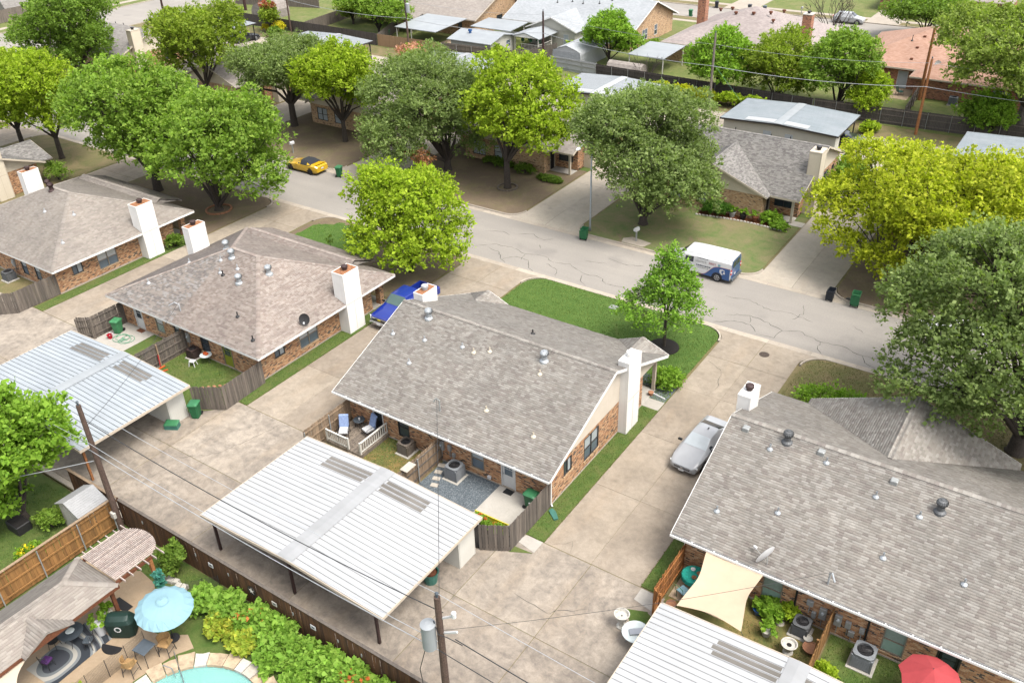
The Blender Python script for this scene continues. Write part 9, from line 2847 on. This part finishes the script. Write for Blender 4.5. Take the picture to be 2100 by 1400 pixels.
p2 = pole('utility pole carrying a grey transformer at the bottom edge', -15.2, 16.5, 8.2, 'pole_wood', 0.18)
MB().lathe((-0.34, -0.28, 5.55), [(0.26, 0), (0.28, 0.03), (0.28, 1.18), (0.30, 1.2), (0.30, 1.26), (0.10, 1.32), (0, 1.32)], 22).build('transformer', 'roof_pale', p2, local=True)
for (z, dx) in ((7.4, 0.62), (6.6, 0.72)):
 MB().bar((0.05, 0.05, z - 0.35), (dx, 0.12, z + 0.05), 0.07, 0.07).build('bracket', 'plastic_white', p2, local=True)
MB().lathe((0.62, 0.12, 7.35), [(0.05, 0), (0.1, 0.05), (0.1, 0.28), (0.05, 0.32)], 10).build('fuse_cutout', 'plastic_white', p2, local=True)
MB().tube([(-0.2, -0.1, 6.9), (0.1, -0.25, 6.5), (0.3, 0, 6.2), (0.9, 0.15, 6.0)], 0.02, 5).build('lead_cable', 'wire', p2, local=True)
MB().tube([(-0.1, -0.2, 5.8), (-0.5, -0.4, 5.4), (-1.0, -0.3, 3.8), (-1.3, 0.1, 2.0)], 0.018, 5).build('lead_cable', 'wire', p2, local=True)
pole('bare weathered pole beside the bright green tree', -39.2, 98.3, 8.6, 'bark_pale', 0.17)
pole('rust brown pole in front of the dark fence', -16.4, 100.6, 8.0, 'cedar_post', 0.17)
pole('brown pole with a pale transformer left of the brown bungalow', -86.9, 100.4, 9.4, 'pole_wood', 0.16)
tt = pole('dark pole beside the white railed porch', -67.0, 105.6, 7.0, 'pole_dark', 0.17)
pole('thin pole beside the round yellow shrub at upper left', -113.2, 102.2, 8.0, 'pole_wood', 0.15)
pole('dark post near the agave clump by the side street', -142.0, 99.6, 9.0, 'pole_dark', 0.2)
pole('thick post at the top edge above the olive tree', -133.5, 110.6, 8.0, 'pole_dark', 0.28)
pole('far pole rising among the sycamore branches', -18.9, 113.2, 8.4, 'cedar_post', 0.2)
t = thing('pole_transformer', 'pale cylinder transformer on the brown pole', 'transformer', (-86.4, 100.3, 6.0))
MB().lathe((0, 0, 0), [(0.25, 0), (0.28, 0.05), (0.28, 1.2), (0.22, 1.28), (0, 1.3)], 18).build('tank', 'roof_pale', t, local=True)
MB().bar((-0.5, 0.1, 0.8), (-0.2, 0, 0.8), 0.06, 0.1).build('bracket', 'steel', t, local=True)
def wirerun(label, p, q, sag, r=0.012, mat='wire', group=None):
 p, q = Vector(p), Vector(q)
 pts = []
 for i in range(15):
  u = i / 14
  c = p.lerp(q, u)
  c.z -= sag * 4 * u * (1 - u)
  pts.append(c)
 return tag(MB().tube(pts, r, 5).build('overhead_wire', mat, uv=False), label, 'wire', group)
wirerun('pale top wire from the transformer pole to the plain pole', (-37.1, 16.45, 8.5), (-15.2, 16.5, 8.4), 0.35, 0.011, 'wire_light')
wirerun('pale top wire leaving the transformer pole to the right', (-15.2, 16.5, 8.4), (12, 16.5, 8.4), 0.4, 0.011, 'wire_light')
wirerun('thick black cable sagging across the white carport', (-37.1, 16.6, 7.2), (-15.15, 16.7, 7.2), 0.45, 0.022)
wirerun('black cable leaving the transformer pole to the lower right', (-14.6, 16.6, 6.2), (12, 16.5, 6.6), 0.5, 0.022)
wirerun('pale upper communication wire along the brown fence', (-37.1, 16.3, 6.1), (-15.2, 16.3, 6.0), 0.3, 0.014, 'wire_light')
wirerun('pale lower communication wire along the brown fence', (-37.1, 16.3, 5.6), (-15.2, 16.3, 5.5), 0.3, 0.018, 'wire_light')
wirerun('communication wire leaving the transformer pole to the right', (-15.2, 16.3, 5.5), (12, 16.3, 5.5), 0.3, 0.018, 'wire')
wirerun('pale wire from the plain pole to the left edge, upper', (-37.1, 16.3, 6.1), (-62, 16.3, 6.2), 0.3, 0.014, 'wire_light')
wirerun('pale wire from the plain pole to the left edge, lower', (-37.1, 16.3, 5.6), (-62, 16.3, 5.6), 0.3, 0.018, 'wire_light')
wirerun('service drop from the transformer pole to the middle house mast', (-15.2, 16.5, 7.0), (-26.8, 30.75, 3.85), 0.35, 0.014, 'wire')
wirerun('service drop from the transformer pole to the right house mast', (-15.2, 16.6, 6.3), (-4.35, 30.1, 3.5), 0.3, 0.009, 'wire')
wirerun('service drop from the plain pole to the hip roofed house', (-37.1, 16.5, 7.0), (-49.4, 30.6, 3.4), 0.35, 0.012, 'wire')
wirerun('thin pale line across the left garden', (-37.2, 16.3, 4.9), (-48, 8.0, 3.0), 0.2, 0.02, 'wire_light')
FP = [(-142, 99.8, 8.6), (-113.2, 102.2, 7.6), (-86.9, 100.4, 7.6), (-67.0, 105.6, 6.6), (-39.2, 98.3, 7.4), (-16.4, 100.6, 7.6), (14, 103, 7.6)]
seg = ['left end', 'over the pale carports', 'above the tan fence', 'beside the white railed porch', 'over the slate carport', 'at the right edge']
for i in range(6):
 a, b_ = FP[i], FP[i + 1]
 wirerun('far upper wire ' + seg[i], (a[0], a[1], a[2]), (b_[0], b_[1], b_[2]), 0.5, 0.014, 'wire_light')
 wirerun('far lower thick wire ' + seg[i], (a[0], a[1] - 0.2, a[2] - 2.4), (b_[0], b_[1] - 0.2, b_[2] - 2.4), 0.5, 0.03, 'wire_light')
wirerun('guy wire of the bare pole slanting to the ground', (-39.1, 98.3, 5.2), (-35.0, 99.6, 0.1), 0.0, 0.014, 'hose_green')
# == street furniture
t = thing('street_lamp', 'grey street lamp with curved arm over the kerb by the dark oak', 'street lamp', (-34.4, 61.6, 0.0))
MB().tube([(0, 0, -0.1), (0, 0, 0.5), (0, 0, 8.0)], [0.11, 0.09, 0.06], 10).build('column', 'lamp_grey', t, local=True, smooth=True)
MB().tube([(0, 0, 7.7), (0, -0.4, 8.15), (0, -1.1, 8.3), (0, -1.9, 8.15)], 0.04, 8).build('arm', 'lamp_grey', t, local=True, smooth=True)
MB().lathe((0, -2.2, 7.98), [(0.06, 0), (0.15, 0.05), (0.17, 0.12), (0.10, 0.2), (0, 0.22)], 14, sy=2.0).build('lamp_head', 'lamp_lens', t, local=True, smooth=True)
def mailbox(label, x, y, rz, double=True):
 t = thing('mailbox', label, 'mailbox', (x, y, 0.0), R(rz))
 MB().box(-0.05, 0.05, -0.05, 0.05, -0.1, 1.0).build('post', 'meter_grey', t, local=True)
 rs = [[(xx, 0.15 * math.cos(R(q)) if q not in (-1, 181) else (0.15 if q == -1 else -0.15), 1.16 + 0.14 * math.sin(R(q)) if q not in (-1, 181) else 1.0) for q in (-1, 0, 30, 60, 90, 120, 150, 180, 181)] for xx in (-0.25, 0.25)]
 MB().rings(rs).build('box', 'plastic_white' if double else 'meter_grey', t, local=True)
 MB().box(0.0, 0.12, 0.152, 0.16, 1.08, 1.2).build('flag', 'red_plastic', t, local=True)
 return t
mailbox('pale mailbox on a concrete pad beside the dark live oak', -30.0, 61.75, 80)
struct(MB().prism([(-31.0, 61.0), (-29.0, 61.0), (-28.7, 62.0), (-30.6, 62.3), (-31.2, 61.7)], -0.1, 0.05).build('mailbox_pad', 'kerb'))
mailbox('pale mailbox near the yellow convertible in the bare yard', -71.6, 62.3, 80)
mailbox('dark mailbox by the far street near the bare tree', -45.8, 150.9, 90, False)
tag(MB().obox((-11.9, 61.0, 0.05), (0.25, -0.05, 0), (0.05, 0.12, 0), (0, 0, 0.05)).build('roadside_box', 'paint_black'), 'small dark striped box lying on the kerb beside the green bin', 'box')
t = thing('patio_gazebo_frame', 'open timber patio frame with black seats at the top edge', 'pergola', (-115, 123.5, 0))
for x in (-118, -112):
 for y in (121.5, 125.5):
  MB().box(x - 0.1, x + 0.1, y - 0.1, y + 0.1, 0, 2.6).build('post', 'brown_panel', t)
MB().slab([(-118.6, 121, 2.6), (-111.4, 121, 2.6), (-111.4, 126, 3.0), (-118.6, 126, 3.0)], 0.12).build('roof', 'shingle_tan', t)
struct(MB().bevbox(-25.5, -20.2, 112.4, 117.0, -0.1, 0.03, 0.02).build('far_patio', 'pool_deck'))
for i, (x, y) in enumerate(((-23.4, 114.6), (-21.4, 114.2), (-24.6, 115.6))):
 lounge_chair(['teal garden chair behind the orange roofed house, middle', 'teal garden chair behind the orange roofed house, nearest the grey door', 'teal garden chair behind the orange roofed house, left'][i], x, y, 40 + 90 * i, 0.03, 'teal_box', 'teal_box')
ac_unit('grey air conditioner against the red brick wall of the orange roofed house', -15.2, 113.2, 0, 'ac_grey', 0.9, 0.95)
